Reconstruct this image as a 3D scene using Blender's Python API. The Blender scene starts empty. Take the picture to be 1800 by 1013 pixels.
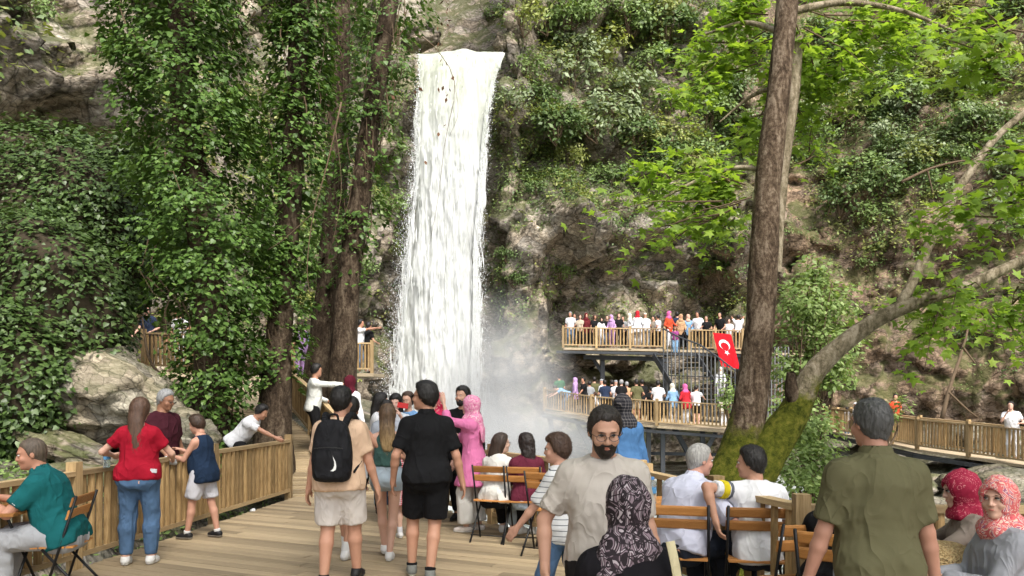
import bpy, bmesh, math, random
import numpy as np
from mathutils import Vector, Matrix

# ------------------------------------------------------------------ camera, sky, sun, exposure
SC = bpy.context.scene
COL = SC.collection
CAM_H, HOR, FPX = 1.68, 690.0, 1350.0          # eye height (m), horizon row and focal length in photo pixels (1800 wide)
_cd = bpy.data.cameras.new('camera')
_cd.sensor_width = 36.0
_cd.lens = 36.0 * FPX / 1800.0
_cd.shift_y = (HOR - 506.5) / 1800.0
_cd.clip_start, _cd.clip_end = 0.1, 1500.0
CAM = bpy.data.objects.new('camera', _cd)
COL.objects.link(CAM)
CAM.location = (0, 0, CAM_H)
CAM.rotation_euler = (math.radians(90), 0, 0)
SC.camera = CAM

SUN_EL, SUN_AZ = 50.0, 158.0     # azimuth: degrees clockwise from +Y seen from above
w = bpy.data.worlds.new('World'); SC.world = w; w.use_nodes = True
_nt = w.node_tree
_sky = _nt.nodes.new('ShaderNodeTexSky'); _sky.sky_type = 'NISHITA'; _sky.sun_disc = False
_sky.sun_elevation = math.radians(SUN_EL); _sky.sun_rotation = math.radians(SUN_AZ)
_sky.dust_density = 3.0; _sky.air_density = 1.0; _sky.ozone_density = 1.0
_bg = _nt.nodes['Background']; _bg.inputs['Strength'].default_value = 0.15
_hs = _nt.nodes.new('ShaderNodeHueSaturation'); _hs.inputs['Saturation'].default_value = 0.45      # bright thin cloud: paler than a clear sky
_nt.links.new(_sky.outputs[0], _hs.inputs['Color']); _nt.links.new(_hs.outputs[0], _bg.inputs[0])
_sd = bpy.data.lights.new('sun', 'SUN'); _sd.energy = 2.2; _sd.angle = math.radians(13); _sd.color = (1.0, 0.95, 0.87)
SUN = bpy.data.objects.new('sun', _sd); COL.objects.link(SUN)
_a, _e = math.radians(SUN_AZ), math.radians(SUN_EL)
_dir = Vector((math.sin(_a) * math.cos(_e), math.cos(_a) * math.cos(_e), math.sin(_e)))
SUN.rotation_euler = _dir.to_track_quat('Z', 'Y').to_euler()
SC.view_settings.view_transform = 'Standard'; SC.view_settings.look = 'None'
SC.view_settings.exposure = 1.25; SC.view_settings.gamma = 1.0
SC.view_settings.use_curve_mapping = False
SC.cycles.max_bounces = 6; SC.cycles.diffuse_bounces = 4; SC.cycles.glossy_bounces = 2
SC.cycles.transmission_bounces = 3; SC.cycles.transparent_max_bounces = 8; SC.cycles.volume_bounces = 1
SC.cycles.use_denoising = True; SC.cycles.use_adaptive_sampling = True; SC.cycles.adaptive_threshold = 0.02
random.seed(7)
RNG = np.random.default_rng(7)

def P(px, py, Y):
    """photo measurement -> place: column px, row py of something that stands Y metres away"""
    return Vector(((px - 900.0) / FPX * Y, Y, CAM_H + (HOR - py) / FPX * Y))
# ------------------------------------------------------------------ helpers: noise, meshes, tags, materials
def _h3(i, j, k, s):
    n = (i.astype(np.int64) * 374761393 + j.astype(np.int64) * 668265263 + k.astype(np.int64) * 2147483647 + s * 974634777) & 0xFFFFFFFF
    n = ((n ^ (n >> 13)) * 1274126177) & 0xFFFFFFFF
    n = ((n ^ (n >> 15)) * 2246822519) & 0xFFFFFFFF
    return ((n ^ (n >> 16)) & 0xFFFFFF) / float(0xFFFFFF)

def vnoise(p, s=0):
    f = np.floor(p); t = p - f; t = t * t * (3 - 2 * t); i = f.astype(np.int64)
    o = 0.0
    for a in (0, 1):
        for b in (0, 1):
            for c in (0, 1):
                wgt = (t[:, 0] if a else 1 - t[:, 0]) * (t[:, 1] if b else 1 - t[:, 1]) * (t[:, 2] if c else 1 - t[:, 2])
                o = o + wgt * _h3(i[:, 0] + a, i[:, 1] + b, i[:, 2] + c, s)
    return o * 2 - 1

def fbm(p, oct=4, s=0, gain=.5):
    o, a, n = 0.0, 1.0, 0.0
    for q in range(oct):
        o = o + a * vnoise(p * (2.03 ** q) + q * 17.3, s + q); n += a; a *= gain
    return o / n

def cells(p, s=0):
    """facetted rock: every cell of a jittered lattice carries its own tilted plane"""
    f = np.floor(p); best = np.full(len(p), 9.0); sec = np.full(len(p), 9.0); val = np.zeros(len(p))
    i0 = f.astype(np.int64)
    for a in (-1, 0, 1):
        for b in (-1, 0, 1):
            for c in (-1, 0, 1):
                i = i0[:, 0] + a; j = i0[:, 1] + b; k = i0[:, 2] + c
                cx = i + _h3(i, j, k, s); cy = j + _h3(i, j, k, s + 1); cz = k + _h3(i, j, k, s + 2)
                dx, dy, dz = p[:, 0] - cx, p[:, 1] - cy, p[:, 2] - cz
                d = dx * dx + dy * dy + dz * dz
                v = _h3(i, j, k, s + 3) + (_h3(i, j, k, s + 4) - .5) * dx * 1.3 + (_h3(i, j, k, s + 5) - .5) * dy * 1.3 + (_h3(i, j, k, s + 6) - .5) * dz * 1.6
                m = d < best
                sec = np.where(m, best, np.minimum(sec, d)); val = np.where(m, v, val); best = np.where(m, d, best)
    return val, np.sqrt(sec) - np.sqrt(best)

def tag(o, label=None, cat=None, group=None, kind=None):
    if label: o['label'] = label
    if cat: o['category'] = cat
    if group: o['group'] = group
    if kind: o['kind'] = kind
    return o

def empty(name, loc=(0, 0, 0), rz=0.0):
    o = bpy.data.objects.new(name, None); COL.objects.link(o)
    o.location = loc; o.rotation_euler = (0, 0, rz); o.empty_display_size = .1
    return o

def link(name, me, parent=None, loc=None, rot=None, scale=None):
    o = bpy.data.objects.new(name, me); COL.objects.link(o)
    if parent is not None: o.parent = parent
    if loc is not None: o.location = loc
    if rot is not None: o.rotation_euler = rot
    if scale is not None: o.scale = scale
    return o

def mesh_np(name, v, f, mat=None, smooth=False):
    """v (N,3), f (M,3|4) arrays -> mesh datablock"""
    me = bpy.data.meshes.new(name)
    v = np.asarray(v, np.float32); f = np.asarray(f, np.int32)
    n, k = f.shape
    me.vertices.add(len(v)); me.vertices.foreach_set('co', v.ravel())
    me.loops.add(n * k); me.loops.foreach_set('vertex_index', f.ravel())
    me.polygons.add(n)
    me.polygons.foreach_set('loop_start', np.arange(0, n * k, k, dtype=np.int32))
    me.polygons.foreach_set('loop_total', np.full(n, k, np.int32))
    me.update(calc_edges=True)
    if smooth: me.polygons.foreach_set('use_smooth', np.ones(n, bool))
    if mat is not None: me.materials.append(mat)
    return me

class MB:
    """collects boxes, bars, tubes into one mesh"""
    def __init__(s): s.v = []; s.f = []
    def box(s, c, d, R=None, taper=1.0):
        n = len(s.v); c = Vector(c); hx, hy, hz = d[0] / 2, d[1] / 2, d[2] / 2
        for z in (-1, 1):
            k = taper if z > 0 else 1.0
            for x, y in ((-1, -1), (1, -1), (1, 1), (-1, 1)):
                q = Vector((x * hx * k, y * hy * k, z * hz))
                if R is not None: q = R @ q
                s.v.append(c + q)
        for q in ((0, 3, 2, 1), (4, 5, 6, 7), (0, 1, 5, 4), (1, 2, 6, 5), (2, 3, 7, 6), (3, 0, 4, 7)):
            s.f.append([n + i for i in q])
        return s
    def bar(s, a, b, wd, th, up=(0, 0, 1)):
        a, b = Vector(a), Vector(b); z = (b - a); L = z.length; z = z / L
        u = Vector(up)
        if abs(z.dot(u)) > .98: u = Vector((0, 1, 0))
        x = u.cross(z).normalized(); y = z.cross(x)
        return s.box((a + b) / 2, (wd, th, L), Matrix((x, y, z)).transposed())
    def tube(s, pts, rad, seg=8, cap=True):
        pts = [Vector(p) for p in pts]; m = len(pts)
        if not hasattr(rad, '__len__'): rad = [rad] * m
        n0 = len(s.v); ref = None
        for i, p in enumerate(pts):
            t = (pts[min(i + 1, m - 1)] - pts[max(i - 1, 0)]).normalized()
            if ref is None:
                ref = Vector((0, 0, 1)).cross(t)
                if ref.length < .1: ref = Vector((1, 0, 0)).cross(t)
            ref = (ref - t * ref.dot(t)).normalized(); b = t.cross(ref)
            for q in range(seg):
                an = 2 * math.pi * q / seg
                s.v.append(p + (ref * math.cos(an) + b * math.sin(an)) * rad[i])
        for i in range(m - 1):
            for q in range(seg):
                a = n0 + i * seg + q; b2 = n0 + i * seg + (q + 1) % seg
                s.f.append([a, b2, b2 + seg, a + seg])
        if cap:
            s.f.append([n0 + q for q in range(seg)][::-1]); s.f.append([n0 + (m - 1) * seg + q for q in range(seg)])
        return s
    def mesh(s, name, mat=None, smooth=False):
        me = bpy.data.meshes.new(name); me.from_pydata([tuple(v) for v in s.v], [], s.f); me.update()
        if smooth: me.polygons.foreach_set('use_smooth', np.ones(len(me.polygons), bool))
        if mat is not None: me.materials.append(mat)
        return me
    def build(s, name, mat=None, parent=None, smooth=False, **k):
        return link(name, s.mesh(name, mat, smooth), parent, **k)

def spline(pts, n):
    """Catmull-Rom through pts, n samples"""
    p = np.array(pts, float); p = np.vstack([2 * p[0] - p[1], p, 2 * p[-1] - p[-2]])
    t = np.linspace(0, len(pts) - 1 - 1e-6, n); i = t.astype(int); t = (t - i)[:, None]
    a, b, c, d = p[i], p[i + 1], p[i + 2], p[i + 3]
    return .5 * (2 * b + (c - a) * t + (2 * a - 5 * b + 4 * c - d) * t ** 2 + (3 * b - a - 3 * c + d) * t ** 3)

# ---- materials
_MC = {}
def col(h):
    if isinstance(h, str):
        r = [int(h[i:i + 2], 16) / 255 for i in (0, 2, 4)]
        return tuple(((c + .055) / 1.055) ** 2.4 if c > .04 else c / 12.92 for c in r)
    return tuple(h)

class NT:
    """tiny node-building helper"""
    def __init__(s, name):
        s.m = bpy.data.materials.new(name); s.m.use_nodes = True; s.t = s.m.node_tree
        s.b = s.t.nodes['Principled BSDF']; s.out = s.t.nodes['Material Output']
    def n(s, typ, inp=None, **kw):
        nd = s.t.nodes.new('ShaderNode' + typ)
        for k, v in kw.items(): setattr(nd, k, v)
        for k, v in (inp or {}).items():
            if isinstance(v, bpy.types.NodeSocket): s.t.links.new(v, nd.inputs[k])
            else: nd.inputs[k].default_value = v
        return nd
    def l(s, a, b): s.t.links.new(a, b)
    def coord(s, which='Object', scale=(1, 1, 1), rot=(0, 0, 0)):
        c = s.n('TexCoord'); m = s.n('Mapping', {'Vector': c.outputs[which], 'Scale': scale, 'Rotation': rot})
        return m.outputs[0]
    def noise(s, vec, scale, detail=4, rough=.55, dist=0.0):
        return s.n('TexNoise', {'Vector': vec, 'Scale': scale, 'Detail': detail, 'Roughness': rough, 'Distortion': dist}).outputs[0]
    def ramp(s, fac, stops, interp='LINEAR'):
        r = s.n('ValToRGB', {'Fac': fac}); e = r.color_ramp; e.interpolation = interp
        while len(e.elements) < len(stops): e.elements.new(.5)
        for el, (p, c) in zip(e.elements, stops):
            el.position = p; c = col(c) if not isinstance(c, (int, float)) else (c, c, c); el.color = (*c[:3], 1)
        return r.outputs[0]
    def mix(s, f, a, b, blend='MIX'):
        m = s.n('Mix', data_type='RGBA', blend_type=blend)
        for k, v in ((0, f), (6, a), (7, b)):
            if isinstance(v, bpy.types.NodeSocket): s.l(v, m.inputs[k])
            elif k == 0: m.inputs[0].default_value = v
            else: m.inputs[k].default_value = (*col(v)[:3], 1)
        return m.outputs[2]
    def math(s, op, a, b=0.0, clamp=False):
        m = s.n('Math', operation=op, use_clamp=clamp)
        for k, v in ((0, a), (1, b)):
            if isinstance(v, bpy.types.NodeSocket): s.l(v, m.inputs[k])
            else: m.inputs[k].default_value = v
        return m.outputs[0]
    def bump(s, h, strength=.4, dist=.02):
        b = s.n('Bump', {'Height': h, 'Strength': strength, 'Distance': dist}); s.l(b.outputs[0], s.b.inputs['Normal']); return b
    def done(s, color=None, rough=.8, spec=.3, metal=0.0):
        if color is not None:
            if isinstance(color, bpy.types.NodeSocket): s.l(color, s.b.inputs['Base Color'])
            else: s.b.inputs['Base Color'].default_value = (*col(color)[:3], 1)
        if isinstance(rough, bpy.types.NodeSocket): s.l(rough, s.b.inputs['Roughness'])
        else: s.b.inputs['Roughness'].default_value = rough
        s.b.inputs['Specular IOR Level'].default_value = spec; s.b.inputs['Metallic'].default_value = metal
        return s.m

def scl(c, k): c = col(c); return tuple(min(1, x * k) for x in c[:3])

def cloth(c, rough=.9, var=.12, weave=220, name='cloth'):
    key = ('cloth', str(c), rough, var)
    if key not in _MC:
        n = NT(name); v = n.coord()
        f = n.noise(v, 9, 5); c0 = n.mix(f, scl(c, 1 - var), scl(c, 1 + var))
        rg = lambda vec, sc_, ds: n.math('POWER', n.math('SUBTRACT', 1.0, n.math('ABSOLUTE', n.math('SUBTRACT', n.math('MULTIPLY', n.noise(vec, sc_, 2, .45, ds), 2.0), 1.0))), 5.0)
        r1 = rg(n.coord(scale=(1, 1, .55), rot=(.5, .6, .2)), 4.2, .9); r2 = rg(n.coord(scale=(1, 1, .6), rot=(-.6, -.5, 1.0)), 7.0, .7); fine = n.noise(v, weave, 2)
        h = n.math('ADD', n.math('ADD', r1, n.math('MULTIPLY', r2, .55)), n.math('MULTIPLY', fine, .05))
        n.bump(h, .55, .022)
        _MC[key] = n.done(c0, rough, .12)
    return _MC[key]

def plain(c, rough=.6, spec=.35, metal=0.0, name='paint', var=.1, sc=12, bump=.1):
    key = ('plain', str(c), rough, metal, var, sc)
    if key not in _MC:
        n = NT(name); v = n.coord(); f = n.noise(v, sc, 5)
        c0 = n.mix(f, scl(c, 1 - var), scl(c, 1 + var)); n.bump(n.noise(v, sc * 8, 3), bump, .005)
        _MC[key] = n.done(c0, rough, spec, metal)
    return _MC[key]

def skin(tone):
    key = ('skin', str(tone))
    if key not in _MC:
        n = NT('skin'); v = n.coord()
        f = n.noise(v, 16, 4); c0 = n.mix(f, scl(tone, .86), scl(tone, 1.12))
        r = n.noise(v, 5, 2); rd = col(tone); c1 = n.mix(n.math('MULTIPLY', r, .35), c0, (rd[0] * 1.02, rd[1] * .72, rd[2] * .66))
        n.bump(n.noise(v, 160, 3), .12, .004)
        n.b.inputs['Subsurface Weight'].default_value = 0.0
        _MC[key] = n.done(c1, .52, .35)
    return _MC[key]

def hairmat(c):
    key = ('hair', str(c))
    if key not in _MC:
        n = NT('hair'); v = n.coord(scale=(1, 1, .12))
        f = n.noise(v, 70, 4, .7); c0 = n.mix(n.ramp(f, [(.3, .0), (.7, 1.0)]), scl(c, .55), scl(c, 1.45))
        n.bump(n.noise(v, 110, 3), .7, .01)
        _MC[key] = n.done(c0, .5, .4)
    return _MC[key]

def leafmat(name, c1, c2, c3=None, trans=.35, rough=.45, spec=.35):
    n = NT(name)
    g = n.n('NewGeometry'); rnd = g.outputs['Random Per Island']
    st = [(0, c1), (.75, c2), (1, c3 or c2)]
    c0 = n.ramp(rnd, st); v = n.coord('Object'); big = n.noise(v, .9, 3)
    c0 = n.mix(n.ramp(big, [(.35, 0.0), (.65, .55)]), c0, scl(c2, 1.15))
    n.done(c0, rough, spec)
    tr = n.n('BsdfTranslucent'); n.l(n.mix(1.0, c0, (1.0, 1.0, .45), 'MULTIPLY'), tr.inputs[0])
    ms = n.n('MixShader', {'Fac': trans}); n.l(n.b.outputs[0], ms.inputs[1]); n.l(tr.outputs[0], ms.inputs[2])
    n.l(ms.outputs[0], n.out.inputs[0])
    return n.m

def woodmat(name, c1, c2, rough=.75, axis_scale=(1, 14, 14), gap=None):
    """sawn timber; grain runs along local X unless axis_scale says otherwise; each piece has its own tone"""
    n = NT(name); v = n.coord('Object', axis_scale)
    oi = n.n('ObjectInfo'); off = n.n('VectorMath', {0: v}, operation='ADD')
    cmb = n.n('CombineXYZ', {'X': n.math('MULTIPLY', oi.outputs['Random'], 37.0), 'Y': n.math('MULTIPLY', oi.outputs['Random'], 91.0), 'Z': 0.0})
    n.l(cmb.outputs[0], off.inputs[1])
    g = n.noise(off.outputs[0], 3.0, 6, .65, .4); c0 = n.mix(n.ramp(g, [(.32, 0.0), (.68, 1.0)]), c1, c2)
    big = n.noise(n.coord('Object', (1, 1, 1)), 1.7, 4)
    c0 = n.mix(n.math('MULTIPLY', n.ramp(big, [(.45, 0.0), (.75, 1.0)]), .4), c0, scl(c1, .6))
    tone = n.math('ADD', n.math('MULTIPLY', oi.outputs['Random'], .62), .69)
    hs = n.n('HueSaturation', {'Value': tone, 'Color': c0}); 
    n.bump(g, .35, .01)
    return n.done(hs.outputs[0], rough, .25)
# ------------------------------------------------------------------ the gorge: ground, cliff, waterfall
def rockmat(name, stops, moss=.35, mossc=((.035, .05, .012), (.09, .10, .03)), wet=False, scale=1.0, earth=False):
    n = NT(name); v = n.coord('Object', (scale,) * 3)
    a = n.noise(v, .55, 5, .62, .6); b = n.noise(v, 2.6, 5, .65, .3); c = n.noise(n.coord('Object', (scale, scale, scale * 2.6), (.3, .4, 0)), 5.0, 4, .7)
    c0 = n.ramp(n.math('ADD', n.math('MULTIPLY', a, .55), n.math('MULTIPLY', b, .45)), stops)
    crack = n.n('TexVoronoi', {'Vector': n.mix(.14, v, n.n('TexNoise', {'Vector': v, 'Scale': 2.0, 'Detail': 4.0}).outputs[1]), 'Scale': 2.2, 'Randomness': 1.0}, feature='DISTANCE_TO_EDGE').outputs['Distance']
    ck = n.ramp(crack, [(0.0, .5), (.04, 1.0)])
    c0 = n.mix(.55, c0, n.mix(n.ramp(c, [(.3, 0.0), (.7, 1.0)]), scl(stops[0][1], .7), scl(stops[-1][1], 1.1)), 'MIX')
    c0 = n.mix(.35, c0, n.mix(1.0, c0, ck, 'MULTIPLY'))
    vd = n.n('VectorMath', {0: n.coord('Object', (scale, scale, scale * 1.35), (.35, .25, 0)), 1: n.n('VectorMath', {0: n.n('TexNoise', {'Vector': v, 'Scale': 1.3, 'Detail': 3.0}).outputs[1], 1: (.55, .55, .55)}, operation='MULTIPLY').outputs[0]}, operation='ADD').outputs[0]
    for sc_, lo_, hi_ in ((.9, .72, 1.22), (2.7, .74, 1.2)):      # fractured blocks: each face has its own tone, dark joints between
        vc = n.n('TexVoronoi', {'Vector': vd, 'Scale': sc_}, feature='F1').outputs['Color']; tv = n.n('SeparateXYZ', {0: vc}).outputs[0]; jd = n.n('TexVoronoi', {'Vector': vd, 'Scale': sc_}, feature='DISTANCE_TO_EDGE').outputs['Distance']
        c0 = n.mix(1.0, c0, n.ramp(tv, [(0.0, lo_), (1.0, hi_)]), 'MULTIPLY'); c0 = n.mix(1.0, c0, n.ramp(jd, [(.0, .42), (.045, 1.0)]), 'MULTIPLY')
        if sc_ < 1: c0 = n.mix(n.ramp(n.n('SeparateXYZ', {0: vc}).outputs[1], [(.45, 0.0), (.6, .65)]), c0, n.mix(1.0, c0, (.92, 1.0, 1.12), 'MULTIPLY'))
    if earth:
        x_ = n.n('SeparateXYZ', {0: n.coord('Object')}).outputs[0]; ef = n.ramp(n.math('ADD', n.math('MULTIPLY', n.math('SUBTRACT', x_, 8.0), .12), n.math('MULTIPLY', n.math('SUBTRACT', a, .5), 1.6)), [(.2, 0.0), (.7, 1.0)])
        c0 = n.mix(ef, c0, n.mix(1.0, c0, (.78, .66, .58), 'MULTIPLY'))
    m = n.noise(v, 1.1, 4, .6, .5); g = n.n('NewGeometry'); nz = n.n('SeparateXYZ', {0: g.outputs['Normal']}).outputs[2]
    mf = n.math('MULTIPLY', n.ramp(n.math('ADD', m, n.math('MULTIPLY', nz, .16)), [(.56 - moss * .12, 0.0), (.66 - moss * .1, 1.0)]), min(1.0, moss * 1.6))
    c0 = n.mix(mf, c0, n.mix(n.noise(v, 9, 3), mossc[0], mossc[1]))
    hgt = n.math('ADD', n.math('ADD', n.math('MULTIPLY', b, 1.2), n.math('MULTIPLY', c, .55)), n.math('MULTIPLY', n.math('MINIMUM', crack, .08), 2.5))
    hgt = n.math('ADD', hgt, n.math('MULTIPLY', n.noise(v, 9, 2, .6), .3))
    n.bump(hgt, .65, .10 / scale)
    return n.done(c0, .5 if wet else .88, .35 if wet else .15)

ROCK = rockmat('cliff_rock', [(.36, (.055, .040, .027)), (.45, (.17, .125, .085)), (.53, (.30, .235, .165)), (.62, (.56, .49, .395))], .45, earth=True)
BOULDER = rockmat('boulder_rock', [(.34, (.09, .07, .05)), (.46, (.24, .20, .145)), (.56, (.35, .30, .22)), (.66, (.44, .385, .29))], .2, scale=1.8)
EARTH = rockmat('stream_bed', [(.34, (.05, .04, .03)), (.47, (.13, .105, .08)), (.56, (.22, .18, .14)), (.68, (.34, .30, .25))], .25)

def ground_z(x, y):
    """bare ground: stream bed about 1.9 m under the deck, banks rising to the gorge walls"""
    p = np.stack([x, y, np.zeros_like(x)], 1)
    g = -1.9 + .5 * fbm(p * .35, 4, 3) + .22 * fbm(p * 1.3, 3, 9)
    edge = -4.3 + .06 * (y - 7)
    left = np.clip((edge - x) / 1.6, 0, 1); g = g * (1 - left) + (-.35 + .35 * fbm(p * .5, 4, 5) + np.clip(edge - x, 0, 12) * .28 + np.clip(y - 9, 0, 12) * .05) * left
    rampl = np.clip((y - 12.5) / 4, 0, 1) * np.clip((-2.4 - x - (y - 12.5) * .25) / 1.2, 0, 1); g = g * (1 - rampl) + np.maximum(g, .15 + .12 * (y - 13) + .3 * fbm(p * .6, 3, 8)) * rampl
    r = np.clip((x - 10 - (y < 20) * 3) / 7, 0, 1); g = g + r * 2.0
    f = np.clip((np.hypot(x, y - 10) - 60) / 60, 0, 1); g = g * (1 - f) + 6 * f
    return g

def grid_mesh(xs, ys):
    X, Y = np.meshgrid(xs, ys, indexing='ij'); n, m = X.shape
    i = np.arange(n * m).reshape(n, m); f = np.stack([i[:-1, :-1], i[1:, :-1], i[1:, 1:], i[:-1, 1:]], -1).reshape(-1, 4)
    return X.ravel(), Y.ravel(), f

xs = np.concatenate([np.linspace(-400, -45, 10)[:-1], np.arange(-45, -16, 1.0), np.arange(-16, 22, .26), np.arange(22, 45, 1.0), np.linspace(45, 400, 10)])
ys = np.concatenate([np.linspace(-400, -20, 10)[:-1], np.arange(-20, 2, 1.0), np.arange(2, 38, .27), np.arange(38, 50, 1.0), np.linspace(50, 420, 10)])
gx, gy, gf = grid_mesh(xs, ys); gz = ground_z(gx, gy)
tag(link('ground', mesh_np('ground', np.stack([gx, gy, gz], 1), gf, EARTH, True)), kind='structure')

# ---- gorge wall: a sheet that follows a plan curve; leans, bulges, overhangs and facets are real relief
PLAN = [(-22, -30), (-17, -8), (-14.5, 6), (-12.6, 14), (-10.8, 20), (-9.0, 26), (-7.3, 32), (-6.2, 35.4), (-5.0, 36.8), (-3.0, 37.2), (-1.2, 36.9), (.3, 36.0), (3.5, 36.6), (8, 38.2), (12, 37.4), (16, 34.6), (20.5, 32), (24, 27), (27, 20), (30, 8), (33, -8), (38, -30)]
pl = spline(PLAN, 1400); seg = np.r_[0, np.cumsum(np.linalg.norm(np.diff(pl, axis=0), axis=1))]
def _vis(q): return (q[:, 1] > 9)
dens = np.where(_vis(pl), 1 / .155, 1 / .8); cum = np.r_[0, np.cumsum(.5 * (dens[1:] + dens[:-1]) * np.diff(seg))]
NU = int(cum[-1]); uu = np.interp(np.linspace(0, cum[-1], NU), cum, seg)
bx = np.interp(uu, seg, pl[:, 0]); by = np.interp(uu, seg, pl[:, 1])
tx, ty = np.gradient(bx, uu), np.gradient(by, uu); tl = np.hypot(tx, ty); nx, ny = ty / tl, -tx / tl      # towards the gorge
zz = np.concatenate([np.arange(-4, 23, .155), np.arange(23, 34, .6)]); NZ = len(zz)
BX, ZZ = np.meshgrid(bx, zz, indexing='ij'); BY = np.repeat(by[:, None], NZ, 1)
sm = lambda a, b, x: (lambda t: t * t * (3 - 2 * t))(np.clip((x - a) / (b - a), 0, 1))
right = sm(-.5, 1.5, BX); leftw = 1 - sm(-8.5, -6.5, BX)
lean = -(.22 * right * np.clip(ZZ - 9.5, 0, 40) + .34 * sm(9, 15, BX) * np.clip(ZZ - 1.5, 0, 40) + .30 * leftw * np.clip(ZZ - 9, 0, 40) + .12 * leftw * np.clip(ZZ, 0, 40))
lip = sm(.8, 2.5, BX) * (1 - sm(11.0, 13.5, BX))
hl = 8.6 + .5 * np.sin(BX * 1.1) + .35 * np.sin(BX * 2.7 + 1)
off = lean - 2.4 * lip * sm(1.0, 4.5, ZZ) * (1 - sm(hl - .5, hl + .7, ZZ)) + 1.3 * lip * np.exp(-((ZZ - hl - 1.5) / 1.7) ** 2)
off += 1.5 * np.exp(-((BX - 3.0) / 1.6) ** 2 - ((ZZ - 8.8) / 1.9) ** 2)                         # jutting block beside the fall
off += 1.3 * np.exp(-((BX - 11.2) / 1.0) ** 2) * sm(1, 4, ZZ) * (1 - sm(8.5, 10.5, ZZ))          # buttress right of the cave
chan = sm(-6.3, -5.0, BX) * (1 - sm(-1.4, -.2, BX))
off += chan * (-1.1 - 4.5 * sm(16.5, 17.2, ZZ) - .5 * np.clip(ZZ - 17, 0, 20))                    # the notch the water leaves from
off += leftw * 2.6 * np.exp(-((BY - 19.5) / 3.0) ** 2 - ((ZZ - 9.6) / 1.7) ** 2) - leftw * 1.6 * np.exp(-((BY - 18.5) / 3.4) ** 2 - ((ZZ - 6.6) / 1.5) ** 2)
P0 = np.stack([BX + nx[:, None] * off, BY + ny[:, None] * off, ZZ], -1).reshape(-1, 3)
c1, e1 = cells(P0 * np.array([.42, .42, .36]) + .35 * fbm(P0 * .5, 3, 40)[:, None], 11); c2, e2 = cells(P0 * np.array([1.15, 1.15, .95]) + .4 * fbm(P0 * 1.1, 3, 44)[:, None], 23)
ch = chan.reshape(-1); soft = (1 - .6 * sm(12, 15, BX).reshape(-1))
dsp = 1.7 * fbm(P0 * .14, 4, 2) + (1.5 * (c1 - .5) - .35 * np.exp(-(e1 / .10) ** 2)) * (1 - .6 * ch) * soft + (.38 * (c2 - .5) - .14 * np.exp(-(e2 / .10) ** 2)) * (1 - .4 * ch) + .30 * fbm(P0 * 1.5, 4, 6) + .16 * (cells(P0 * np.array([2.6, 2.6, 3.6]) + .3 * fbm(P0 * 2.2, 2, 47)[:, None], 35)[0] - .5)
N2 = np.repeat(np.stack([nx, ny, 0 * nx], 1), NZ, 0)
P1 = P0 + N2 * dsp[:, None] + np.array([0, 0, 1]) * (.35 * fbm(P0 * .7 + 9, 3, 31))[:, None]
ii = np.arange(NU * NZ).reshape(NU, NZ); CF = np.stack([ii[:-1, :-1], ii[1:, :-1], ii[1:, 1:], ii[:-1, 1:]], -1).reshape(-1, 4)
tag(link('cliff', mesh_np('cliff', P1, CF, ROCK, False)), kind='structure')
g3 = P1.reshape(NU, NZ, 3); CN = np.cross(np.gradient(g3, axis=0), np.gradient(g3, axis=1)).reshape(-1, 3); CN /= np.linalg.norm(CN, axis=1)[:, None] + 1e-9

def cliff_at(px, py):
    """the point of the gorge wall seen at photo column px, row py, with its normal"""
    q = P1; m = q[:, 1] > 8
    u = 900 + FPX * q[:, 0] / np.where(m, q[:, 1], 1); v = HOR - FPX * (q[:, 2] - CAM_H) / np.where(m, q[:, 1], 1)
    d = (u - px) ** 2 + (v - py) ** 2 + np.where(m, 0, 1e9); d = np.where(d < 120, q[:, 1] * 3.0, d + 1e4); i = int(np.argmin(d))
    return P1[i].copy(), CN[i].copy()

# ---- waterfall
def water_mat():
    n = NT('white_water'); v = n.coord('Object', (1.0, 1.0, .10)); a = n.noise(v, 2.8, 6, .68, .4); b = n.noise(n.coord('Object', (1, 1, .30)), 6.5, 5, .7, .5)
    z = n.n('SeparateXYZ', {0: n.coord('Object')}).outputs[2]; crest = n.math('MULTIPLY', n.math('SUBTRACT', z, 11.2), .17, True)
    f = n.math('ADD', n.math('MULTIPLY', a, .6), n.math('MULTIPLY', b, .4))
    foam = n.ramp(n.math('SUBTRACT', f, n.math('MULTIPLY', crest, .05)), [(.30, (.46, .485, .44)), (.45, (.60, .62, .60)), (.58, (.69, .705, .705))])
    foam = n.mix(n.math('MULTIPLY', crest, .55), foam, n.mix(n.ramp(f, [(.4, 0.0), (.6, 1.0)]), (.40, .44, .27), (.60, .63, .50)))
    n.bump(f, .35, .12)
    n.done(foam, .55, .3)
    tr = n.n('BsdfTranslucent'); n.l(foam, tr.inputs[0]); ms = n.n('MixShader', {'Fac': .3}); n.l(n.b.outputs[0], ms.inputs[1]); n.l(tr.outputs[0], ms.inputs[2]); n.l(ms.outputs[0], n.out.inputs[0])
    return n.m
WATER_W = water_mat()
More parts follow.
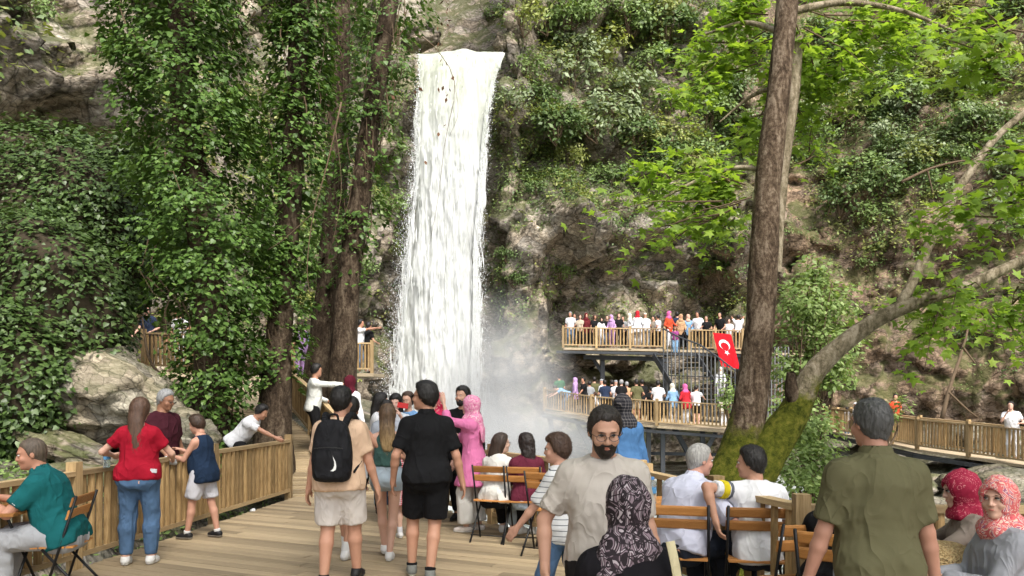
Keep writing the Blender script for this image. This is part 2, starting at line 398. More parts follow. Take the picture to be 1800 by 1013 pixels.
# centre line and half-width of the fall, top to bottom (photo rows at 34 m)
FALL = [(98, 812, 76, 35.6), (104, 811, 75, 35.0), (130, 807, 68, 34.5), (200, 798, 62, 34.1), (320, 790, 58, 33.8), (450, 779, 60, 33.6), (560, 774, 65, 33.4), (660, 768, 68, 33.2), (780, 764, 74, 33.0)]
fl = np.array([[*P(c, r, Y), wd / FPX * Y] for r, c, wd, Y in FALL])
fz = fl[::-1, 2]
nzf = 330; nxf = 90
tz = np.linspace(0, 1, nzf); zf = fl[0, 2] + (fl[-1, 2] - fl[0, 2]) * tz ** 1.05
cx = herm_i(zf, fz, fl[::-1, 0]) if 'herm_i' in globals() else np.interp(zf, fz, fl[::-1, 0])
cy = np.interp(zf, fz, fl[::-1, 1]); wd = np.interp(zf, fz, fl[::-1, 3])
TT, SS = np.meshgrid(zf, np.linspace(-1, 1, nxf), indexing='ij')
WX = cx[:, None] + SS * wd[:, None]; q = np.stack([WX.ravel(), np.zeros(WX.size), TT.ravel()], 1)
fall = np.repeat(((fl[0, 2] - zf) / 17)[:, None], nxf, 1).ravel()
st = fbm(q * np.array([2.2, 1, .13]), 5, 70, .6); lump = 1 - np.abs(fbm(q * np.array([1.6, 1, .36]) + 5, 4, 77)) * 2; fine = fbm(q * np.array([5.5, 1, .8]), 3, 80, .65)
edge = (1 - np.abs(SS.ravel()) ** 3)
WYv = np.repeat(cy[:, None], nxf, 1).ravel() - (np.sqrt(np.clip(1 - SS.ravel() ** 2, 0, 1)) * .55 + (.10 + .30 * np.clip(fall * 3, 0, 1)) * (st * .75 + lump * .5 + fine * .25)) * (.25 + .75 * edge) 
WXv = q[:, 0] + (np.abs(SS.ravel()) ** 4) * (.40 * fbm(np.stack([np.sign(SS.ravel()) * 7, q[:, 1], q[:, 2] * .7], 1), 3, 90, .6)) * np.clip(fall * 4, .2, 1)
iw = np.arange(nzf * nxf).reshape(nzf, nxf); wf = np.stack([iw[:-1, :-1], iw[1:, :-1], iw[1:, 1:], iw[:-1, 1:]], -1).reshape(-1, 4)
fallroot = empty('waterfall', P(775, 760, 33.2)); tag(fallroot, 'tall white waterfall dropping off the notch in the cliff', 'waterfall')
o = link('water_sheet', mesh_np('water_sheet', np.stack([WXv, WYv, q[:, 2] + np.clip(1 - fall * 9, 0, 1) * (.10 * fbm(q * np.array([1.3, 1, 0]) + 3, 3, 95) + .08 * np.abs(SS.ravel()) ** 3)], 1) - np.array(fallroot.location), wf, WATER_W, True), fallroot)

def quads_at(c, ax, ay):
    """one small quad per point, spanned by ax and ay"""
    v = np.stack([c - ax, c - ay, c + ax, c + ay], 1).reshape(-1, 3); n = len(c)
    return v, np.arange(4 * n).reshape(n, 4)
# torn spray along both flanks and at the foot: thousands of drops
ns = 20000; t = RNG.random(ns) ** .75; zs_ = fl[0, 2] - .3 + (fl[-1, 2] - fl[0, 2]) * t
sgn = np.where(RNG.random(ns) < .55, -1, 1); c0 = np.interp(zs_, fz, fl[::-1, 0]); w0 = np.interp(zs_, fz, fl[::-1, 3]); y0 = np.interp(zs_, fz, fl[::-1, 1])
spread = np.abs(RNG.normal(0, 1, ns)) * (.05 + .42 * t) * np.where(sgn > 0, .8, 1.0)
cxs = c0 + sgn * (w0 * (1.0 - .10 * RNG.random(ns)) + spread); cys = y0 - .1 - RNG.random(ns) * .9
nb_ = 16000; ang = RNG.normal(0, 1, nb_); rb = np.abs(RNG.normal(0, 1, nb_))
bxs = P(790, 760, 33)[0] + ang * 1.9; bzs = -1.4 + np.abs(RNG.normal(0, 1, nb_)) * 1.5 * np.exp(-(ang / 2.2) ** 2); bys = 32.0 - RNG.random(nb_) * 2.5
C = np.concatenate([np.stack([cxs, cys, zs_], 1), np.stack([bxs, bys, bzs], 1)]); n_ = len(C)
sz = (.004 + .009 * RNG.random(n_) ** 2)[:, None]; el = 1 + 2.0 * RNG.random(n_)[:, None]
a_ = RNG.random(n_) * math.pi; axv = np.stack([np.cos(a_), np.sin(a_) * .6, 0 * a_], 1) * sz; ayv = np.stack([.15 * RNG.normal(0, 1, n_), .1 * RNG.normal(0, 1, n_), np.ones(n_)], 1) * sz * el
v, f = quads_at(C - np.array(fallroot.location), axv, ayv)
o = link('spray', mesh_np('spray', v, f, plain((.85, .87, .88), .4, .4, name='spray_drops')), fallroot); o['kind'] = 'stuff'

# falling strands: long thin tongues of water torn off the sheet
nr = 4500; t = RNG.random(nr) ** .85; zr = fl[0, 2] - .5 + (fl[-1, 2] - fl[0, 2]) * t; c0 = np.interp(zr, fz, fl[::-1, 0]); w0 = np.interp(zr, fz, fl[::-1, 3]); y0 = np.interp(zr, fz, fl[::-1, 1])
u_ = RNG.uniform(-1, 1, nr); edge_ = RNG.random(nr) < .8; u_ = np.where(edge_, np.sign(u_) * (.90 + np.abs(RNG.normal(0, .10, nr)) * (.35 + t)), u_)
C = np.stack([c0 + u_ * w0, y0 - .75 * np.sqrt(np.clip(1 - u_ ** 2, .0, 1)) - .08 - .22 * RNG.random(nr) * np.clip(t * 3, .3, 1), zr], 1); wdt = (.010 + .028 * RNG.random(nr) ** 2)[:, None]; ln = (.08 + .45 * RNG.random(nr) ** 2)[:, None] * (.5 + t[:, None])
v, f = quads_at(C - np.array(fallroot.location), np.stack([np.ones(nr), .5 * RNG.normal(0, 1, nr), np.zeros(nr)], 1) * wdt, np.stack([.05 * RNG.normal(0, 1, nr), .05 * RNG.normal(0, 1, nr), np.ones(nr)], 1) * ln)
o = link('strands', mesh_np('strands', v, f, WATER_W), fallroot); o['kind'] = 'stuff'
# mist at the foot of the fall
def mist_mat(d):
    n = NT('mist'); n.t.nodes.remove(n.b); pv = n.n('VolumePrincipled', {'Color': (.93, .95, .97, 1), 'Density': d, 'Anisotropy': .1}); n.l(pv.outputs[0], n.out.inputs['Volume']); return n.m
def blob(c, r, seed, sub=3, amp=.25):
    bm = bmesh.new(); bmesh.ops.create_icosphere(bm, subdivisions=sub, radius=1.0); v = np.array([p.co[:] for p in bm.verts]); f = np.array([[q.index for q in p.verts] for p in bm.faces]); bm.free()
    v = v * (1 + amp * fbm(v * 1.6 + seed, 3, seed))[:, None]; return v * np.array(r) + np.array(c), f
mist = empty('mist', P(850, 760, 31)); tag(mist, 'white mist drifting off the foot of the waterfall', 'mist', kind='stuff')
n = NT('mist'); n.t.nodes.remove(n.b); co = n.coord('Object'); ln = n.n('VectorMath', {0: co}, operation='LENGTH').outputs['Value']
fall_ = n.math('POWER', n.math('SUBTRACT', 1.0, ln, True), 1.5); tex = n.ramp(n.noise(co, 2.2, 3, .6), [(.3, .4), (.7, 1.0)])
pv = n.n('VolumePrincipled', {'Color': (.93, .95, .97, 1), 'Density': n.math('MULTIPLY', n.math('MULTIPLY', fall_, tex), 1.5), 'Anisotropy': .1}); n.l(pv.outputs[0], n.out.inputs['Volume'])
MISTM = n.m; v, f = blob((0, 0, 0), (1, 1, 1), 3, 3, 0.0); MISTME = mesh_np('mist_cloud', v, f, MISTM, True)
for i, (px, py, Y, rx, ry, rz_) in enumerate([(880, 690, 31.0, 3.4, 1.8, 4.6), (930, 790, 28.8, 4.2, 1.8, 2.6), (790, 790, 30.6, 5.0, 1.6, 3.0)]):
    o = link('mist_cloud', MISTME, mist, P(px, py, Y) - Vector(mist.location), None, (rx, ry, rz_)); o['kind'] = 'stuff'
# plunge pool and stream
n = NT('stream_water'); v = n.coord('Object'); fo = n.noise(v, 1.2, 7, .65, .6); cw = n.mix(n.ramp(fo, [(.42, 0.0), (.60, 1.0)]), (.10, .13, .11), (.62, .66, .64)); n.bump(n.noise(v, 3.5, 6, .6), .6, .1); WPOOL = n.done(cw, .18, .5)
wx, wy, wf2 = grid_mesh(np.linspace(-5, 13, 70), np.linspace(8, 36, 110)); wz = -1.72 + .10 * fbm(np.stack([wx, wy, 0 * wx], 1) * .9, 4, 12)
tag(link('water', mesh_np('water', np.stack([wx, wy, wz], 1), wf2, WPOOL, True)), kind='structure')
# ------------------------------------------------------------------ timber: deck, ramp, fences, far terraces
W_DECK = woodmat('deck_timber', (.25, .185, .108), (.45, .355, .228), .8, (1.2, 22, 22))
W_FENCE = woodmat('fence_timber', (.22, .135, .055), (.44, .30, .145), .7, (16, 16, 1.5))
W_RAIL = woodmat('rail_timber', (.28, .19, .095), (.52, .385, .215), .7, (1.5, 16, 16))
STEEL = plain((.06, .065, .072), .5, .4, .4, name='dark_steel', var=.25)
GALV = plain((.17, .175, .18), .45, .5, .5, name='galvanised_steel')
unit = MB().box((0, 0, 0), (1, 1, 1)).mesh('plank_shape', W_DECK)
def bevel_box(name, mat, b=.06):
    """unit box with worn (chamfered) long edges, long axis X"""
    ys_ = [(-.5, -.5), (.5, -.5), (.5, .5 - b * 2), (.5 - b, .5), (-.5 + b, .5), (-.5, .5 - b * 2)]; m = MB()
    for x in (-.5, .5): m.v += [Vector((x, y, z)) for y, z in ys_]
    k = len(ys_); m.f = [[i, (i + 1) % k, (i + 1) % k + k, i + k][::-1] for i in range(k)] + [list(range(k)), list(range(k, 2 * k))[::-1]]
    me = m.mesh(name, mat); bm = bmesh.new(); bm.from_mesh(me); bmesh.ops.recalc_face_normals(bm, faces=bm.faces); bm.to_mesh(me); bm.free(); return me
PLANK = bevel_box('plank', W_DECK)
TH = math.radians(24)
UD, VD = Vector((math.cos(TH), -math.sin(TH), 0)), Vector((math.sin(TH), math.cos(TH), 0))
DECK = [(-4.75, 2.2), (-4.12, 7.3), (-3.46, 12.35), (-3.05, 13.6), (-2.0, 12.5), (-.25, 9.9), (1.22, 7.75), (1.66, 6.2), (2.02, 5.25), (4.6, 5.0), (4.6, 2.2)]
deck = empty('deck', (0, 0, 0)); tag(deck, kind='structure')
def row_cuts(poly, v):
    xs_ = []
    for i in range(len(poly)):
        a, b = Vector((*poly[i], 0)), Vector((*poly[(i + 1) % len(poly)], 0)); va, vb = a.dot(VD) - v, b.dot(VD) - v
        if (va < 0) != (vb < 0): xs_.append((a + (b - a) * (va / (va - vb))).dot(UD))
    return sorted(xs_)
pitch = .147; vv = [Vector((*p, 0)).dot(VD) for p in DECK]; v0 = min(vv); k = 0
while v0 + pitch * (k + .5) < max(vv):
    c = row_cuts(DECK, v0 + pitch * (k + .5)); vc = v0 + pitch * (k + .5)
    for a, b in zip(c[::2], c[1::2]):
        a -= .03; b += .03; s0 = a
        cuts = [q for q in np.arange(-9 + (1.9 if k % 2 else 0) + .2 * (k % 3), 9, 3.9) if a + .5 < q < b - .5] + [b]
        for q in cuts:
            cc = UD * ((s0 + q) / 2) + VD * vc
            link('deck_board', PLANK, deck, (cc.x + random.uniform(-.004, .004), cc.y, -.016 + random.uniform(-.003, .003)), (0, 0, -TH + random.uniform(-.0015, .0015)), (q - s0 - .006, pitch - .011 - random.random() * .004, .032)); s0 = q
    k += 1
# joists and a dark rim under the boards
mb = MB(); 
for i in range(len(DECK) - 1):
    mb.bar((*DECK[i], -.12), (*DECK[i + 1], -.12), .16, .06)
mb.build('edge_beam', STEEL, deck)
mb = MB()
for q in np.arange(-4, 5, .6):
    for a, b in [((UD * q + VD * 4.2), (UD * q + VD * 11.5))]:
        if -4.0 < a.x < 4.0 and -3.4 < b.x and b.x < -.1: mb.bar((a.x, a.y, -.10), (b.x, b.y, -.10), .13, .05)
if mb.v: mb.build('joist', STEEL, deck)
# ramp going up past the ivy-clad trees
path = empty('ramp', (-3.3, 12.6, 0)); tag(path, kind='structure')
RL = [(-3.46, 12.35, 0), (-4.25, 14.0, .42), (-5.3, 16, .80), (-6.8, 18.6, 1.25)]; RR = [(-2.2, 12.75, 0), (-3.2, 14.0, .42), (-4.25, 16, .80), (-5.6, 18.6, 1.25)]
pl_, pr_ = spline(RL, 46), spline(RR, 46)
for a, b in zip(pl_, pr_):
    A, B = Vector(a), Vector(b); d = (B - A); m_ = (A + B) / 2 - path.location
    link('ramp_board', PLANK, path, m_ + Vector((0, 0, -.02)), (0, 0, math.atan2(d.y, d.x)), (d.length + .1, .136, .032))

W_POST = woodmat('post_timber', (.26, .175, .078), (.50, .355, .19), .72, (14, 14, 1.2))
BAL = {}
def fence(label, pts, base, h=.95, post=.10, bw=.075, pitch=.105, postx=.10, closed_posts=True, gap=.13, group='timber fences', posts_every=2.0, lastpost=True, balusters=True):
    """a run of timber fence through plan points (x, y, z): posts, rails, one object per baluster"""
    pts = [Vector(p) for p in pts]; root = empty('timber_fence', pts[0]); tag(root, label, 'fence', group); L0 = pts[0]
    key = (bw,)
    if key not in BAL:      # half-round baluster, unit height
        m = MB(); k = 7
        for z in (0, 1): m.v += [Vector((bw / 2 * math.cos(t), -bw * .42 * math.sin(t), z)) for t in np.linspace(0, math.pi, k)] + [Vector((0, .008, z))]
        k += 1; m.f = [[i, (i + 1) % k, (i + 1) % k + k, i + k] for i in range(k)] + [list(range(k))[::-1], list(range(k, 2 * k))]
        BAL[key] = m.mesh('baluster', W_FENCE)
    POST = MB().box((0, 0, .5), (post, post, 1)).mesh('post', W_POST)
    for a, b in zip(pts[:-1], pts[1:]):
        d = b - a; L = math.hypot(d.x, d.y); n_ = max(1, round(L / posts_every)); rz = math.atan2(d.y, d.x)
        for i in range(n_):
            p0, p1 = a + d * (i / n_), a + d * ((i + 1) / n_); s = d.normalized()
            o = link('post', POST, root, p0 - L0 + Vector((0, 0, -.02)), (0, 0, rz), (1, 1, h + .10 + random.uniform(-.01, .01)))
            up = Vector((0, 0, 1))
            for nm, z, wz, wy in (('top_rail', h - .02, .045, .10), ('bottom_rail', gap, .05, .08)):
                m = MB().box((0, 0, 0), (1, 1, 1)).mesh(nm, W_RAIL); c = (p0 + p1) / 2 - L0 + Vector((0, 0, z)); sl = math.atan2(d.z, L)
                link(nm, m, root, c, (0, -sl, rz), ((p1 - p0).length - post * .9, wy, wz))
            if balusters:
                k = max(1, int((L / n_ - post) / pitch))
                for q in range(k):
                    t = (post * .5 + (L / n_ - post) * (q + .5) / k) / (L / n_); pp = p0 + (p1 - p0) * t - L0
                    link('baluster', BAL[key], root, pp + Vector((0, 0, gap + .02)), (random.uniform(-.012, .012), random.uniform(-.012, .012), rz + random.uniform(-.08, .08)), (random.uniform(.9, 1.05), 1, h - .045 - gap - .018))
    if lastpost: link('post', POST, root, pts[-1] - L0 + Vector((0, 0, -.02)), (0, 0, 0), (1, 1, h + .10))
    return root
fence('long timber fence beside the boy in navy and the woman in red', [(-4.62, 3.4, 0), (-4.16, 7.3, 0), (-3.85, 9.9, 0), (-3.55, 12.2, 0)], 0, .93, pitch=.118, bw=.092, posts_every=2.6)
fence('timber fence climbing the ramp behind the man in the white shirt', [(-3.12, 13.7, .30), (-4.2, 16, .78), (-5.35, 18.6, 1.22)], 0, .98)
fence('timber fence behind the chairs of the two seated girls', [(-1.9, 12.2, 0), (-.25, 9.85, 0), (1.28, 7.6, 0)], 0, .93, posts_every=1.5)
fence('timber fence with square posts behind the two seated men', [(1.30, 7.45, 0), (1.66, 6.25, 0), (1.96, 5.2, 0), (3.3, 5.12, 0), (4.6, 5.05, 0)], 0, .92, pitch=.15, posts_every=1.7)
# walkway left of the fall with its short end of fence, and the stair rail behind the ivy
def slab(name, pts, z0, th, mat, parent=None, boards=None):
    m = MB(); n_ = len(pts); m.v = [Vector((p[0], p[1], (p[2] if len(p) > 2 else z0))) for p in pts] + [Vector((p[0], p[1], (p[2] if len(p) > 2 else z0) - th)) for p in pts]
    m.f = [list(range(n_)), list(range(n_, 2 * n_))[::-1]] + [[i, i + n_, (i + 1) % n_ + n_, (i + 1) % n_] for i in range(n_)]
    me = m.mesh(name, mat); bm = bmesh.new(); bm.from_mesh(me); bmesh.ops.recalc_face_normals(bm, faces=bm.faces); bm.to_mesh(me); bm.free()
    return link(name, me, parent)
FD = woodmat('terrace_boards', (.32, .25, .16), (.52, .43, .30), .8, (1, 7, 7))
def terrace(name, label, pts, th=.10, cat='terrace'):
    r = empty(name, (0, 0, 0)); tag(r, kind='structure'); slab('decking', pts, 0, th, FD, r); return r
lw_ = terrace('walkway_upper', '', [(-5.6, 24.1, 2.28), (-4.35, 24.15, 2.28), (-4.25, 25.6, 2.28), (-5.6, 27.2, 2.28), (-9.4, 26.4, 2.28), (-10.2, 20.5, 2.28), (-7.1, 18.6, 1.30), (-5.5, 18.7, 1.30), (-5.6, 23.0, 2.28)])
fence('short timber fence end beside the fall under the couple taking a photo', [(-7.1, 24.3, 2.3), (-5.75, 24.2, 2.3), (-4.42, 24.25, 2.3)], 0, .95, posts_every=1.4)
fence('brown stair fence half hidden behind the ivy above the boulder', [(-9.3, 19.4, 2.25), (-8.1, 19.3, 2.2), (-6.9, 18.6, 1.25)], 0, .95)

# far terraces right of the fall
def strut(root, a, b, w_=.16): MB().bar(a, b, w_, w_).build('strut', STEEL, root)
LT = [P(957, 722, 33.7), P(1040, 737, 31.6), P(1155, 748, 29.4), P(1300, 758, 27.6)]
lt = terrace('terrace_lower', '', [tuple(p) for p in LT] + [(LT[3].x + 1.5, 28.2, LT[3].z), (11.5, 35.0, .5), (2.2, 36.0, .75)])
mb = MB()
for a, b in zip(LT[:-1], LT[1:]): mb.bar(a + Vector((0, .05, -.24)), b + Vector((0, .05, -.24)), .28, .10)
mb.build('edge_beam', STEEL, lt)
fence('lower terrace fence with people leaning over it', LT, 0, .95, pitch=.145, bw=.065, posts_every=2.6, group='terrace fences')
for px, py, py2, dx in ((965, 730, 800, 14), (1010, 735, 815, 40), (1048, 742, 830, 0), (1105, 748, 835, 45), (1140, 750, 850, 0), (1165, 752, 850, 0), (1185, 752, 835, 45), (1235, 756, 850, 0), (1260, 756, 835, -40)):
    Y = float(np.interp(px, [957, 1040, 1155, 1300], [33.7, 31.6, 29.4, 27.6])) + .3; strut(lt, P(px, py, Y), P(px + dx, py2, Y + .2))
strut(lt, P(1050, 795, 31.8), P(1280, 800, 28.4), .12)
UT = [P(990, 611, 38.0 * .93), P(1168, 614, 34.6), P(1305, 618, 33.8)]
ut = terrace('terrace_upper', '', [tuple(UT[0]), tuple(UT[1]), tuple(UT[2]), (14.0, 36.0, UT[2].z), (12, 38.4, UT[2].z), (2.6, 38.2, UT[0].z)])
mb = MB()
mb.bar(UT[0] + Vector((-.3, .1, -.20)), UT[1] + Vector((0, .1, -.20)), .22, .12); mb.bar(UT[1] + Vector((0, .1, -.20)), UT[2] + Vector((.5, .1, -.20)), .22, .12)
mb.bar(UT[0] + Vector((1.0, .6, -.42)), UT[1] + Vector((0, .6, -.42)), .22, .2); mb.build('edge_beam', STEEL, ut)
strut(ut, P(1059, 625, 36.0), P(1059, 700, 36.0), .2); strut(ut, P(1040, 626, 36.2), P(1058, 655, 36.0), .14); strut(ut, P(1170, 622, 34.8), P(1172, 720, 34.8), .22); strut(ut, P(1160, 628, 34.9), P(1172, 660, 34.8), .14); strut(ut, P(1300, 622, 34.2), P(1300, 760, 34.2), .2)
fence('upper terrace fence left of the stair head', [UT[0], UT[1]], 0, .93, pitch=.145, bw=.07, posts_every=1.4, group='terrace fences')
fence('upper terrace fence right of the stair head, with the flag hung on it', [P(1212, 616, 34.4), UT[2]], 0, .93, pitch=.145, bw=.07, posts_every=1.5, group='terrace fences')
W_TREAD = woodmat('tread_timber', (.10, .08, .055), (.2, .165, .115), .85, (1, 7, 7))
# caged steel stair between the terraces
stair = empty('steel_stair', P(1230, 750, 31.0)); tag(stair, 'open steel stair with upright bars between the two terraces', 'stair'); SL = Vector(stair.location)
ntr = 14
for i in range(ntr):
    t = i / (ntr - 1); c = P(1188, 620, 33.9).lerp(P(1262, 742, 31.6), t); MB().box(c - SL, (1.5, .26, .04)).build('tread', W_TREAD, stair)
for dx in (-.95, .95):
    MB().bar(P(1186, 624, 34.0) - SL + Vector((dx, 0, 0)), P(1264, 748, 31.4) - SL + Vector((dx, 0, 0)), .06, .22).build('stringer', STEEL, stair)
for i in range(19):
    px = 1166 + i * 7.0; top = float(np.interp(px, [1166, 1192, 1230, 1262, 1292], [576, 592, 606, 628, 650])); Y = float(np.interp(px, [1166, 1292], [33.3, 30.6]))
    MB().bar(P(px, top, Y) - SL, P(px, 742 - (px < 1180) * 12, Y) - SL, .045, .045).build('bar', GALV if i % 2 else STEEL, stair)
mb = MB(); hp = [P(px, py, float(np.interp(px, [1166, 1292], [33.3, 30.6]))) - SL for px, py in ((1166, 578), (1192, 592), (1230, 606), (1262, 628), (1293, 652))]; mb.tube(hp, .035, 6); mb.build('handrail', STEEL, stair)
mb = MB(); mb.tube([P(1166, 738, 33.3) - SL, P(1292, 742, 30.6) - SL], .03, 6); mb.tube([P(1166, 660, 33.3) - SL, P(1292, 664, 30.6) - SL], .02, 6); mb.build('cross_rail', STEEL, stair)
# the second cage seen behind the plane tree
cage = empty('steel_cage', P(1385, 720, 29)); tag(cage, 'grey steel stair cage half hidden behind the big trunk', 'stair'); CL = Vector(cage.location)
for i in range(7): MB().bar(P(1350 + i * 6, 610, 29) - CL, P(1350 + i * 6, 735, 29) - CL, .04, .04).build('bar', GALV, cage)
for i in range(6): MB().box(P(1362, 640 + i * 15, 29.6) - CL, (1.2, .3, .05)).build('tread', W_TREAD, cage)

# right-hand walkway
RW = [P(1448, 756, 34.0), P(1530, 772, 29.0), P(1612, 790, 25.2), P(1702, 803, 23.2), P(1830, 822, 21.0)]
rw = terrace('walkway_right', '', [tuple(p) for p in RW] + [(RW[4].x + 1.6, 22.6, RW[4].z), (RW[3].x + 1.3, 24.9, RW[3].z), (RW[2].x + 1.0, 26.9, RW[2].z), (RW[1].x + .9, 30.6, RW[1].z), (RW[0].x + .8, 35.2, RW[0].z)], .08)
mb = MB()
for a, b in zip(RW[:-1], RW[1:]): mb.bar(a + Vector((0, .06, -.22)), b + Vector((0, .06, -.22)), .26, .12)
mb.build('edge_beam', STEEL, rw)
fence('fence along the near side of the long walkway at the foot of the slope', RW, 0, 1.0, pitch=.13, bw=.07, posts_every=1.55, group='walkway fences')
fence('fence along the far side of the long walkway at the foot of the slope', [(p.x + .9, p.y + 1.5, p.z) for p in RW], 0, 1.0, pitch=.15, bw=.07, posts_every=2.2, group='walkway fences')
for px, py, px2, py2 in ((1625, 815, 1560, 900), (1700, 815, 1620, 880), (1600, 800, 1600, 880), (1760, 830, 1760, 930)):
    Y = float(np.interp(px, [1448, 1530, 1612, 1702, 1830], [34, 29, 25.2, 23.2, 21])) + .3; strut(rw, P(px, py, Y), P(px2, py2, Y), .2)
# ------------------------------------------------------------------ vegetation
def tmpl(kind):
    if kind == 'ivy':
        v = [(0, .10, .03), (.36, .0, -.06), (.44, .30, -.07), (0, 1.0, -.10), (-.44, .30, -.07), (-.36, .0, -.06)]
        return np.array(v), np.array([(0, 1, 2), (0, 2, 3), (0, 3, 4), (0, 4, 5)])
    if kind == 'palm':
        o = [(0, .02, 0)]
        for i, (a, r) in enumerate([(-118, .50), (-88, .34), (-58, .80), (-30, .42), (0, 1.0), (30, .42), (58, .80), (88, .34), (118, .50)]):
            t = math.radians(a); o.append((r * math.sin(t), .18 + r * .82 * math.cos(t), -.10 * r * abs(math.sin(t)) - (.10 if r > .9 else 0)))
        v = [(0, .2, .05)] + o; return np.array(v), np.array([(0, i, i + 1) for i in range(1, len(v) - 1)] + [(0, len(v) - 1, 1)])
    v = [(0, 0, 0), (.27, .42, -.06), (0, 1.0, -.10), (-.27, .42, -.06)]
    return np.array(v), np.array([(0, 1, 2), (0, 2, 3)])
TM = {k: tmpl(k) for k in ('ivy', 'palm', 'leaf')}
def unit_rows(a): return a / (np.linalg.norm(a, axis=1)[:, None] + 1e-9)
def leaves(kind, pos, face, tip, size):
    tv, tf = TM[kind]; n = len(pos); f = unit_rows(face); t = unit_rows(tip - f * (tip * f).sum(1)[:, None]); b = np.cross(t, f)
    s = size[:, None, None]
    v = pos[:, None, :] + s * (tv[None, :, 0:1] * b[:, None, :] + tv[None, :, 1:2] * t[:, None, :] + tv[None, :, 2:3] * f[:, None, :])
    fc = (tf[None] + (np.arange(n) * len(tv))[:, None, None]).reshape(-1, 3)
    return v.reshape(-1, 3), fc
def jit(n, s): return RNG.normal(0, s, (n, 3))
IVY = leafmat('ivy_leaf', (.034, .070, .014), (.090, .165, .034), (.19, .29, .075), .28, .42, .3)
IVY2 = leafmat('bank_ivy_leaf', (.030, .055, .015), (.070, .12, .030), (.12, .17, .06), .2, .42, .35)
PLANE = leafmat('plane_leaf', (.15, .25, .034), (.28, .42, .062), (.42, .54, .11), .6, .5)
PALE = leafmat('pale_leaf', (.12, .19, .05), (.24, .33, .11), (.38, .46, .20), .4, .5)
SHR = [leafmat('shrub_leaf_dark', (.045, .080, .024), (.105, .165, .048), (.19, .25, .095), .25, .5), leafmat('shrub_leaf_mid', (.09, .145, .042), (.19, .275, .085), (.30, .37, .16), .3, .5), leafmat('shrub_leaf_grey', (.13, .18, .09), (.27, .33, .18), (.44, .49, .33), .3, .5), leafmat('shrub_leaf_yellow', (.15, .185, .045), (.28, .32, .09), (.42, .42, .17), .35, .5)]
TWIG = plain((.12, .085, .055), .85, .1, name='twig', var=.3, sc=6)
def barkmat(name, c, moss_top=None, rough=.9):
    n = NT(name); v = n.coord('Object', (1, 1, .35)); a = n.noise(v, 7, 6, .65, .8); b = n.noise(n.coord('Object', (1, 1, .8)), 22, 5, .7)
    c0 = n.ramp(n.math('ADD', n.math('MULTIPLY', a, .6), n.math('MULTIPLY', b, .4)), [(.40, c[0]), (.5, c[1]), (.60, c[2])])
    h = n.math('ADD', a, n.math('MULTIPLY', b, .6))
    if moss_top is not None:
        z = n.n('SeparateXYZ', {0: n.coord('Object')}).outputs[2]
        mf = n.ramp(n.math('ADD', n.math('MULTIPLY', n.math('SUBTRACT', moss_top, z), .55), n.math('MULTIPLY', n.noise(n.coord(), 2.4, 5, .65), 1.0)), [(.44, 0.0), (.60, 1.0)])
        c0 = n.mix(mf, c0, n.ramp(n.noise(n.coord(), 11, 5, .7), [(.35, (.04, .052, .006)), (.52, (.12, .13, .016)), (.68, (.22, .20, .035))])); h = n.math('ADD', h, n.math('MULTIPLY', n.math('MULTIPLY', n.noise(n.coord(), 60, 4, .8), mf), 1.5))
    n.bump(h, .9, .035); return n.done(c0, rough, .12)
BARK = barkmat('plane_bark', ((.030, .020, .013), (.095, .066, .044), (.22, .17, .125)), 1.75)
BARK_L = barkmat('limb_bark', ((.09, .075, .045), (.20, .165, .11), (.33, .28, .205)), 2.35)
BARK_D = barkmat('ivy_bark', ((.022, .015, .010), (.060, .042, .028), (.13, .10, .07)))
def trunk_mesh(pts, rad, n=60, seg=18, amp=.12, seed=1, flare=0.0):
    c = spline(pts, n); r = np.interp(np.linspace(0, 1, n), np.linspace(0, 1, len(rad)), rad)
    tg = np.gradient(c, axis=0); tg = unit_rows(tg); ref = np.array([1.0, .3, 0]); vs = []
    for i in range(n):
        ref = nrm_(ref - tg[i] * (ref @ tg[i])); b = np.cross(tg[i], ref); a = np.linspace(0, 2 * math.pi, seg, endpoint=False)
        vs.append(c[i] + r[i] * (np.cos(a)[:, None] * ref + np.sin(a)[:, None] * b))
    v = np.vstack(vs); ax = np.repeat(c, seg, 0); d = v - ax
    v = ax + d * (1 + amp * fbm(v * 2.2 + seed, 4, seed) + amp * .6 * fbm(v * np.array([6, 6, 2.]) + seed, 3, seed + 4))[:, None]
    i = np.arange(n * seg).reshape(n, seg); f = np.stack([i[:-1], np.roll(i[:-1], -1, 1), np.roll(i[1:], -1, 1), i[1:]], -1).reshape(-1, 4)
    return v, f, c
def nrm_(v): return v / (np.linalg.norm(v) + 1e-9)
def twigs(paths, rad):
    m = MB()
    for p in paths: m.tube(p, np.linspace(rad, rad * .3, len(p)), 5, cap=False)
    return m

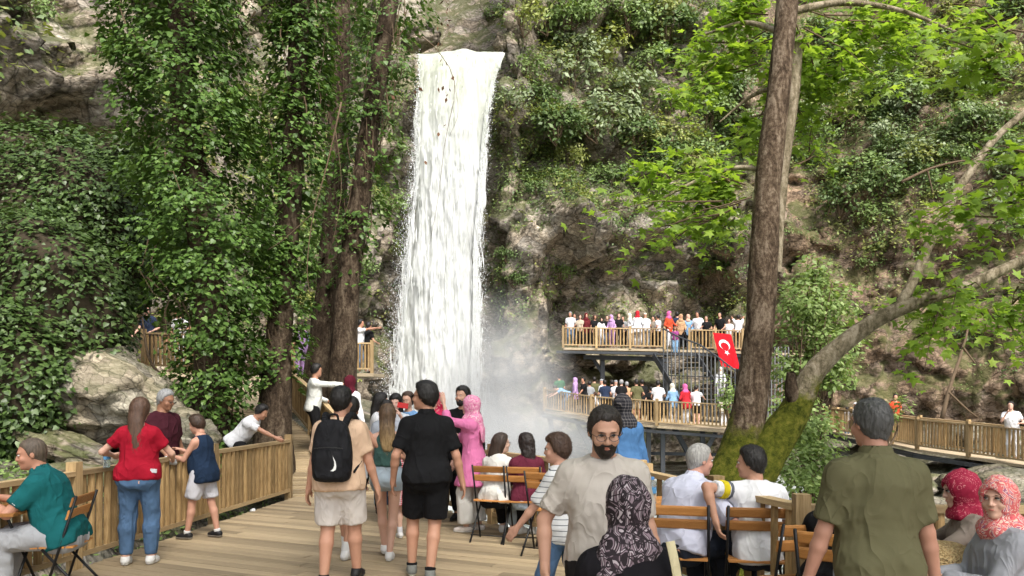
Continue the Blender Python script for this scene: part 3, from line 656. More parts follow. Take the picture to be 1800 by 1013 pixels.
# ---- ivy-clad trees on the bank left of the ramp
def ivy_tree(label, pts, rad, prof, nclump, leaf=.085, spread=.20, seed=0, nvine=10, per=(16, 34), gaps=.0, squash=.8):
    """prof: list of (z, ivy radius); the ivy hangs in overlapping sprays around the trunk"""
    v, f, c = trunk_mesh(pts, rad, seed=seed, seg=14); base = c[0].copy(); base[2] += .0
    root = empty('ivy_clad_tree', base); tag(root, label, 'tree', 'ivy-clad trees by the ramp')
    link('trunk', mesh_np('trunk', v - base, f, BARK_D, True), root)
    pz = np.array([q[0] for q in prof]); pr = np.array([q[1] for q in prof]); dn = np.interp(np.linspace(pz[0], pz[-1], 200), pz, pr + .15); cdf = np.cumsum(dn) / dn.sum()
    z = np.interp(RNG.random(nclump), cdf, np.linspace(pz[0], pz[-1], 200)); az = RNG.random(nclump) * 2 * math.pi
    R = np.interp(z, pz, pr); q = np.stack([np.cos(az) * 1.3, np.sin(az) * 1.3, z * .9], 1); nz = fbm(q + seed * 3, 3, seed); dens = fbm(q * 1.5 + 40 + seed, 3, seed + 9)
    rr = R * (.80 + .42 * nz + .12 * RNG.normal(0, 1, nclump)); rr = np.where(RNG.random(nclump) < .3, rr * RNG.random(nclump) ** .5, rr); ok = dens > -.32 + gaps
    cx = np.interp(z, c[:, 2], c[:, 0]) + rr * np.cos(az); cy = np.interp(z, c[:, 2], c[:, 1]) + rr * np.sin(az) * squash
    C = np.stack([cx, cy, z], 1)[ok]; az = az[ok]; out = np.stack([np.cos(az), np.sin(az), 0 * az], 1)
    k = RNG.integers(per[0], per[1], len(C)); idx = np.repeat(np.arange(len(C)), k); n = len(idx); s = RNG.random(n)
    # sprays droop: they leave the trunk outwards, then fall
    o2 = unit_rows(out[idx] + jit(n, .25) * np.array([1, 1, .2])); side = np.stack([-out[idx][:, 1], out[idx][:, 0], 0 * s], 1)
    pos = C[idx] + o2 * (spread * (1.4 * s - .35))[:, None] + side * RNG.normal(0, spread * .75, n)[:, None] + np.stack([0 * s, 0 * s, -spread * 1.1 * s ** 2 + RNG.normal(0, spread * .28, n)], 1)
    face = o2 * .55 + np.array([0, 0, .75]) + jit(n, .32); tip = o2 * .55 + np.array([0, 0, -.85]) + jit(n, .35)
    v, f = leaves('ivy', pos, face, tip, leaf * (.45 + .95 * RNG.random(n) ** 1.3))
    o = link('crown', mesh_np('crown', v - base, f, IVY), root)
    paths = []
    for i in range(nvine):
        z0 = RNG.uniform(pz[0] + .5, pz[-1]); a = RNG.uniform(0, 6.28); p = []
        for t in np.linspace(0, 1, 7):
            zz_ = z0 - t * RNG.uniform(.8, 1.6); r_ = np.interp(zz_, pz, pr) * (.75 + .2 * math.sin(t * 5 + i)); p.append((np.interp(zz_, c[:, 2], c[:, 0]) + r_ * math.cos(a + t * .5) - base[0], np.interp(zz_, c[:, 2], c[:, 1]) + r_ * math.sin(a + t * .5) * squash - base[1], zz_ - base[2]))
        paths.append(p)
    twigs(paths, .014).build('vine', TWIG, root)['kind'] = 'stuff'; return root
def T(lst): return [tuple(P(*q)) for q in lst]
ivy_tree('broadest ivy-clad tree, a wall of glossy ivy above the boy in navy', T([(372, 830, 12.6), (368, 740, 12.6), (372, 560, 12.6), (350, 380, 12.6), (325, 200, 12.6), (318, 0, 12.6), (310, -260, 12.6)]), [.34, .30, .25, .24, .22, .2, .15],
         [(.5, .42), (1.6, .55), (2.6, .80), (3.6, 1.12), (5.0, 1.25), (6.5, 1.34), (8.0, 1.32), (10.2, 1.0)], 1850, .080, .21, 3, 26, gaps=.22)
ivy_tree('slender ivy-clad tree with bare matted roots behind the stooping boy', T([(478, 830, 13.4), (482, 740, 13.4), (490, 600, 13.4), (505, 400, 13.4), (520, 200, 13.4), (528, 0, 13.4), (540, -250, 13.4)]), [.40, .30, .22, .2, .18, .16, .12],
         [(1.9, .30), (2.8, .40), (4.5, .50), (6.5, .55), (8.6, .55), (10.6, .5)], 560, .085, .19, 5, 30, gaps=.06)
ivy_tree('pale slanting trunk with thin ivy right behind the white shirted man', T([(556, 700, 17.5), (562, 640, 17.5), (580, 480, 17.5), (592, 300, 17.5), (598, 100, 17.5), (604, -150, 17.5)]), [.38, .32, .28, .26, .22, .18],
         [(3.6, .22), (5.5, .35), (8.0, .45), (11.5, .6)], 90, .10, .24, 8, 30, (10, 22))
ivy_tree('dark upright trunk beside the short fence, ivy tufts high up', T([(600, 760, 16.5), (604, 640, 16.5), (612, 500, 16.5), (634, 340, 16.5), (655, 190, 16.5), (688, -20, 16.5), (700, -160, 16.5)]), [.34, .29, .25, .23, .21, .18, .15],
         [(4.2, .22), (5.6, .42), (7.0, .50), (8.6, .6), (10.5, .75)], 190, .10, .26, 12, 34, (10, 24), .05)

# ---- ivy bank at the far left, rock lumps under it
SOIL = plain((.045, .036, .024), .95, .1, name='leaf_litter', var=.4, sc=3, bump=.6)
def ivy_bank(label, lumps, nper, leaf, seed):
    root = empty('ivy_bank', lumps[0][0]); tag(root, label, 'ivy', 'ivy banks on the slope'); b0 = np.array(root.location); vs, fs, n0 = [], [], 0; pos, face = [], []
    for i, (c, r) in enumerate(lumps):
        v, f = blob(c, r, seed + i * 3, 4, .30); vs.append(v - b0); fs.append(f + n0); n0 += len(v)
        fc = v[f].mean(1); nn = np.cross(v[f[:, 1]] - v[f[:, 0]], v[f[:, 2]] - v[f[:, 0]]); ar = np.linalg.norm(nn, axis=1); nn = nn / ar[:, None]
        wgt = ar * (nn[:, 1] < .45) * np.clip(.75 + fbm(fc * 1.1, 3, seed), .05, 2); j = RNG.choice(len(fc), nper[i], p=wgt / wgt.sum())
        cl = fc[j]; k = RNG.integers(8, 15, len(j)); ix = np.repeat(np.arange(len(j)), k); n = len(ix)
        pos.append(cl[ix] + nn[j][ix] * np.abs(RNG.normal(.05, .09, n))[:, None] + jit(n, .12)); face.append(nn[j][ix] * .6 + np.array([0, -.1, .75]) + jit(n, .3))
    link('bank', mesh_np('bank', np.vstack(vs), np.vstack(fs), SOIL, True), root)
    pos, face = np.vstack(pos), np.vstack(face); n = len(pos)
    v, f = leaves('ivy', pos, face, face * .6 + np.array([0, -.2, -.8]) + jit(n, .45), leaf * (.5 + .8 * RNG.random(n))); link('foliage', mesh_np('foliage', v - b0, f, IVY2), root)
ivy_bank('bank of dull green ivy beside the boulder, behind the man in the teal polo', [(P(-20, 690, 11.5), (1.1, .8, 1.5)), (P(20, 560, 12.4), (1.7, 1.0, 1.5)), (P(95, 440, 14.2), (1.5, .9, 1.9))], [850, 1100, 1100], .085, 21)
ivy_bank('slope of shaded ivy above the boulder and left of the broad ivy tree', [(P(195, 395, 16.0), (1.5, .8, 1.75)), (P(40, 330, 16.0), (1.9, .9, 1.2)), (P(135, 555, 16.2), (1.1, .7, 1.1))], [640, 560, 400], .11, 27)

# ---- boulders
def boulder(name, label, c, r, seed, mat=BOULDER, rot=(0, 0, 0), group=None, amp=.3, sub=5):
    v, f = blob((0, 0, 0), (1, 1, 1), seed, sub, amp); a, e = cells(v * 1.1 + seed, seed); v = v * (1 + .26 * (a - .5) - .05 * np.exp(-(e / .1) ** 2))[:, None]; a, e = cells(v * 2.6 + seed, seed + 3); v = v * (1 + .07 * (a - .5) + .03 * fbm(v * 5, 4, seed))[:, None]
    o = link(name, mesh_np(name, v * np.array(r), f, mat, True), None, c, rot); return tag(o, label, 'rock', group)
boulder('boulder', 'big pale sunlit boulder behind the woman in red', P(190, 705, 12.4), (1.35, 1.0, .72), 4, rot=(.0, .38, .15))
boulder('boulder', 'dark overhung rock under the pale boulder', P(150, 745, 12.9), (.95, .8, .5), 9, ROCK)
boulder('boulder', 'mossy round rock beside the stair fence', P(245, 680, 14.5), (.5, .5, .42), 14, ROCK)
boulder('boulder', 'long slanting rock behind the man in the teal polo', P(120, 790, 11.3), (.85, .45, .22), 18, ROCK, (0, .35, .2))
boulder('boulder', 'grey rock between the man in maroon and the boy in navy', P(310, 770, 11.6), (.62, .5, .40), 24, BOULDER)
boulder('boulder', 'flat pale rock close behind the near fence', P(150, 835, 9.6), (.5, .35, .16), 30, ROCK, (0, .2, .1))
boulder('boulder', 'dark rock perched at the crest left of the waterfall', P(737, 68, 37.5), (.95, .9, .55), 33, ROCK)
boulder('boulder', 'dark rock perched at the crest right of the waterfall', P(885, 78, 37.0), (.5, .7, .45), 37, ROCK)
for i, (px, py, Y, s) in enumerate(((1650, 905, 17.0, .5), (1700, 880, 18.5, .55), (1760, 860, 19.5, .6), (1600, 860, 21, .5), (1560, 905, 16, .45), (1790, 905, 15, .4), (1730, 770, 27.5, .7), (1790, 790, 25.5, .6), (1680, 850, 21, .4), (1640, 850, 22, .35), (1500, 890, 17, .5), (1715, 845, 22, .35))):
    boulder('stream_rock', 'brown stone of the rubble bank under the long walkway', P(px, py, Y), (s * 1.3, s, s * .7), 50 + i, ROCK if i % 2 else BOULDER, (0, 0, i), 'rubble stones under the walkway', sub=3)

# ---- the plane tree in front of the terraces
pt = empty('plane_tree', P(1275, 960, 11.0)); tag(pt, 'tall plane tree with mossy forked base and bright palmate leaves', 'tree'); PB = np.array(pt.location)
v, f, _ = trunk_mesh(T([(1240, 1010, 11), (1272, 900, 11), (1300, 800, 11), (1322, 690, 11), (1336, 560, 11), (1344, 420, 11), (1352, 300, 11), (1368, 160, 11), (1384, 0, 11), (1398, -200, 11)]), [.66, .47, .29, .225, .205, .195, .18, .162, .145, .13], 90, 22, .10, 3); link('trunk', mesh_np('trunk', v - PB, f, BARK, True), pt)
v, f, _ = trunk_mesh(T([(1290, 880, 11), (1345, 800, 10.9), (1395, 728, 10.8), (1437, 648, 10.7), (1520, 576, 10.6), (1600, 536, 10.5), (1700, 503, 10.4), (1800, 458, 10.3), (1960, 400, 10.1)]), [.34, .29, .215, .15, .112, .096, .082, .07, .06], 80, 18, .10, 7); link('limb', mesh_np('limb', v - PB, f, BARK_L, True), pt)
v, f, _ = trunk_mesh(T([(1578, 546, 10.52), (1612, 480, 10.6), (1650, 395, 10.7), (1700, 310, 10.8), (1755, 238, 10.9), (1830, 175, 11)]), [.075, .068, .06, .055, .05, .04], 40, 12, .10, 8); link('limb', mesh_np('limb', v - PB, f, BARK_L, True), pt)
v, f, _ = trunk_mesh(T([(1405, 720, 10.75), (1392, 690, 10.7), (1390, 655, 10.65)]), [.12, .10, .055], 14, 12, .25, 9); link('broken_stub', mesh_np('broken_stub', v - PB, f, BARK_D, True), pt)
v, f, _ = trunk_mesh(T([(1400, 60, 11.4), (1392, 160, 11.4), (1372, 330, 11.4), (1366, 480, 11.3)]), [.10, .11, .10, .06], 30, 12, .1, 12); link('limb', mesh_np('limb', v - PB, f, BARK_L, True), pt)
for pts_, rr_ in (([(1352, 300, 11.1), (1290, 296, 11.3), (1210, 325, 11.4), (1120, 375, 11.3)], [.045, .035, .025, .012]), ([(1392, 20, 11.1), (1480, 5, 11.3), (1580, 18, 11.2), (1690, 60, 11)], [.06, .05, .035, .015]), ([(1380, 60, 11.2), (1310, 40, 11.6), (1240, 60, 11.8)], [.05, .035, .015]), ([(1372, 150, 11.2), (1320, 170, 11.6), (1265, 215, 11.8)], [.045, .03, .012])):
    v, f, _ = trunk_mesh(T(pts_), rr_, 24, 8, .1, 5); link('limb', mesh_np('limb', v - PB, f, BARK_L, True), pt)
SPR = []   # leafy sprays: (start px,py) -> (end px,py), distance
for sx, sy, ex, ey, Y, n_ in ((1385, 20, 1215, 45, 10.5, 62), (1385, 30, 1230, 130, 10.3, 66), (1380, 90, 1255, 205, 10.2, 62), (1370, 140, 1290, 260, 10.6, 54), (1400, 15, 1560, 70, 10.0, 66), (1400, 40, 1520, 130, 9.8, 64), (1400, 20, 1670, 45, 9.8, 66), (1410, 60, 1480, 190, 10.4, 60), (1400, 10, 1620, 100, 10.4, 60), (1390, 5, 1330, 95, 10.0, 56), (1395, 100, 1440, 230, 10.8, 44),
                          (1390, -10, 1270, 10, 10.8, 50), (1400, -10, 1480, 20, 11.2, 54), (1395, -10, 1590, 10, 10.8, 48), (1370, 60, 1300, 170, 10.9, 50), (1390, 120, 1400, 215, 10.7, 36), (1330, 5, 1225, 85, 11.2, 46),
                          (1350, 330, 1130, 350, 9.6, 62), (1350, 335, 1080, 405, 9.5, 22), (1345, 330, 1180, 420, 9.7, 56), (1345, 325, 1250, 300, 9.8, 46), (1350, 330, 1230, 395, 10.0, 50), (1345, 330, 1160, 325, 10.0, 46), (1345, 330, 1110, 450, 9.5, 9), (1365, 290, 1450, 265, 10.6, 16), (1350, 340, 1290, 440, 10.2, 22),
                          (1830, 80, 1755, 130, 8.6, 26), (1830, 150, 1720, 105, 8.8, 30), (1850, 300, 1700, 350, 8.6, 40), (1840, 260, 1760, 240, 8.6, 22), (1850, 330, 1740, 385, 8.8, 30), (1830, 60, 1690, 60, 9.0, 26),
                          (1660, 515, 1610, 560, 10.2, 22), (1690, 510, 1680, 590, 10.1, 24), (1740, 490, 1770, 580, 9.9, 28), (1720, 500, 1790, 600, 9.9, 26), (1660, 510, 1640, 600, 10.2, 20), (1770, 480, 1800, 540, 9.8, 22), (1690, 505, 1620, 525, 10.1, 16), (1745, 490, 1700, 560, 10.0, 20)):
    dy_ = 1.9 if sx < 1420 else 0.3; SPR.append((P(sx, sy, Y + dy_ * .6), P(ex, ey, Y + dy_), n_))
pos, face, tip, siz, paths = [], [], [], [], []
for a, b, n_ in SPR:
    for rep in range(3):
        a0 = a; e = b + Vector((random.uniform(-.7, .7), random.uniform(-.7, .7), random.uniform(-.45, .45))); a = a0.lerp(e, random.uniform(.02, .4)); mid = (a + e) / 2 + Vector((0, 0, .12)); p = spline([a, a.lerp(mid, .6), mid, e], 10); paths.append(p - PB)
        m = int(n_ * 1.15); t = .30 + .70 * RNG.random(m) ** .8; q = np.stack([np.interp(t, np.linspace(0, 1, 10), p[:, i]) for i in range(3)], 1); d = np.array(e - a); d = d / np.linalg.norm(d)
        q = q + jit(m, .13) + np.array([0, 0, -.07]); pos.append(q); face.append(np.array([0, -.25, .9]) + jit(m, .38)); tip.append(d * .5 + np.array([0, -.1, -.55]) + jit(m, .45)); siz.append(.085 + .095 * RNG.random(m))
pos, face, tip, siz = np.vstack(pos), np.vstack(face), np.vstack(tip), np.concatenate(siz)
v, f = leaves('palm', pos, face, tip, siz); link('crown', mesh_np('crown', v - PB, f, PLANE), pt)
twigs(paths, .014).build('twig', TWIG, pt)['kind'] = 'stuff'

# ---- the tree that shades the deck: it stands behind the viewer, its crown spreads overhead
ct = empty('shade_tree', (4.6, -3.2, 0)); tag(ct, 'plane tree behind the viewer whose crown shades the deck', 'tree'); CB = np.array(ct.location)
v, f, _ = trunk_mesh([(4.6, -3.2, -1.5), (4.5, -3.0, 2), (4.2, -2.4, 5), (3.4, -1.2, 8)], [.45, .36, .3, .2], 30, 14, .1, 4); link('trunk', mesh_np('trunk', v - CB, f, BARK_L, True), ct)
pos, paths = [], []
for i in range(26):
    e = np.array([random.uniform(-3.2, 6.5), random.uniform(-4, 6.2), random.uniform(7.6, 9.4)]); paths.append(spline([np.array([3.6, -1.4, 7.2]) - CB, (np.array([3.6, -1.4, 7.6]) * .4 + e * .6) - CB + np.array([0, 0, .3]), e - CB], 8)); pos.append(e + jit(190, 1) * np.array([.75, .75, .28]))
pos = np.vstack(pos); pos = pos[pos[:, 2] > 6.9]; n = len(pos); v, f = leaves('palm', pos, np.array([0, 0, 1]) + jit(n, .4), jit(n, 1), .16 + .14 * RNG.random(n)); link('crown', mesh_np('crown', v - CB, f, PLANE), ct); twigs(paths, .05).build('branch', TWIG, ct)['kind'] = 'stuff'

# ---- small pale-leaved trees between the plane tree and the walkway
def bush(name, label, base, lobes, nleaf, leaf, mat, kind='leaf', group=None, cat='shrub', stems=5, stemr=.03):
    root = empty(name, base); tag(root, label, cat, group); b0 = np.array(base); pos, face, paths = [], [], []
    for c, r in lobes:
        c = np.array(c); n = int(nleaf * r[0] * r[2] / sum(q[1][0] * q[1][2] for q in lobes)); nc = max(4, n // 14)
        u = unit_rows(jit(nc, 1)); cc = c + u * np.array(r) * (RNG.random(nc) ** .45)[:, None] * (1 + .25 * fbm(u * 2 + c, 2, 5))[:, None]
        ix = RNG.integers(0, nc, n); s = min(r) * .16 + .05; q = cc[ix] + jit(n, 1) * np.array([s, s, s * .55]); pos.append(q); face.append(u[ix] * .45 + np.array([0, -.1, .8]) + jit(n, .4))
        for k_ in range(max(2, stems)):
            e = cc[RNG.integers(0, nc)]; m_ = (b0 + e) / 2 + RNG.normal(0, .12, 3); paths.append(spline([b0 * 0, (m_ - b0), e - b0], 8))
    pos, face = np.vstack(pos), np.vstack(face); n = len(pos); v, f = leaves(kind, pos, face, jit(n, .7) + np.array([0, -.15, -.35]), leaf * (.6 + .7 * RNG.random(n)))
    link('crown', mesh_np('crown', v - b0, f, mat), root); twigs(paths, stemr).build('trunk', TWIG, root); return root
bush('young_tree', 'pale green young tree behind the fork of the plane tree', P(1420, 860, 16), [(P(1420, 540, 16), (.75, .6, .75)), (P(1460, 620, 15.8), (.55, .5, .8)), (P(1395, 640, 16.2), (.5, .5, .8)), (P(1450, 540, 16.3), (.7, .5, .6)), (P(1460, 660, 15.5), (.5, .4, .35)), (P(1395, 740, 15.5), (.6, .5, .6)), (P(1430, 480, 16.2), (.4, .4, .4))], 6000, .125, PALE, cat='tree', stemr=.035)
bush('young_tree', 'pale green bush below the mossy limb behind the man in the yellow sleeved tee', P(1430, 900, 13), [(P(1415, 760, 13), (.55, .5, .55)), (P(1448, 815, 12.6), (.45, .45, .38)), (P(1400, 830, 12.4), (.45, .4, .4)), (P(1440, 860, 11.6), (.5, .4, .3))], 2600, .105, PALE)
bush('young_tree', 'little bright bush at the foot of the steel stair', P(1280, 740, 27.5), [(P(1283, 690, 27.2), (.5, .4, .75))], 420, .15, PALE)
bush('young_tree', 'leafy sprig in front of the long walkway by the man in orange', P(1560, 790, 21), [(P(1575, 715, 21), (.5, .3, .35)), (P(1555, 745, 21), (.35, .3, .5))], 240, .13, PALE)

# ---- shrubs on the gorge wall: each its own object, four kinds of leaf
SHM = []
for i in range(6):
    nl = 520; lob = [((0, 0, .15), (.75, .65, .55)), ((.45, -.1, .25), (.45, .4, .4)), ((-.4, .1, .3), (.45, .4, .45))]; pos, face = [], []
    for c, r in lob:
        n = nl // 3; nc = 16; u = unit_rows(jit(nc, 1)); cc = np.array(c) + u * np.array(r) * (RNG.random(nc) ** .4)[:, None]; ix = RNG.integers(0, nc, n); pos.append(cc[ix] + jit(n, .11)); face.append(u[ix] * .45 + np.array([0, -.25, .75]) + jit(n, .4))
    pos, face = np.vstack(pos), np.vstack(face); n = len(pos); v, f = leaves('leaf', pos, face, jit(n, .6) + np.array([0, -.2, -.35]), .15 * (.6 + .8 * RNG.random(n)))
    st = twigs([spline([(0, .1, -.5), tuple(RNG.normal(0, .15, 3)), tuple(pos[RNG.integers(0, n)])], 6) for _ in range(7)], .022)
    SHM.append([(mesh_np('crown', v, f, m), None) for m in SHR] + [st.mesh('trunk', TWIG)])
shr_spots = [(965, 60, 1, 1.3), (1010, 140, 2, 1.5), (1070, 190, 2, 1.6), (1120, 150, 2, 1.2), (985, 210, 0, 1.3), (1040, 215, 2, 1.2), (960, 250, 1, 1.1), (1110, 235, 0, 1.2), (1160, 60, 0, 1.6), (1110, 40, 1, 1.4), (1060, 90, 3, 1.2), (1200, 110, 0, 1.6), (1180, 180, 1, 1.2), (1240, 200, 1, 1.4), (1290, 250, 0, 1.4), (1260, 160, 0, 1.5), (1330, 90, 0, 1.6), (1230, 270, 1, 1.1), (930, 120, 1, .9), (920, 30, 3, 1.1), (1010, 30, 1, 1.2), (1500, 200, 3, 1.3), (1540, 160, 1, 1.3), (1600, 190, 2, 1.2), (1560, 240, 2, 1.1), (1450, 170, 0, 1.3), (1500, 300, 1, 1.2), (1580, 290, 2, 1.1), (1640, 260, 2, 1.1), (1690, 150, 1, 1.2), (1740, 110, 3, 1.2), (1680, 60, 3, 1.3), (1760, 30, 1, 1.3), (1620, 90, 1, 1.2), (1480, 360, 0, 1.2), (1530, 380, 1, .9), (1720, 220, 2, 1.1), (1780, 260, 1, 1.0), (1650, 330, 1, .8), (1460, 80, 0, 1.5), (1260, 420, 0, 1.1), (1265, 480, 0, 1.0), (1245, 350, 1, 1.0), (680, 150, 0, 1.2), (670, 270, 1, 1.0), (690, 370, 1, .9), (655, 60, 0, 1.2), (870, 20, 1, .8), (985, 490, 1, .7), (900, 500, 0, .7), (1740, 350, 2, .9), (1690, 590, 0, .6), (1520, 460, 1, .6), (940, 330, 0, .7), (1060, 310, 1, .8), (1150, 300, 0, .9), (20, 290, 1, .5), (120, 250, 1, .5), (60, 20, 1, .5), (880, 450, 0, .5), (1780, 400, 1, .9), (560, 480, 1, .9), (545, 540, 3, .7), (540, 440, 1, .8), (640, 480, 1, .6)]
for _ in range(75):
    a_, b_ = (random.uniform(890, 1335), random.uniform(-10, 320)) if random.random() < .55 else (random.uniform(1400, 1800), random.uniform(-10, 330)); shr_spots.append((a_, b_, random.choice((0, 1, 1, 2, 3)), random.uniform(.7, 1.2)))
LB = {0: 'dark green shrub', 1: 'mid green shrub', 2: 'grey green shrub', 3: 'yellow green shrub'}
def where(px, py):
    if px < 200: return 'on the cliff beyond the ivy bank'
    if px < 725: return 'on the wall beside the ivy-clad trunks, ' + ('high up' if py < 200 else 'halfway up' if py < 420 else 'low down')
    if px < 900: return 'beside the crest of the waterfall' if py < 100 else 'at the edge of the falling water'
    if px < 1345:
        c = 'next to the fall' if px < 990 else 'midway between fall and plane trunk' if px < 1130 else 'close to the plane trunk'
        return ('at the top of the wall ' if py < 100 else 'on the ledges ' if py < 300 else 'around the cave ') + c
    c = 'just beyond the plane trunk' if px < 1560 else 'far along the slope'
    return ('on top of the slope ' if py < 130 else 'halfway up the slope ' if py < 310 else 'low on the bare slope ') + c
for px, py, kd, s in shr_spots:
    p_, n_ = cliff_at(px, py); i = random.randrange(6); r = empty('cliff_shrub', p_ + n_ * .15 * s, random.uniform(-.6, .6)); s *= 1.25; r.scale = (s, s, s * random.uniform(.85, 1.15)); lb_ = ('large ' if s >= 1.55 else 'small ' if s < 1.2 else '') + LB[kd] + ' ' + where(px, py); tag(r, lb_, 'shrub', lb_.replace('shrub', 'shrubs', 1))
    link('crown', SHM[i][kd][0], r); link('trunk', SHM[i][4], r)
# ---- undergrowth covering ledges: one mass
m = P1[:, 1] > 9; U = 900 + FPX * P1[:, 0] / np.where(m, P1[:, 1], 1); Vv = HOR - FPX * (P1[:, 2] - CAM_H) / np.where(m, P1[:, 1], 1)
den = np.zeros(len(P1))
for x0, x1, y0, y1, d in ((870, 1340, -200, 330, 1.0), (1340, 2300, -200, 320, .85), (1340, 2300, 320, 460, .30), (1400, 2300, 460, 680, .07), (1225, 1310, 380, 570, 1.0), (850, 1240, 440, 570, .42), (880, 1130, 300, 430, .35), (1120, 1340, 300, 400, .6), (500, 725, -200, 480, .55), (500, 700, 480, 650, .25), (725, 890, -200, 70, .35), (-800, 180, -200, 235, .10), (-800, 180, 235, 420, .7), (180, 500, -200, 640, .35)):
    den = np.maximum(den, d * sm(x0 - 30, x0 + 30, U) * (1 - sm(x1 - 30, x1 + 30, U)) * sm(y0 - 25, y0 + 25, Vv) * (1 - sm(y1 - 25, y1 + 25, Vv)))
den = np.where(m, den, .3 * (P1[:, 2] < 23)); den *= np.clip(.55 + 1.5 * fbm(P1 * .55, 3, 55), 0, 2) * np.clip(.6 + CN[:, 2] * 1.0, .15, 1.5) * np.where(m, 1, 3); den[P1[:, 2] > 23.5] = 0
for mi, frac, nm, lf in ((0, .34, 'low dark green undergrowth on the ledges of the gorge wall', .15), (1, .38, 'mid green creepers and weeds on the gorge wall', .14), (3, .28, 'yellowish weeds and dry grass tufts on the gorge wall', .16)):
    wgt = den * np.clip(.5 + 1.6 * fbm(P1 * .35 + mi * 13, 3, 61 + mi), .02, 3); ncl = int(25000 * frac); j = RNG.choice(len(P1), ncl, p=wgt / wgt.sum())
    k = RNG.integers(9, 17, ncl); ix = np.repeat(j, k); n = len(ix); pos = P1[ix] + CN[ix] * np.abs(RNG.normal(.06, .12, n))[:, None] + np.repeat(jit(ncl, .12), k, 0) + jit(n, 1) * np.array([.22, .12, .15])
    face = CN[ix] * .5 + np.array([0, -.1, .75]) + jit(n, .42); tip = jit(n, .5) + np.array([0, -.2, -.5]) if mi != 3 else jit(n, .5) + np.array([0, -.2, .5])
    v, f = leaves('leaf', pos, face, tip, lf * (.45 + .9 * RNG.random(n)) * (1 if mi != 3 else 1.1)); tag(link('undergrowth', mesh_np('undergrowth', v, f, SHR[mi])), nm, 'undergrowth', kind='stuff')
# weeds on the ground by the fence and under the right fence
gxs = RNG.uniform(-8.5, -4.4, 1500); gys = RNG.uniform(6, 15, 1500); a2 = RNG.uniform(1.7, 6.0, 1200); b2 = RNG.uniform(5.8, 11, 1200); X = np.r_[gxs, a2]; Y = np.r_[gys, b2]; kk = (fbm(np.stack([X, Y, 0 * X], 1) * .8, 3, 71) > -.05); X, Y = X[kk], Y[kk]; Zg = ground_z(X, Y)
ix = np.repeat(np.arange(len(X)), 9); n = len(ix); pos = np.stack([X, Y, Zg + .04], 1)[ix] + jit(n, .11) * np.array([1, 1, .6]); v, f = leaves('leaf', pos, np.array([0, -.2, .8]) + jit(n, .4), jit(n, .6), .09 * (.5 + RNG.random(n)))
tag(link('undergrowth', mesh_np('undergrowth', v, f, SHR[1])), 'weeds on the ground outside the deck fences', 'undergrowth', kind='stuff')
# ---- bare branches and hanging vines
def branch(name, label, paths, r, cat='branch', mat=TWIG):
    b = Vector(paths[0][0]); root = empty(name, b); tag(root, label, cat)
    for i, p in enumerate(paths):
        q = spline([Vector(x) - b for x in p], 14); MB().tube(q, np.linspace(r if i == 0 else r * .5, r * .3, 14), 6).build('stem' if i == 0 else 'twig', mat, root, True)
    return root
branch('dead_branch', 'bare dead branch leaning on the slope behind the long walkway', [T([(1656, 735, 24), (1670, 680, 24.2), (1690, 620, 24.6), (1700, 570, 25), (1672, 520, 25.5)]), T([(1668, 690, 24.1), (1700, 720, 24), (1720, 735, 24)]), T([(1692, 610, 24.6), (1715, 640, 24.5)])], .075)
branch('bare_branch', 'long bare branch across the bushes on the slope', [T([(1585, 320, 27), (1640, 295, 27), (1700, 282, 27), (1745, 285, 27)]), T([(1630, 298, 27), (1640, 340, 27)])], .06)
hv = branch('hanging_vine', 'thin bare vine with dry leaves hanging before the waterfall', [T([(735, 60, 12), (770, 90, 12), (800, 150, 12), (782, 250, 12), (770, 350, 12), (755, 430, 12)]), T([(770, 90, 12), (790, 40, 12), (785, -40, 12)]), T([(800, 150, 12), (805, 200, 12), (790, 240, 12)]), T([(735, 60, 12), (700, 70, 12), (640, 30, 12), (560, 20, 12)])], .007)
pts_ = np.array([P(px, py, 12) for px, py in ((790, 60), (778, 110), (798, 135), (777, 150), (786, 158), (785, 173), (732, 157), (772, 230), (780, 222), (748, 285), (781, 0), (785, 20), (778, 40), (773, 75), (788, 35), (770, 50), (690, 170), (700, 60))]); pts_ = np.repeat(pts_, 2, 0) + jit(2 * len(pts_), .02); n = len(pts_)
v, f = leaves('leaf', pts_, jit(n, 1), jit(n, .4) + np.array([0, 0, -1]), .09 * (.6 + .6 * RNG.random(n))); link('dry_leaves', mesh_np('dry_leaves', v - np.array(hv.location), f, plain((.10, .045, .02), .8, name='dry_leaf')), hv)
branch('hanging_vine', 'pale looping vine hanging between the ivy-clad trunks', [T([(600, 180, 12.5), (575, 290, 12.5), (550, 380, 12.5), (540, 470, 12.5), (545, 520, 12.5)]), T([(590, 230, 12.5), (600, 330, 12.6), (585, 430, 12.6)]), T([(555, 370, 12.5), (500, 420, 12.5), (470, 440, 12.5)])], .014)
branch('leaning_branch', 'thick leaning branch between the boulder and the stair fence', [T([(345, 770, 12.2), (320, 720, 12.6), (290, 670, 13), (262, 630, 13.6), (250, 560, 14)]), T([(300, 690, 12.9), (330, 660, 13)])], .055)
# ------------------------------------------------------------------ people: implicit bodies and garments, meshed by surface nets
V = lambda *a: np.array(a, float)
def nrm(v): return v / (np.linalg.norm(v) + 1e-9)

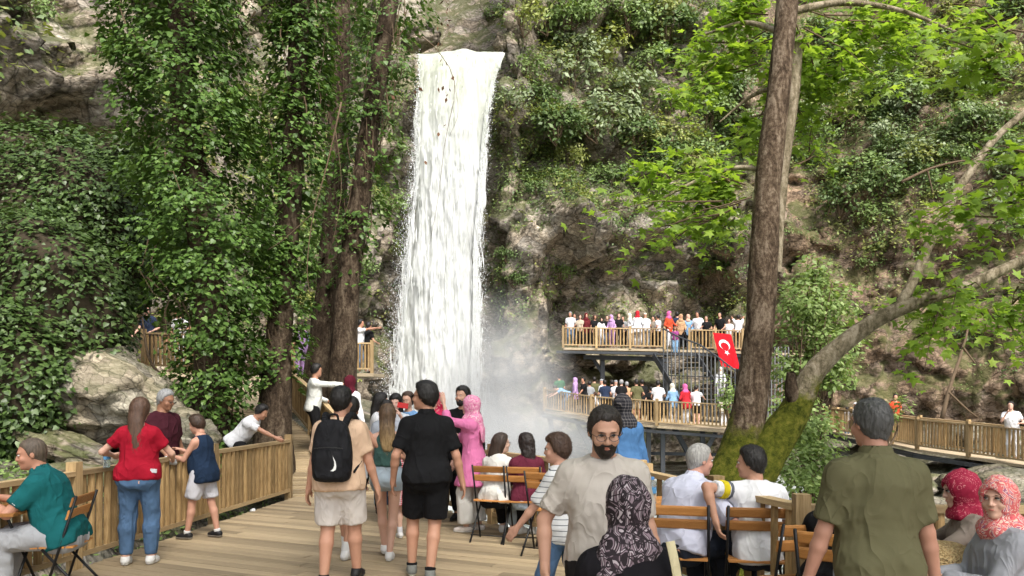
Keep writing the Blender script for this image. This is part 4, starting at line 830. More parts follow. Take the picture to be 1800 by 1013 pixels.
class Fld:
    def __init__(s, lo, hi, res):
        s.lo = np.array(lo, float); s.res = res; s.n = np.ceil((np.array(hi) - s.lo) / res).astype(int) + 1
        s.ax = [s.lo[i] + res * np.arange(s.n[i]) for i in range(3)]
    def new(s): return np.full(s.n, .3, np.float32)
    def blk(s, lo, hi, m):
        i0 = np.clip(np.floor((np.array(lo) - m - s.lo) / s.res).astype(int), 0, s.n - 1)
        i1 = np.clip(np.ceil((np.array(hi) + m - s.lo) / s.res).astype(int) + 1, 1, s.n)
        i1 = np.maximum(i1, i0 + 1)
        sl = tuple(slice(a, b) for a, b in zip(i0, i1))
        X = s.ax[0][sl[0]][:, None, None]; Y = s.ax[1][sl[1]][None, :, None]; Z = s.ax[2][sl[2]][None, None, :]
        return sl, (X, Y, Z)

def smin(a, b, k):
    if k <= 0: return np.minimum(a, b)
    h = np.clip(.5 + .5 * (b - a) / k, 0, 1); return b + (a - b) * h - k * h * (1 - h)
def smax(a, b, k): return -smin(-a, -b, k)

def uni(F, A, d, lo, hi, k=.02, m=.07):
    sl, p = F.blk(lo, hi, m); A[sl] = smin(A[sl], d(p), k)
def cutr(F, A, d, lo, hi, k=.01, m=.05):
    """carve away where d < 0"""
    sl, p = F.blk(lo, hi, m); A[sl] = smax(A[sl], -d(p), k)
def keep(A, D, k=.006): A[...] = smax(A, D, k)

def cone(a, b, ra, rb, flat=False, flat0=False, ysq=1.0):
    ab = b - a; L2 = float(ab @ ab) + 1e-12; L = math.sqrt(L2)
    def d(p):
        x, y, z = p[0] - a[0], p[1] - a[1], p[2] - a[2]
        t0 = (x * ab[0] + y * ab[1] + z * ab[2]) / L2; t = np.clip(t0, 0, 1)
        r = np.sqrt((x - t * ab[0]) ** 2 + (y - t * ab[1]) ** 2 + (z - t * ab[2]) ** 2) - (ra + (rb - ra) * t)
        if flat: r = np.maximum(r, (t0 - 1) * L)
        if flat0: r = np.maximum(r, -t0 * L)
        return r
    m = max(ra, rb); return d, np.minimum(a, b) - m, np.maximum(a, b) + m

def ell(c, r, R=None):
    c = np.array(c, float); r = np.array(r, float)
    def d(p):
        x, y, z = p[0] - c[0], p[1] - c[1], p[2] - c[2]
        if R is not None: x, y, z = (x * R[0, i] + y * R[1, i] + z * R[2, i] for i in range(3))
        k0 = np.sqrt((x / r[0]) ** 2 + (y / r[1]) ** 2 + (z / r[2]) ** 2)
        k1 = np.sqrt((x / r[0] ** 2) ** 2 + (y / r[1] ** 2) ** 2 + (z / r[2] ** 2) ** 2) + 1e-9
        return k0 * (k0 - 1) / k1
    m = r.max(); return d, c - m, c + m

def herm(x, xs, ys):
    """smooth (monotone-ish) interpolation of a profile"""
    ys = np.array(ys, float); d = np.diff(ys) / np.diff(xs); m = np.zeros(len(xs)); m[1:-1] = np.where(d[1:] * d[:-1] > 0, 2 * d[1:] * d[:-1] / (d[1:] + d[:-1] + 1e-12), 0); m[0], m[-1] = d[0], d[-1]
    i = np.clip(np.searchsorted(xs, x) - 1, 0, len(xs) - 2); hh = xs[i + 1] - xs[i]; t = (x - xs[i]) / hh
    return ys[i] * (1 + 2 * t) * (1 - t) ** 2 + m[i] * hh * t * (1 - t) ** 2 + ys[i + 1] * t * t * (3 - 2 * t) + m[i + 1] * hh * t * t * (t - 1)

def loft(o, R, zs, a, b, yo=None, inf=0.0, ex=2.3, xo=None):
    """elliptic sections stacked on axis R[:,2] from o"""
    zs = np.array(zs, float); a = np.array(a) + inf; b = np.array(b) + inf; yo = np.zeros(len(zs)) if yo is None else np.array(yo)
    xo = np.zeros(len(zs)) if xo is None else np.array(xo)
    zf = np.linspace(zs[0], zs[-1], 60); a, b, yo, xo = (herm(zf, zs, q) for q in (a, b, yo, xo)); zs = zf
    def d(p):
        x, y, z = p[0] - o[0], p[1] - o[1], p[2] - o[2]
        x, y, z = (x * R[0, i] + y * R[1, i] + z * R[2, i] for i in range(3))
        A = np.interp(z, zs, a); B = np.interp(z, zs, b)
        q = ((np.abs(x - np.interp(z, zs, xo)) / A) ** ex + (np.abs(y - np.interp(z, zs, yo)) / B) ** ex) ** (1 / ex)
        dd = (q - 1) * np.minimum(A, B)
        return smax(dd, np.maximum(z - zs[-1], zs[0] - z), .03)
    m = max(a.max(), b.max()) + abs(yo).max() + abs(xo).max(); e = [o + R[:, 2] * z for z in (zs[0], zs[-1])]
    return d, np.minimum(*e) - m, np.maximum(*e) + m

_EDG = []
for _ax in range(3):
    for _b in (0, 1):
        for _c in (0, 1):
            o1 = [0, 0, 0]; o1[(_ax + 1) % 3] = _b; o1[(_ax + 2) % 3] = _c; o2 = list(o1); o2[_ax] = 1
            _EDG.append((np.array(o1), np.array(o2)))

def snet(A, F):
    A = A.copy(); A[0] = A[-1] = .1; A[:, 0] = A[:, -1] = .1; A[:, :, 0] = A[:, :, -1] = .1
    S = A < 0; c = np.zeros(np.array(A.shape) - 1, np.int8)
    for a in (0, 1):
        for b in (0, 1):
            for d in (0, 1):
                c += S[a:A.shape[0] - 1 + a, b:A.shape[1] - 1 + b, d:A.shape[2] - 1 + d]
    act = (c > 0) & (c < 8); ids = np.argwhere(act)
    if len(ids) == 0: return np.zeros((0, 3)), np.zeros((0, 4), int)
    idx = np.full(c.shape, -1, np.int32); idx[act] = np.arange(len(ids))
    pos = np.zeros((len(ids), 3)); wt = np.zeros(len(ids))
    for o1, o2 in _EDG:
        va = A[tuple((ids + o1).T)]; vb = A[tuple((ids + o2).T)]; m = (va < 0) != (vb < 0)
        t = (va / (va - vb + 1e-12))[m][:, None]; pos[m] += o1 + (o2 - o1) * t; wt[m] += 1
    v = F.lo + (ids + pos / wt[:, None]) * F.res
    qs = []
    for ax in range(3):
        s0 = np.take(S, range(A.shape[ax] - 1), ax); s1 = np.take(S, range(1, A.shape[ax]), ax)
        e = np.argwhere(s0 != s1); b, d = (ax + 1) % 3, (ax + 2) % 3
        ok = (e[:, b] > 0) & (e[:, d] > 0) & (e[:, b] < A.shape[b] - 1) & (e[:, d] < A.shape[d] - 1); e = e[ok]
        ub = np.zeros(3, int); ub[b] = 1; ud = np.zeros(3, int); ud[d] = 1
        q = np.stack([idx[tuple((e - o).T)] for o in (0 * ub, ub, ub + ud, ud)], 1)
        fl = ~s0[tuple(e.T)]; q[fl] = q[fl][:, ::-1]; qs.append(q)
    q = np.vstack(qs); q = q[(q >= 0).all(1)]
    return v, q

def fit_vertex_noise(v, q, amp, freq, seed, zs=.5, wt=1.0):
    """cloth creases: push vertices along their normals"""
    if len(v) == 0 or amp == 0: return v
    n = np.zeros_like(v); fn = np.cross(v[q[:, 2]] - v[q[:, 0]], v[q[:, 3]] - v[q[:, 1]])
    for i in range(4): np.add.at(n, q[:, i], fn)
    n /= np.linalg.norm(n, axis=1)[:, None] + 1e-9
    w1 = fbm(v * freq * np.array([1, 1, zs]) + seed, 3, seed)
    r = 1 - np.abs(vnoise(v * freq * .8 * np.array([1.2, 1.2, .55]) + seed * 3.1, seed + 5)) * 2
    r2 = 1 - np.abs(vnoise(v * freq * np.array([.9, .9, 1.5]) + v[:, [2, 0, 1]] * freq * .6 + seed * 1.7, seed + 8)) * 2
    return v + n * (amp * (w1 + .5 * r + .45 * np.maximum(r2, 0)) * wt)[:, None]

def rotm(yaw=0, pitch=0, roll=0):
    """yaw: turn left positive, pitch: nod down positive, roll"""
    cy, sy = math.cos(yaw), math.sin(yaw); cp, sp = math.cos(pitch), math.sin(pitch); cr, sr = math.cos(roll), math.sin(roll)
    Rz = np.array([[cy, -sy, 0], [sy, cy, 0], [0, 0, 1]]); Rx = np.array([[1, 0, 0], [0, cp, sp], [0, -sp, cp]]); Ry = np.array([[cr, 0, sr], [0, 1, 0], [-sr, 0, cr]])
    return Rz @ Rx @ Ry

def ik(a, t, l1, l2, pole):
    d = t - a; L = np.linalg.norm(d); L2 = min(L, (l1 + l2) * .999)
    if L > L2: t = a + d / L * L2
    L = max(L2, abs(l1 - l2) + 1e-3); d = nrm(t - a)
    x = (l1 * l1 - l2 * l2 + L * L) / (2 * L); h = math.sqrt(max(l1 * l1 - x * x, 0))
    pl = nrm(pole - d * (pole @ d)); return a + d * x + pl * h, t

TORSO = {'m': ((-.16, -.08, .02, .13, .25, .34, .405, .45, .49), (.125, .162, .162, .153, .168, .176, .158, .105, .058), (.085, .115, .112, .105, .118, .114, .09, .066, .052)),
         'f': ((-.16, -.08, .02, .13, .25, .34, .405, .45, .49), (.138, .176, .164, .130, .144, .148, .132, .088, .048), (.09, .122, .11, .09, .105, .104, .08, .06, .046))}

SKIN_A, SKIN_B, SKIN_C, SKIN_D = (.50, .29, .20), (.58, .36, .27), (.40, .215, .14), (.30, .155, .095)
HAIR_K, HAIR_B, HAIR_L, HAIR_G = (.012, .010, .009), (.055, .030, .018), (.28, .17, .085), (.20, .195, .185)

def person(label, pos, rz, h=1.75, sex='m', sk=SKIN_A, top=None, bot=None, hair=None, shoes=None, pose=None, group=None, res=None, fat=1.0, face=False, name='person', detail=None):
    pose = pose or {}; k = h / 1.75
    dist = math.hypot(pos[0], pos[1]); res = res or max(.0095, min(.03, dist * .0019))
    far = res > .024 if detail is None else not detail
    root = empty(name, pos, rz); tag(root, label, 'person', group)
    seed = random.randrange(1000); smat = skin(sk)
    # ---- skeleton
    lean = pose.get('lean', .03); side = pose.get('side', 0.0); twist = pose.get('twist', 0.0)
    pel = V(*pose.get('pelvis', (0, 0, .945))) * k
    Rt = rotm(twist, lean, side); Rp = rotm(pose.get('hipyaw', 0), lean * .35, side * .4)
    nb = pel + Rt[:, 2] * .50 * k
    Rh = rotm(pose.get('yaw', 0), pose.get('nod', 0), pose.get('tilt', 0))
    hs = k * pose.get('hs', 1.0); ns = 1.0 / max(k, .82)
    hc = nb + (Rt[:, 2] * .022 + Rh[:, 2] * .115 + Rh[:, 1] * .022) * k
    J = {}
    for s, nm in ((1, 'R'), (-1, 'L')):
        sh = pel + (Rt @ V(s * (.160 if sex == 'm' else .140), -.01, .395 + pose.get('shrug' + nm, 0))) * k
        hd = pose.get('hand' + nm, (s * .27, .05, .80)); wr = V(*hd[:3]) * k
        el, wr = ik(sh, wr, .285 * k, .25 * k, V(*pose.get('elbow' + nm, (s * .45, -1, -.1))))
        hip = pel + Rp @ V(s * .088, 0, -.03) * k
        ft = pose.get('foot' + nm, (s * .09, 0, 0)); an = V(ft[0], ft[1], ft[2] + .085) * k
        kn, an = ik(hip, an, .425 * k, .415 * k, V(*pose.get('knee' + nm, (s * .15, 1, 0))))
        J[nm] = dict(sh=sh, el=el, wr=wr, hip=hip, kn=kn, an=an, fy=ft[3] if len(ft) > 3 else -s * .15, pitch=ft[4] if len(ft) > 4 else 0.0, s=s)
    pts = np.array([j[n] for j in J.values() for n in ('sh', 'el', 'wr', 'hip', 'kn', 'an')] + [hc, pel])
    ext = .22 * k if far else .17 * k
    F = Fld(pts.min(0) - ext, pts.max(0) + ext, res)
    zs, ta, tb = TORSO[sex]; zs = np.array(zs) * k; ta = np.array(ta) * k * fat * .935; tb = np.array(tb) * k * fat * pose.get('belly', 1.0)
    yo = np.array([-.02, -.022, -.005, .008, .004, -.006, -.014, -.016, -.016]) * k
    if sex == 'f': yo = yo + np.array([0, 0, 0, 0, .012, .014, .004, 0, 0]) * k
    lw = fat ** .8 * (1.0 if sex == 'm' else 1.03) * pose.get('leg', 1.0); aw = .93 * fat ** .6 * (1.0 if sex == 'm' else .84) * pose.get('arm', 1.0)
    # ---- body
    B = F.new()
    def arm(A, j, inf=0, fa=0., to=2.0, kk=.025, wide=1.0):
        """upper arm and forearm, up to fraction 'to' (1 = elbow, 2 = wrist)"""
        a, e, w_ = j['sh'], j['el'], j['wr']
        if to <= 1:
            b = a + (e - a) * to; uni(F, A, *cone(a, b, .052 * k * aw + inf, (.052 - .012 * to) * k * aw + inf * wide, flat=True), k=kk)
        else:
            uni(F, A, *cone(a, e, .052 * k * aw + inf, .040 * k * aw + inf), k=kk)
            b = e + (w_ - e) * (to - 1); m_ = e + (w_ - e) * min(.3, to - 1)
            uni(F, A, *cone(e, m_, .040 * k * aw + inf, .041 * k * aw + inf), k=.015)
            uni(F, A, *cone(m_, b, .041 * k * aw + inf, .027 * k * aw + inf * wide, flat=inf > 0), k=.015)
    def leg(A, j, inf=0, to=2.0, kk=.03, wide=1.0):
        a, n_, b = j['hip'], j['kn'], j['an']
        if wide >= 2:
            q = n_ + (b - n_) * (to - 1); r = .056 * k + inf
            uni(F, A, *cone(a, n_, .085 * k * lw + inf * .6, r), k=kk); uni(F, A, *cone(n_, q, r, r * 1.12, flat=True), k=.02); return
        if to <= 1:
            q = a + (n_ - a) * to; uni(F, A, *cone(a, q, .085 * k * lw + inf, (.085 - .028 * to) * k * lw + inf * wide, flat=True), k=kk)
        else:
            uni(F, A, *cone(a, n_, .085 * k * lw + inf, .056 * k * lw + inf * (1 + (wide - 1) * .5)), k=kk)
            q = n_ + (b - n_) * (to - 1); m_ = n_ + (b - n_) * min(.32, to - 1)
            back = V(0, -.012, 0) * k
            uni(F, A, *cone(n_, m_ + back, .054 * k * lw + inf * (1 + (wide - 1) * .5), .056 * k * lw + inf * wide), k=.02)
            uni(F, A, *cone(m_ + back, q, .056 * k * lw + inf * wide, .036 * k * lw + inf * wide, flat=inf > 0), k=.02)
    uni(F, B, *loft(pel, Rt, zs, ta, tb, yo))
    for j in J.values(): uni(F, B, *cone(nb - Rt[:, 2] * .075 * k, j['sh'], .058 * k, .046 * k * aw), k=.05)
    for j in J.values():
        arm(B, j); leg(B, j)
        uni(F, B, *ell(pel + Rp @ V(j['s'] * .072, -.042, -.055) * k, V(.078, .074, .09) * k * lw), k=.03)
    uni(F, B, *cone(nb - Rt[:, 2] * .06 * k, hc + (Rh @ V(0, -.018, -.05)) * k, .060 * k * fat ** .5 * (1 if sex == 'm' else .82), .052 * k * fat ** .5 * (1 if sex == 'm' else .82)), k=.03)
    PG = None; garments = []; cover = np.full(F.n, .3, np.float32)
    # ---- trousers, shorts, skirts
    if bot:
        G = F.new(); kd = bot.get('k', 'trousers'); inf = bot.get('inf', .012) * k; to = bot.get('to', 1.9); wide = bot.get('wide', 1.25)
        waist = bot.get('waist', .06) * k
        if top and not top.get('tuck'): waist = min(waist, (top.get('hem', -.10) + .03) * k)
        n2 = max(1, int(np.searchsorted(zs, waist + .02)) + 1)
        uni(F, G, *loft(pel, Rp if kd != 'x' else Rt, zs[:n2 + 1], ta[:n2 + 1], tb[:n2 + 1], yo[:n2 + 1], inf=min(inf, .024 * k)))
        for j in J.values(): uni(F, G, *ell(pel + Rp @ V(j['s'] * .072, -.042, -.055) * k, V(.078, .074, .09) * k * lw + inf), k=.05)
        X, Y, Z = (F.ax[0][:, None, None] - pel[0], F.ax[1][None, :, None] - pel[1], F.ax[2][None, None, :] - pel[2])
        keep(G, (X * Rt[0, 2] + Y * Rt[1, 2] + Z * Rt[2, 2]) - waist)
        if kd != 'skirt':
            for j in J.values(): leg(G, j, inf, to, .04, wide)
        else:
            L = bot.get('len', .5) * k; zz = np.array([-L, -L * .5, -.05 * k, waist]); fl = bot.get('flare', .12) * k
            if 'sit' in pose:
                for j in J.values(): leg(G, j, .03 * k, to, .08, 1.3)
            else: uni(F, G, *loft(pel, np.eye(3), zz, np.array([.19 * k + fl, .19 * k + fl * .6, .185 * k, .15 * k]) * fat, np.array([.15 * k + fl, .14 * k + fl * .6, .13 * k, .11 * k]) * fat, ex=2.0), k=.03)
        if top and top.get('k') == 'tunic' and 'sit' not in pose: keep(G, (X * Rt[0, 2] + Y * Rt[1, 2] + Z * Rt[2, 2]) - (top.get('hem', -.1) + .05) * k)
        PG = G
        garments.append((bot.get('name', 'trousers'), G, bot['m'], bot.get('crease', .007)))
    # ---- shirt, tunic
    if top:
        G = F.new(); kd = top.get('k', 'tee'); inf = top.get('inf', .02) * k; hem = top.get('hem', -.10) * k
        if kd == 'tunic':
            L = -hem; zz = np.concatenate([[hem, hem * .5], zs[2:]]); fl = top.get('flare', .07) * k
            a2 = np.concatenate([[ta[1] + fl, ta[1] + fl * .4], ta[2:]]); b2 = np.concatenate([[tb[1] + fl, tb[1] + fl * .4], tb[2:]])
            y2 = np.concatenate([[-.03 * k, -.02 * k], yo[2:]])
            if 'sit' in pose:
                uni(F, G, *loft(pel, Rt, zs, ta, tb, yo, inf=inf))
                for j in J.values(): leg(G, j, .02 * k, top.get('to', .9), .06, 1.2)
            else: uni(F, G, *loft(pel, Rt, zz, a2, b2, y2, inf=inf, ex=2.1))
        else:
            t2 = ta.copy(); b2 = tb.copy(); t2[:4] = np.maximum(t2[:4], t2[4] * top.get('boxy', .93 if sex == 'm' else .99)); b2[:4] = np.maximum(b2[:4], b2[4] * top.get('boxy', .93 if sex == 'm' else .99)); t2[0] = t2[1]; b2[0] = b2[1]
            xt = max(0, (bot or {}).get('inf', .012) * k + .016 * k - inf); t2[:3] += xt; b2[:3] += xt; t2[3] += xt * .5; b2[3] += xt * .5
            z2 = zs.copy(); z2[0] = min(hem, -.1 * k) - .08 * k; t2[:3] = np.maximum(t2[:3], t2[1]); b2[:3] = np.maximum(b2[:3], b2[1]) 
            uni(F, G, *loft(pel, Rt, z2, t2, b2, yo, inf=inf))
            if hem < -.02 * k:
                for j in J.values(): uni(F, G, *ell(pel + Rp @ V(j['s'] * .072, -.042, -.055) * k, V(.078, .074, .09) * k * lw + inf + xt), k=.05)
        X, Y, Z = (F.ax[0][:, None, None] - pel[0], F.ax[1][None, :, None] - pel[1], F.ax[2][None, None, :] - pel[2])
        if not (kd == 'tunic' and 'sit' in pose):
            keep(G, hem - (X * Rt[0, 2] + Y * Rt[1, 2] + Z * Rt[2, 2]))
            if 'sit' in pose: keep(G, (X * Rp[0, 1] + Y * Rp[1, 1] + Z * Rp[2, 1]) - .26 * k - np.maximum(0, (X * Rt[0, 2] + Y * Rt[1, 2] + Z * Rt[2, 2])))
        sl = top.get('sleeve', .62)
        if kd != 'tank':
            for j in J.values(): uni(F, G, *cone(nb - Rt[:, 2] * .075 * k, j['sh'] + Rt @ V(0, 0, .0) * k, .062 * k + inf * .8, .048 * k + inf * .8), k=.05)
        for j in J.values():
            if sl > 0: arm(G, j, top.get('sinf', .015 if sl > 1 else .019) * k, 0, sl, .05, top.get('swide', 1.15))
        nk = top.get('neck', .075) * k; nc = nb + Rt @ V(0, .012 + top.get('vback', 0), .015 + top.get('nz', 0)) * k
        cutr(F, G, *ell(nc, V(nk, nk, nk * .8)), k=.008)
        if sl <= 0:
            for j in J.values(): cutr(F, G, *ell(j['sh'] + Rt @ V(j['s'] * .045, 0, -.03) * k, V(.075, .1, .10) * k, Rt), k=.01)
        garments.append((top.get('name', 'shirt'), G, top['m'], top.get('crease', .0095)))
    if top and top.get('bands') and not far:
        for t0, t1, bm_ in top['bands']:
            for j in J.values():
                Bd = F.new(); a, e = j['sh'], j['el']; i_ = top.get('sinf', .019) * k + .004; r0 = .052 * k * aw + i_
                uni(F, Bd, *cone(a + (e - a) * t0, a + (e - a) * t1, r0 + .004 * k - .012 * t0 * k * aw, r0 + .006 * k - .012 * t1 * k * aw, flat=True, flat0=True), k=0); v, q = snet(Bd, F)
                if len(v): link('sleeve_band', mesh_np('sleeve_band', v, q, bm_, True), root)
    body_parts = []
    for i, (nm, G, m_, cr) in enumerate(garments):
        if nm != 'shirt' and len(garments) > 1 and i == 0:
            pass
        cover = np.minimum(cover, G)
        v, q = snet(G, F); v = fit_vertex_noise(v, q, cr * (1 if not far else .6), 9 / k, seed + i * 7, wt=np.clip((nb[2] - .02 - v[:, 2]) / (.22 * k), .3, 1.25) if len(v) else 1)
        if len(v): link(nm, mesh_np(nm, v, q, m_, True), root)
    # ---- collar
    if top and top.get('collar') and not far:
        C = F.new(); R_ = Rt
        uni(F, C, *cone(nb + R_ @ V(0, -.008, -.035) * k, nb + R_ @ V(0, -.002, .034) * k, .090 * k, .068 * k, flat=True, flat0=True), k=0)
        cutr(F, C, *cone(nb + R_ @ V(0, -.006, -.06) * k, nb + R_ @ V(0, .0, .07) * k, .068 * k, .056 * k), k=.003)
        cutr(F, C, *ell(nb + R_ @ V(0, .10, .01) * k, V(.05, .06, .07) * k), k=.004)
        v, q = snet(C, F)
        if len(v): link('collar', mesh_np('collar', v, q, top.get('collarm', top['m']), True), root)
    # ---- body mesh (skin hidden deep inside the clothes is dropped)
    v, q = snet(B, F)
    ii = np.clip(((v - F.lo) / res).round().astype(int), 0, F.n - 1); hid = cover[tuple(ii.T)] < -max(.012, res * .9)
    q = q[~hid[q].all(1)]; body_parts.append((v, q))
    # ---- hands
    hres = max(.0066, res * .6)
    for nm, j in J.items():
        s = j['s']; d = nrm(j['wr'] - j['el'])
        hp = pose.get('palm' + nm); hd = pose.get('hdir' + nm)
        if hd is not None: d = nrm(V(*hd))
        th = V(*pose.get('thumb' + nm, (0, 1, .15))); th = nrm(th - d * (th @ d)); dor = np.cross(th, d) * (-s)
        if np.dot(dor, V(s, 0, 0)) < 0 and hp is None and abs(d[2]) > .6: dor = -dor
        if hp is not None: dor = -nrm(V(*hp) - d * (V(*hp) @ d)); th = np.cross(d, dor) * (-s) if False else nrm(th - dor * (th @ dor))
        R = np.stack([th, d, dor], 1); c = j['wr']; cu = pose.get('curl' + nm, .45)
        if far:
            uni_pts = [cone(c, c + d * .13 * k, .032 * k, .028 * k)]
            Fh = Fld(np.minimum(c, c + d * .15 * k) - .06, np.maximum(c, c + d * .15 * k) + .06, res); A = Fh.new()
            for u_ in uni_pts: uni(Fh, A, *u_)
        else:
            ctr = c + d * .09 * k; Fh = Fld(ctr - .13 * k, ctr + .13 * k, hres); A = Fh.new(); kk = k * (1.0 if sex == 'm' else .9)
            L = lambda x, y, z: c + R @ V(x, y, z) * kk
            uni(Fh, A, *cone(L(0, -.03, 0), L(0, .02, 0), .028 * kk * aw ** .3, .027 * kk), k=.01)
            uni(Fh, A, *ell(L(0, .052, 0), V(.041, .05, .0165) * kk, R), k=.015)
            for x, l, f in ((.028, .070, 1), (.0095, .078, 1), (-.010, .072, 1.05), (-.028, .057, 1.15)):
                b0 = L(x, .088, 0); a1 = cu * .7 * f; a2 = cu * 1.7 * f
                b1 = b0 + R @ V(x * .12, math.cos(a1), -math.sin(a1)) * l * .52 * kk; b2 = b1 + R @ V(0, math.cos(a2), -math.sin(a2)) * l * .5 * kk
                uni(Fh, A, *cone(b0, b1, .0095 * kk, .0088 * kk), k=.004); uni(Fh, A, *cone(b1, b2, .0088 * kk, .0075 * kk), k=.002)
            t1 = L(.05, .055, -.012 - .01 * cu); t2 = L(.050 - .012 * cu, .088, -.018 - .022 * cu)
            uni(Fh, A, *cone(L(.024, .018, -.004), t1, .0145 * kk, .0115 * kk), k=.008); uni(Fh, A, *cone(t1, t2, .011 * kk, .0088 * kk), k=.003)
        body_parts.append(snet(A, Fh))
    # ---- head
    hk = hs * .985
    hres = res * .95 if far else max(.0055 if face else .008, res * .64)
    hair = hair or {}; hkind = hair.get('k', 'short'); longh = hair.get('len', 0)
    lo = hc - V(.17, .19, .2 + longh) * hk; hi = hc + V(.17, .17, .19) * hk
    H = Fld(lo, hi, hres)
    def hp_(x, y, z): return hc + Rh @ V(x, y, z) * hk
    def hr(*r): return V(*r) * hk
    A = H.new(); jw = pose.get('jaw', 1.0) * (1 if sex == 'm' else .92)
    skull = ell(hp_(0, -.012, .024), hr(.0765, .097, .093), Rh)
    uni(H, A, *skull)
    uni(H, A, *ell(hp_(0, .030, -.052), hr(.056 * jw, .062, .064), Rh), k=.035 * hk)
    uni(H, A, *ell(hp_(0, .058, -.088), hr(.026 * jw, .028, .026), Rh), k=.03 * hk)
    uni(H, A, *cone(hp_(0, -.02, -.03), hp_(0, -.028, -.12), .056 * hk * fat ** .4 * (1 if sex == 'm' else .84), .056 * hk * fat ** .4 * (1 if sex == 'm' else .84)), k=.025)
    if not far:
        uni(H, A, *ell(hp_(0, .076, .030), hr(.050, .018, .011), Rh), k=.014)
        for s in (1, -1):
            cutr(H, A, *ell(hp_(s * .031, .101, .010), hr(.019, .016, .0125), Rh), k=.012)
            uni(H, A, *ell(hp_(s * .040, .066, -.028), hr(.024, .022, .022), Rh), k=.02)
            uni(H, A, *ell(hp_(s * .079, -.010, -.004), hr(.009, .019, .031), Rh @ rotm(0, 0, 0)), k=.004)
            cutr(H, A, *ell(hp_(s * .090, -.008, .002), hr(.006, .010, .018), Rh), k=.004)
        uni(H, A, *cone(hp_(0, .088, .018), hp_(0, .106, -.022), .0080 * hk, .0120 * hk), k=.012)
        for s in (1, -1): uni(H, A, *ell(hp_(s * .012, .098, -.026), hr(.010, .011, .008), Rh), k=.008)
        uni(H, A, *ell(hp_(0, .088, -.054), hr(.026, .013, .016), Rh), k=.012)
        cutr(H, A, *ell(hp_(0, .106, -.0545), hr(.025, .012, .0022), Rh), k=.004)
        uni(H, A, *ell(hp_(0, .082, -.092), hr(.02, .016, .015), Rh), k=.014)
    v, q = snet(A, H)
    if hkind == 'hijab':
        pass
    body_parts.append((v, q))
    n = 0; vs = []; qs = []
    for v, q in body_parts: vs.append(v); qs.append(q + n); n += len(v)
    link('body', mesh_np('body', np.vstack(vs), np.vstack(qs), smat, True), root)
    # head-local coordinates of the grid
    X, Y, Z = (H.ax[0][:, None, None] - hc[0], H.ax[1][None, :, None] - hc[1], H.ax[2][None, None, :] - hc[2])
    lx, ly, lz = ((X * Rh[0, i] + Y * Rh[1, i] + Z * Rh[2, i]) / hk for i in range(3))
    def obj(nm, G, m_, amp=0., fr=30, par=root):
        v, q = snet(G, H)
        if len(v) == 0: return None
        v = fit_vertex_noise(v, q, amp, fr, seed + 3); return link(nm, mesh_np(nm, v, q, m_, True), par)
    hmat = hair.get('m') or hairmat(HAIR_K)
    if hkind in ('short', 'long', 'buzz', 'bun'):
        G = H.new(); t = hair.get('t', .012 if hkind != 'buzz' else .004)
        fr = hair.get('front', .082); side_ = hair.get('side', .0)
        if hkind == 'short' or hkind == 'buzz':
            hl = np.interp(ly, [-.13, -.085, -.03, -.004, .014, .03, .055, .10], [-.080, -.086, -.060 + side_, -.032 + side_, -.022, .040, .078, fr])
        else:
            hl = np.interp(ly, [-.13, -.05, .01, .03, .06, .10], [-.3, -.3, -.14, -.02, .062, fr])
        hl = hl + .012 * np.sin(lx * 95 + seed) * .35 + np.clip(np.abs(lx) - .035, 0, 1) * .35 * (ly > .05)
        te = t * np.clip((lz - hl) / .045, .0, 1.0) ** .7 * (1 + .5 * np.clip((lz - .06) / .05, 0, 1)) + .0035
        sk_ = ell(hp_(0, -.013, .024), hr(.0775, .098, .094), Rh)[0]((H.ax[0][:, None, None], H.ax[1][None, :, None], H.ax[2][None, None, :]))
        nkd = cone(hp_(0, -.03, -.02), hp_(0, -.036, -.10), .057 * hk, .052 * hk)[0]((H.ax[0][:, None, None], H.ax[1][None, :, None], H.ax[2][None, None, :]))
        G[...] = smin(sk_, nkd + .004, .03) - te * hk
        keep(G, (hl - lz) * hk * .75, .004)
        if hkind in ('long', 'bun') and longh > 0:
            b0 = hp_(0, -.055, .03); mid = V(hc[0], hc[1], hc[2]) + (Rh @ V(0, -.085, -.09)) * hk
            off = V(*hair.get('fall', (0, -.03, 0)))
            e1 = mid + V(0, 0, -longh * .5) + off * .6; e2 = mid + V(0, 0, -longh + .02) + off
            wd = hair.get('w', .085)
            pz = [hc[2] + .06 * hk, mid[2], e1[2], e2[2]][::-1]
            ox = [b0[0], mid[0], e1[0], e2[0]][::-1]; oy = [b0[1], mid[1], e1[1], e2[1]][::-1]
            zz = np.array(pz) - hc[2]
            G2 = loft(hc, np.eye(3), zz, np.array([wd * .55, wd * .95, wd, .07]) * hk, np.array([.022, .038, .052, .05]) * hk, np.array(oy) - hc[1], ex=2.2, xo=np.array(ox) - hc[0])
            uni(H, G, *G2, k=.03)
        ho = obj('hair', G, hmat, hair.get('amp', .0042 if hkind != 'buzz' else .001), 75) if far or hkind == 'buzz' else None
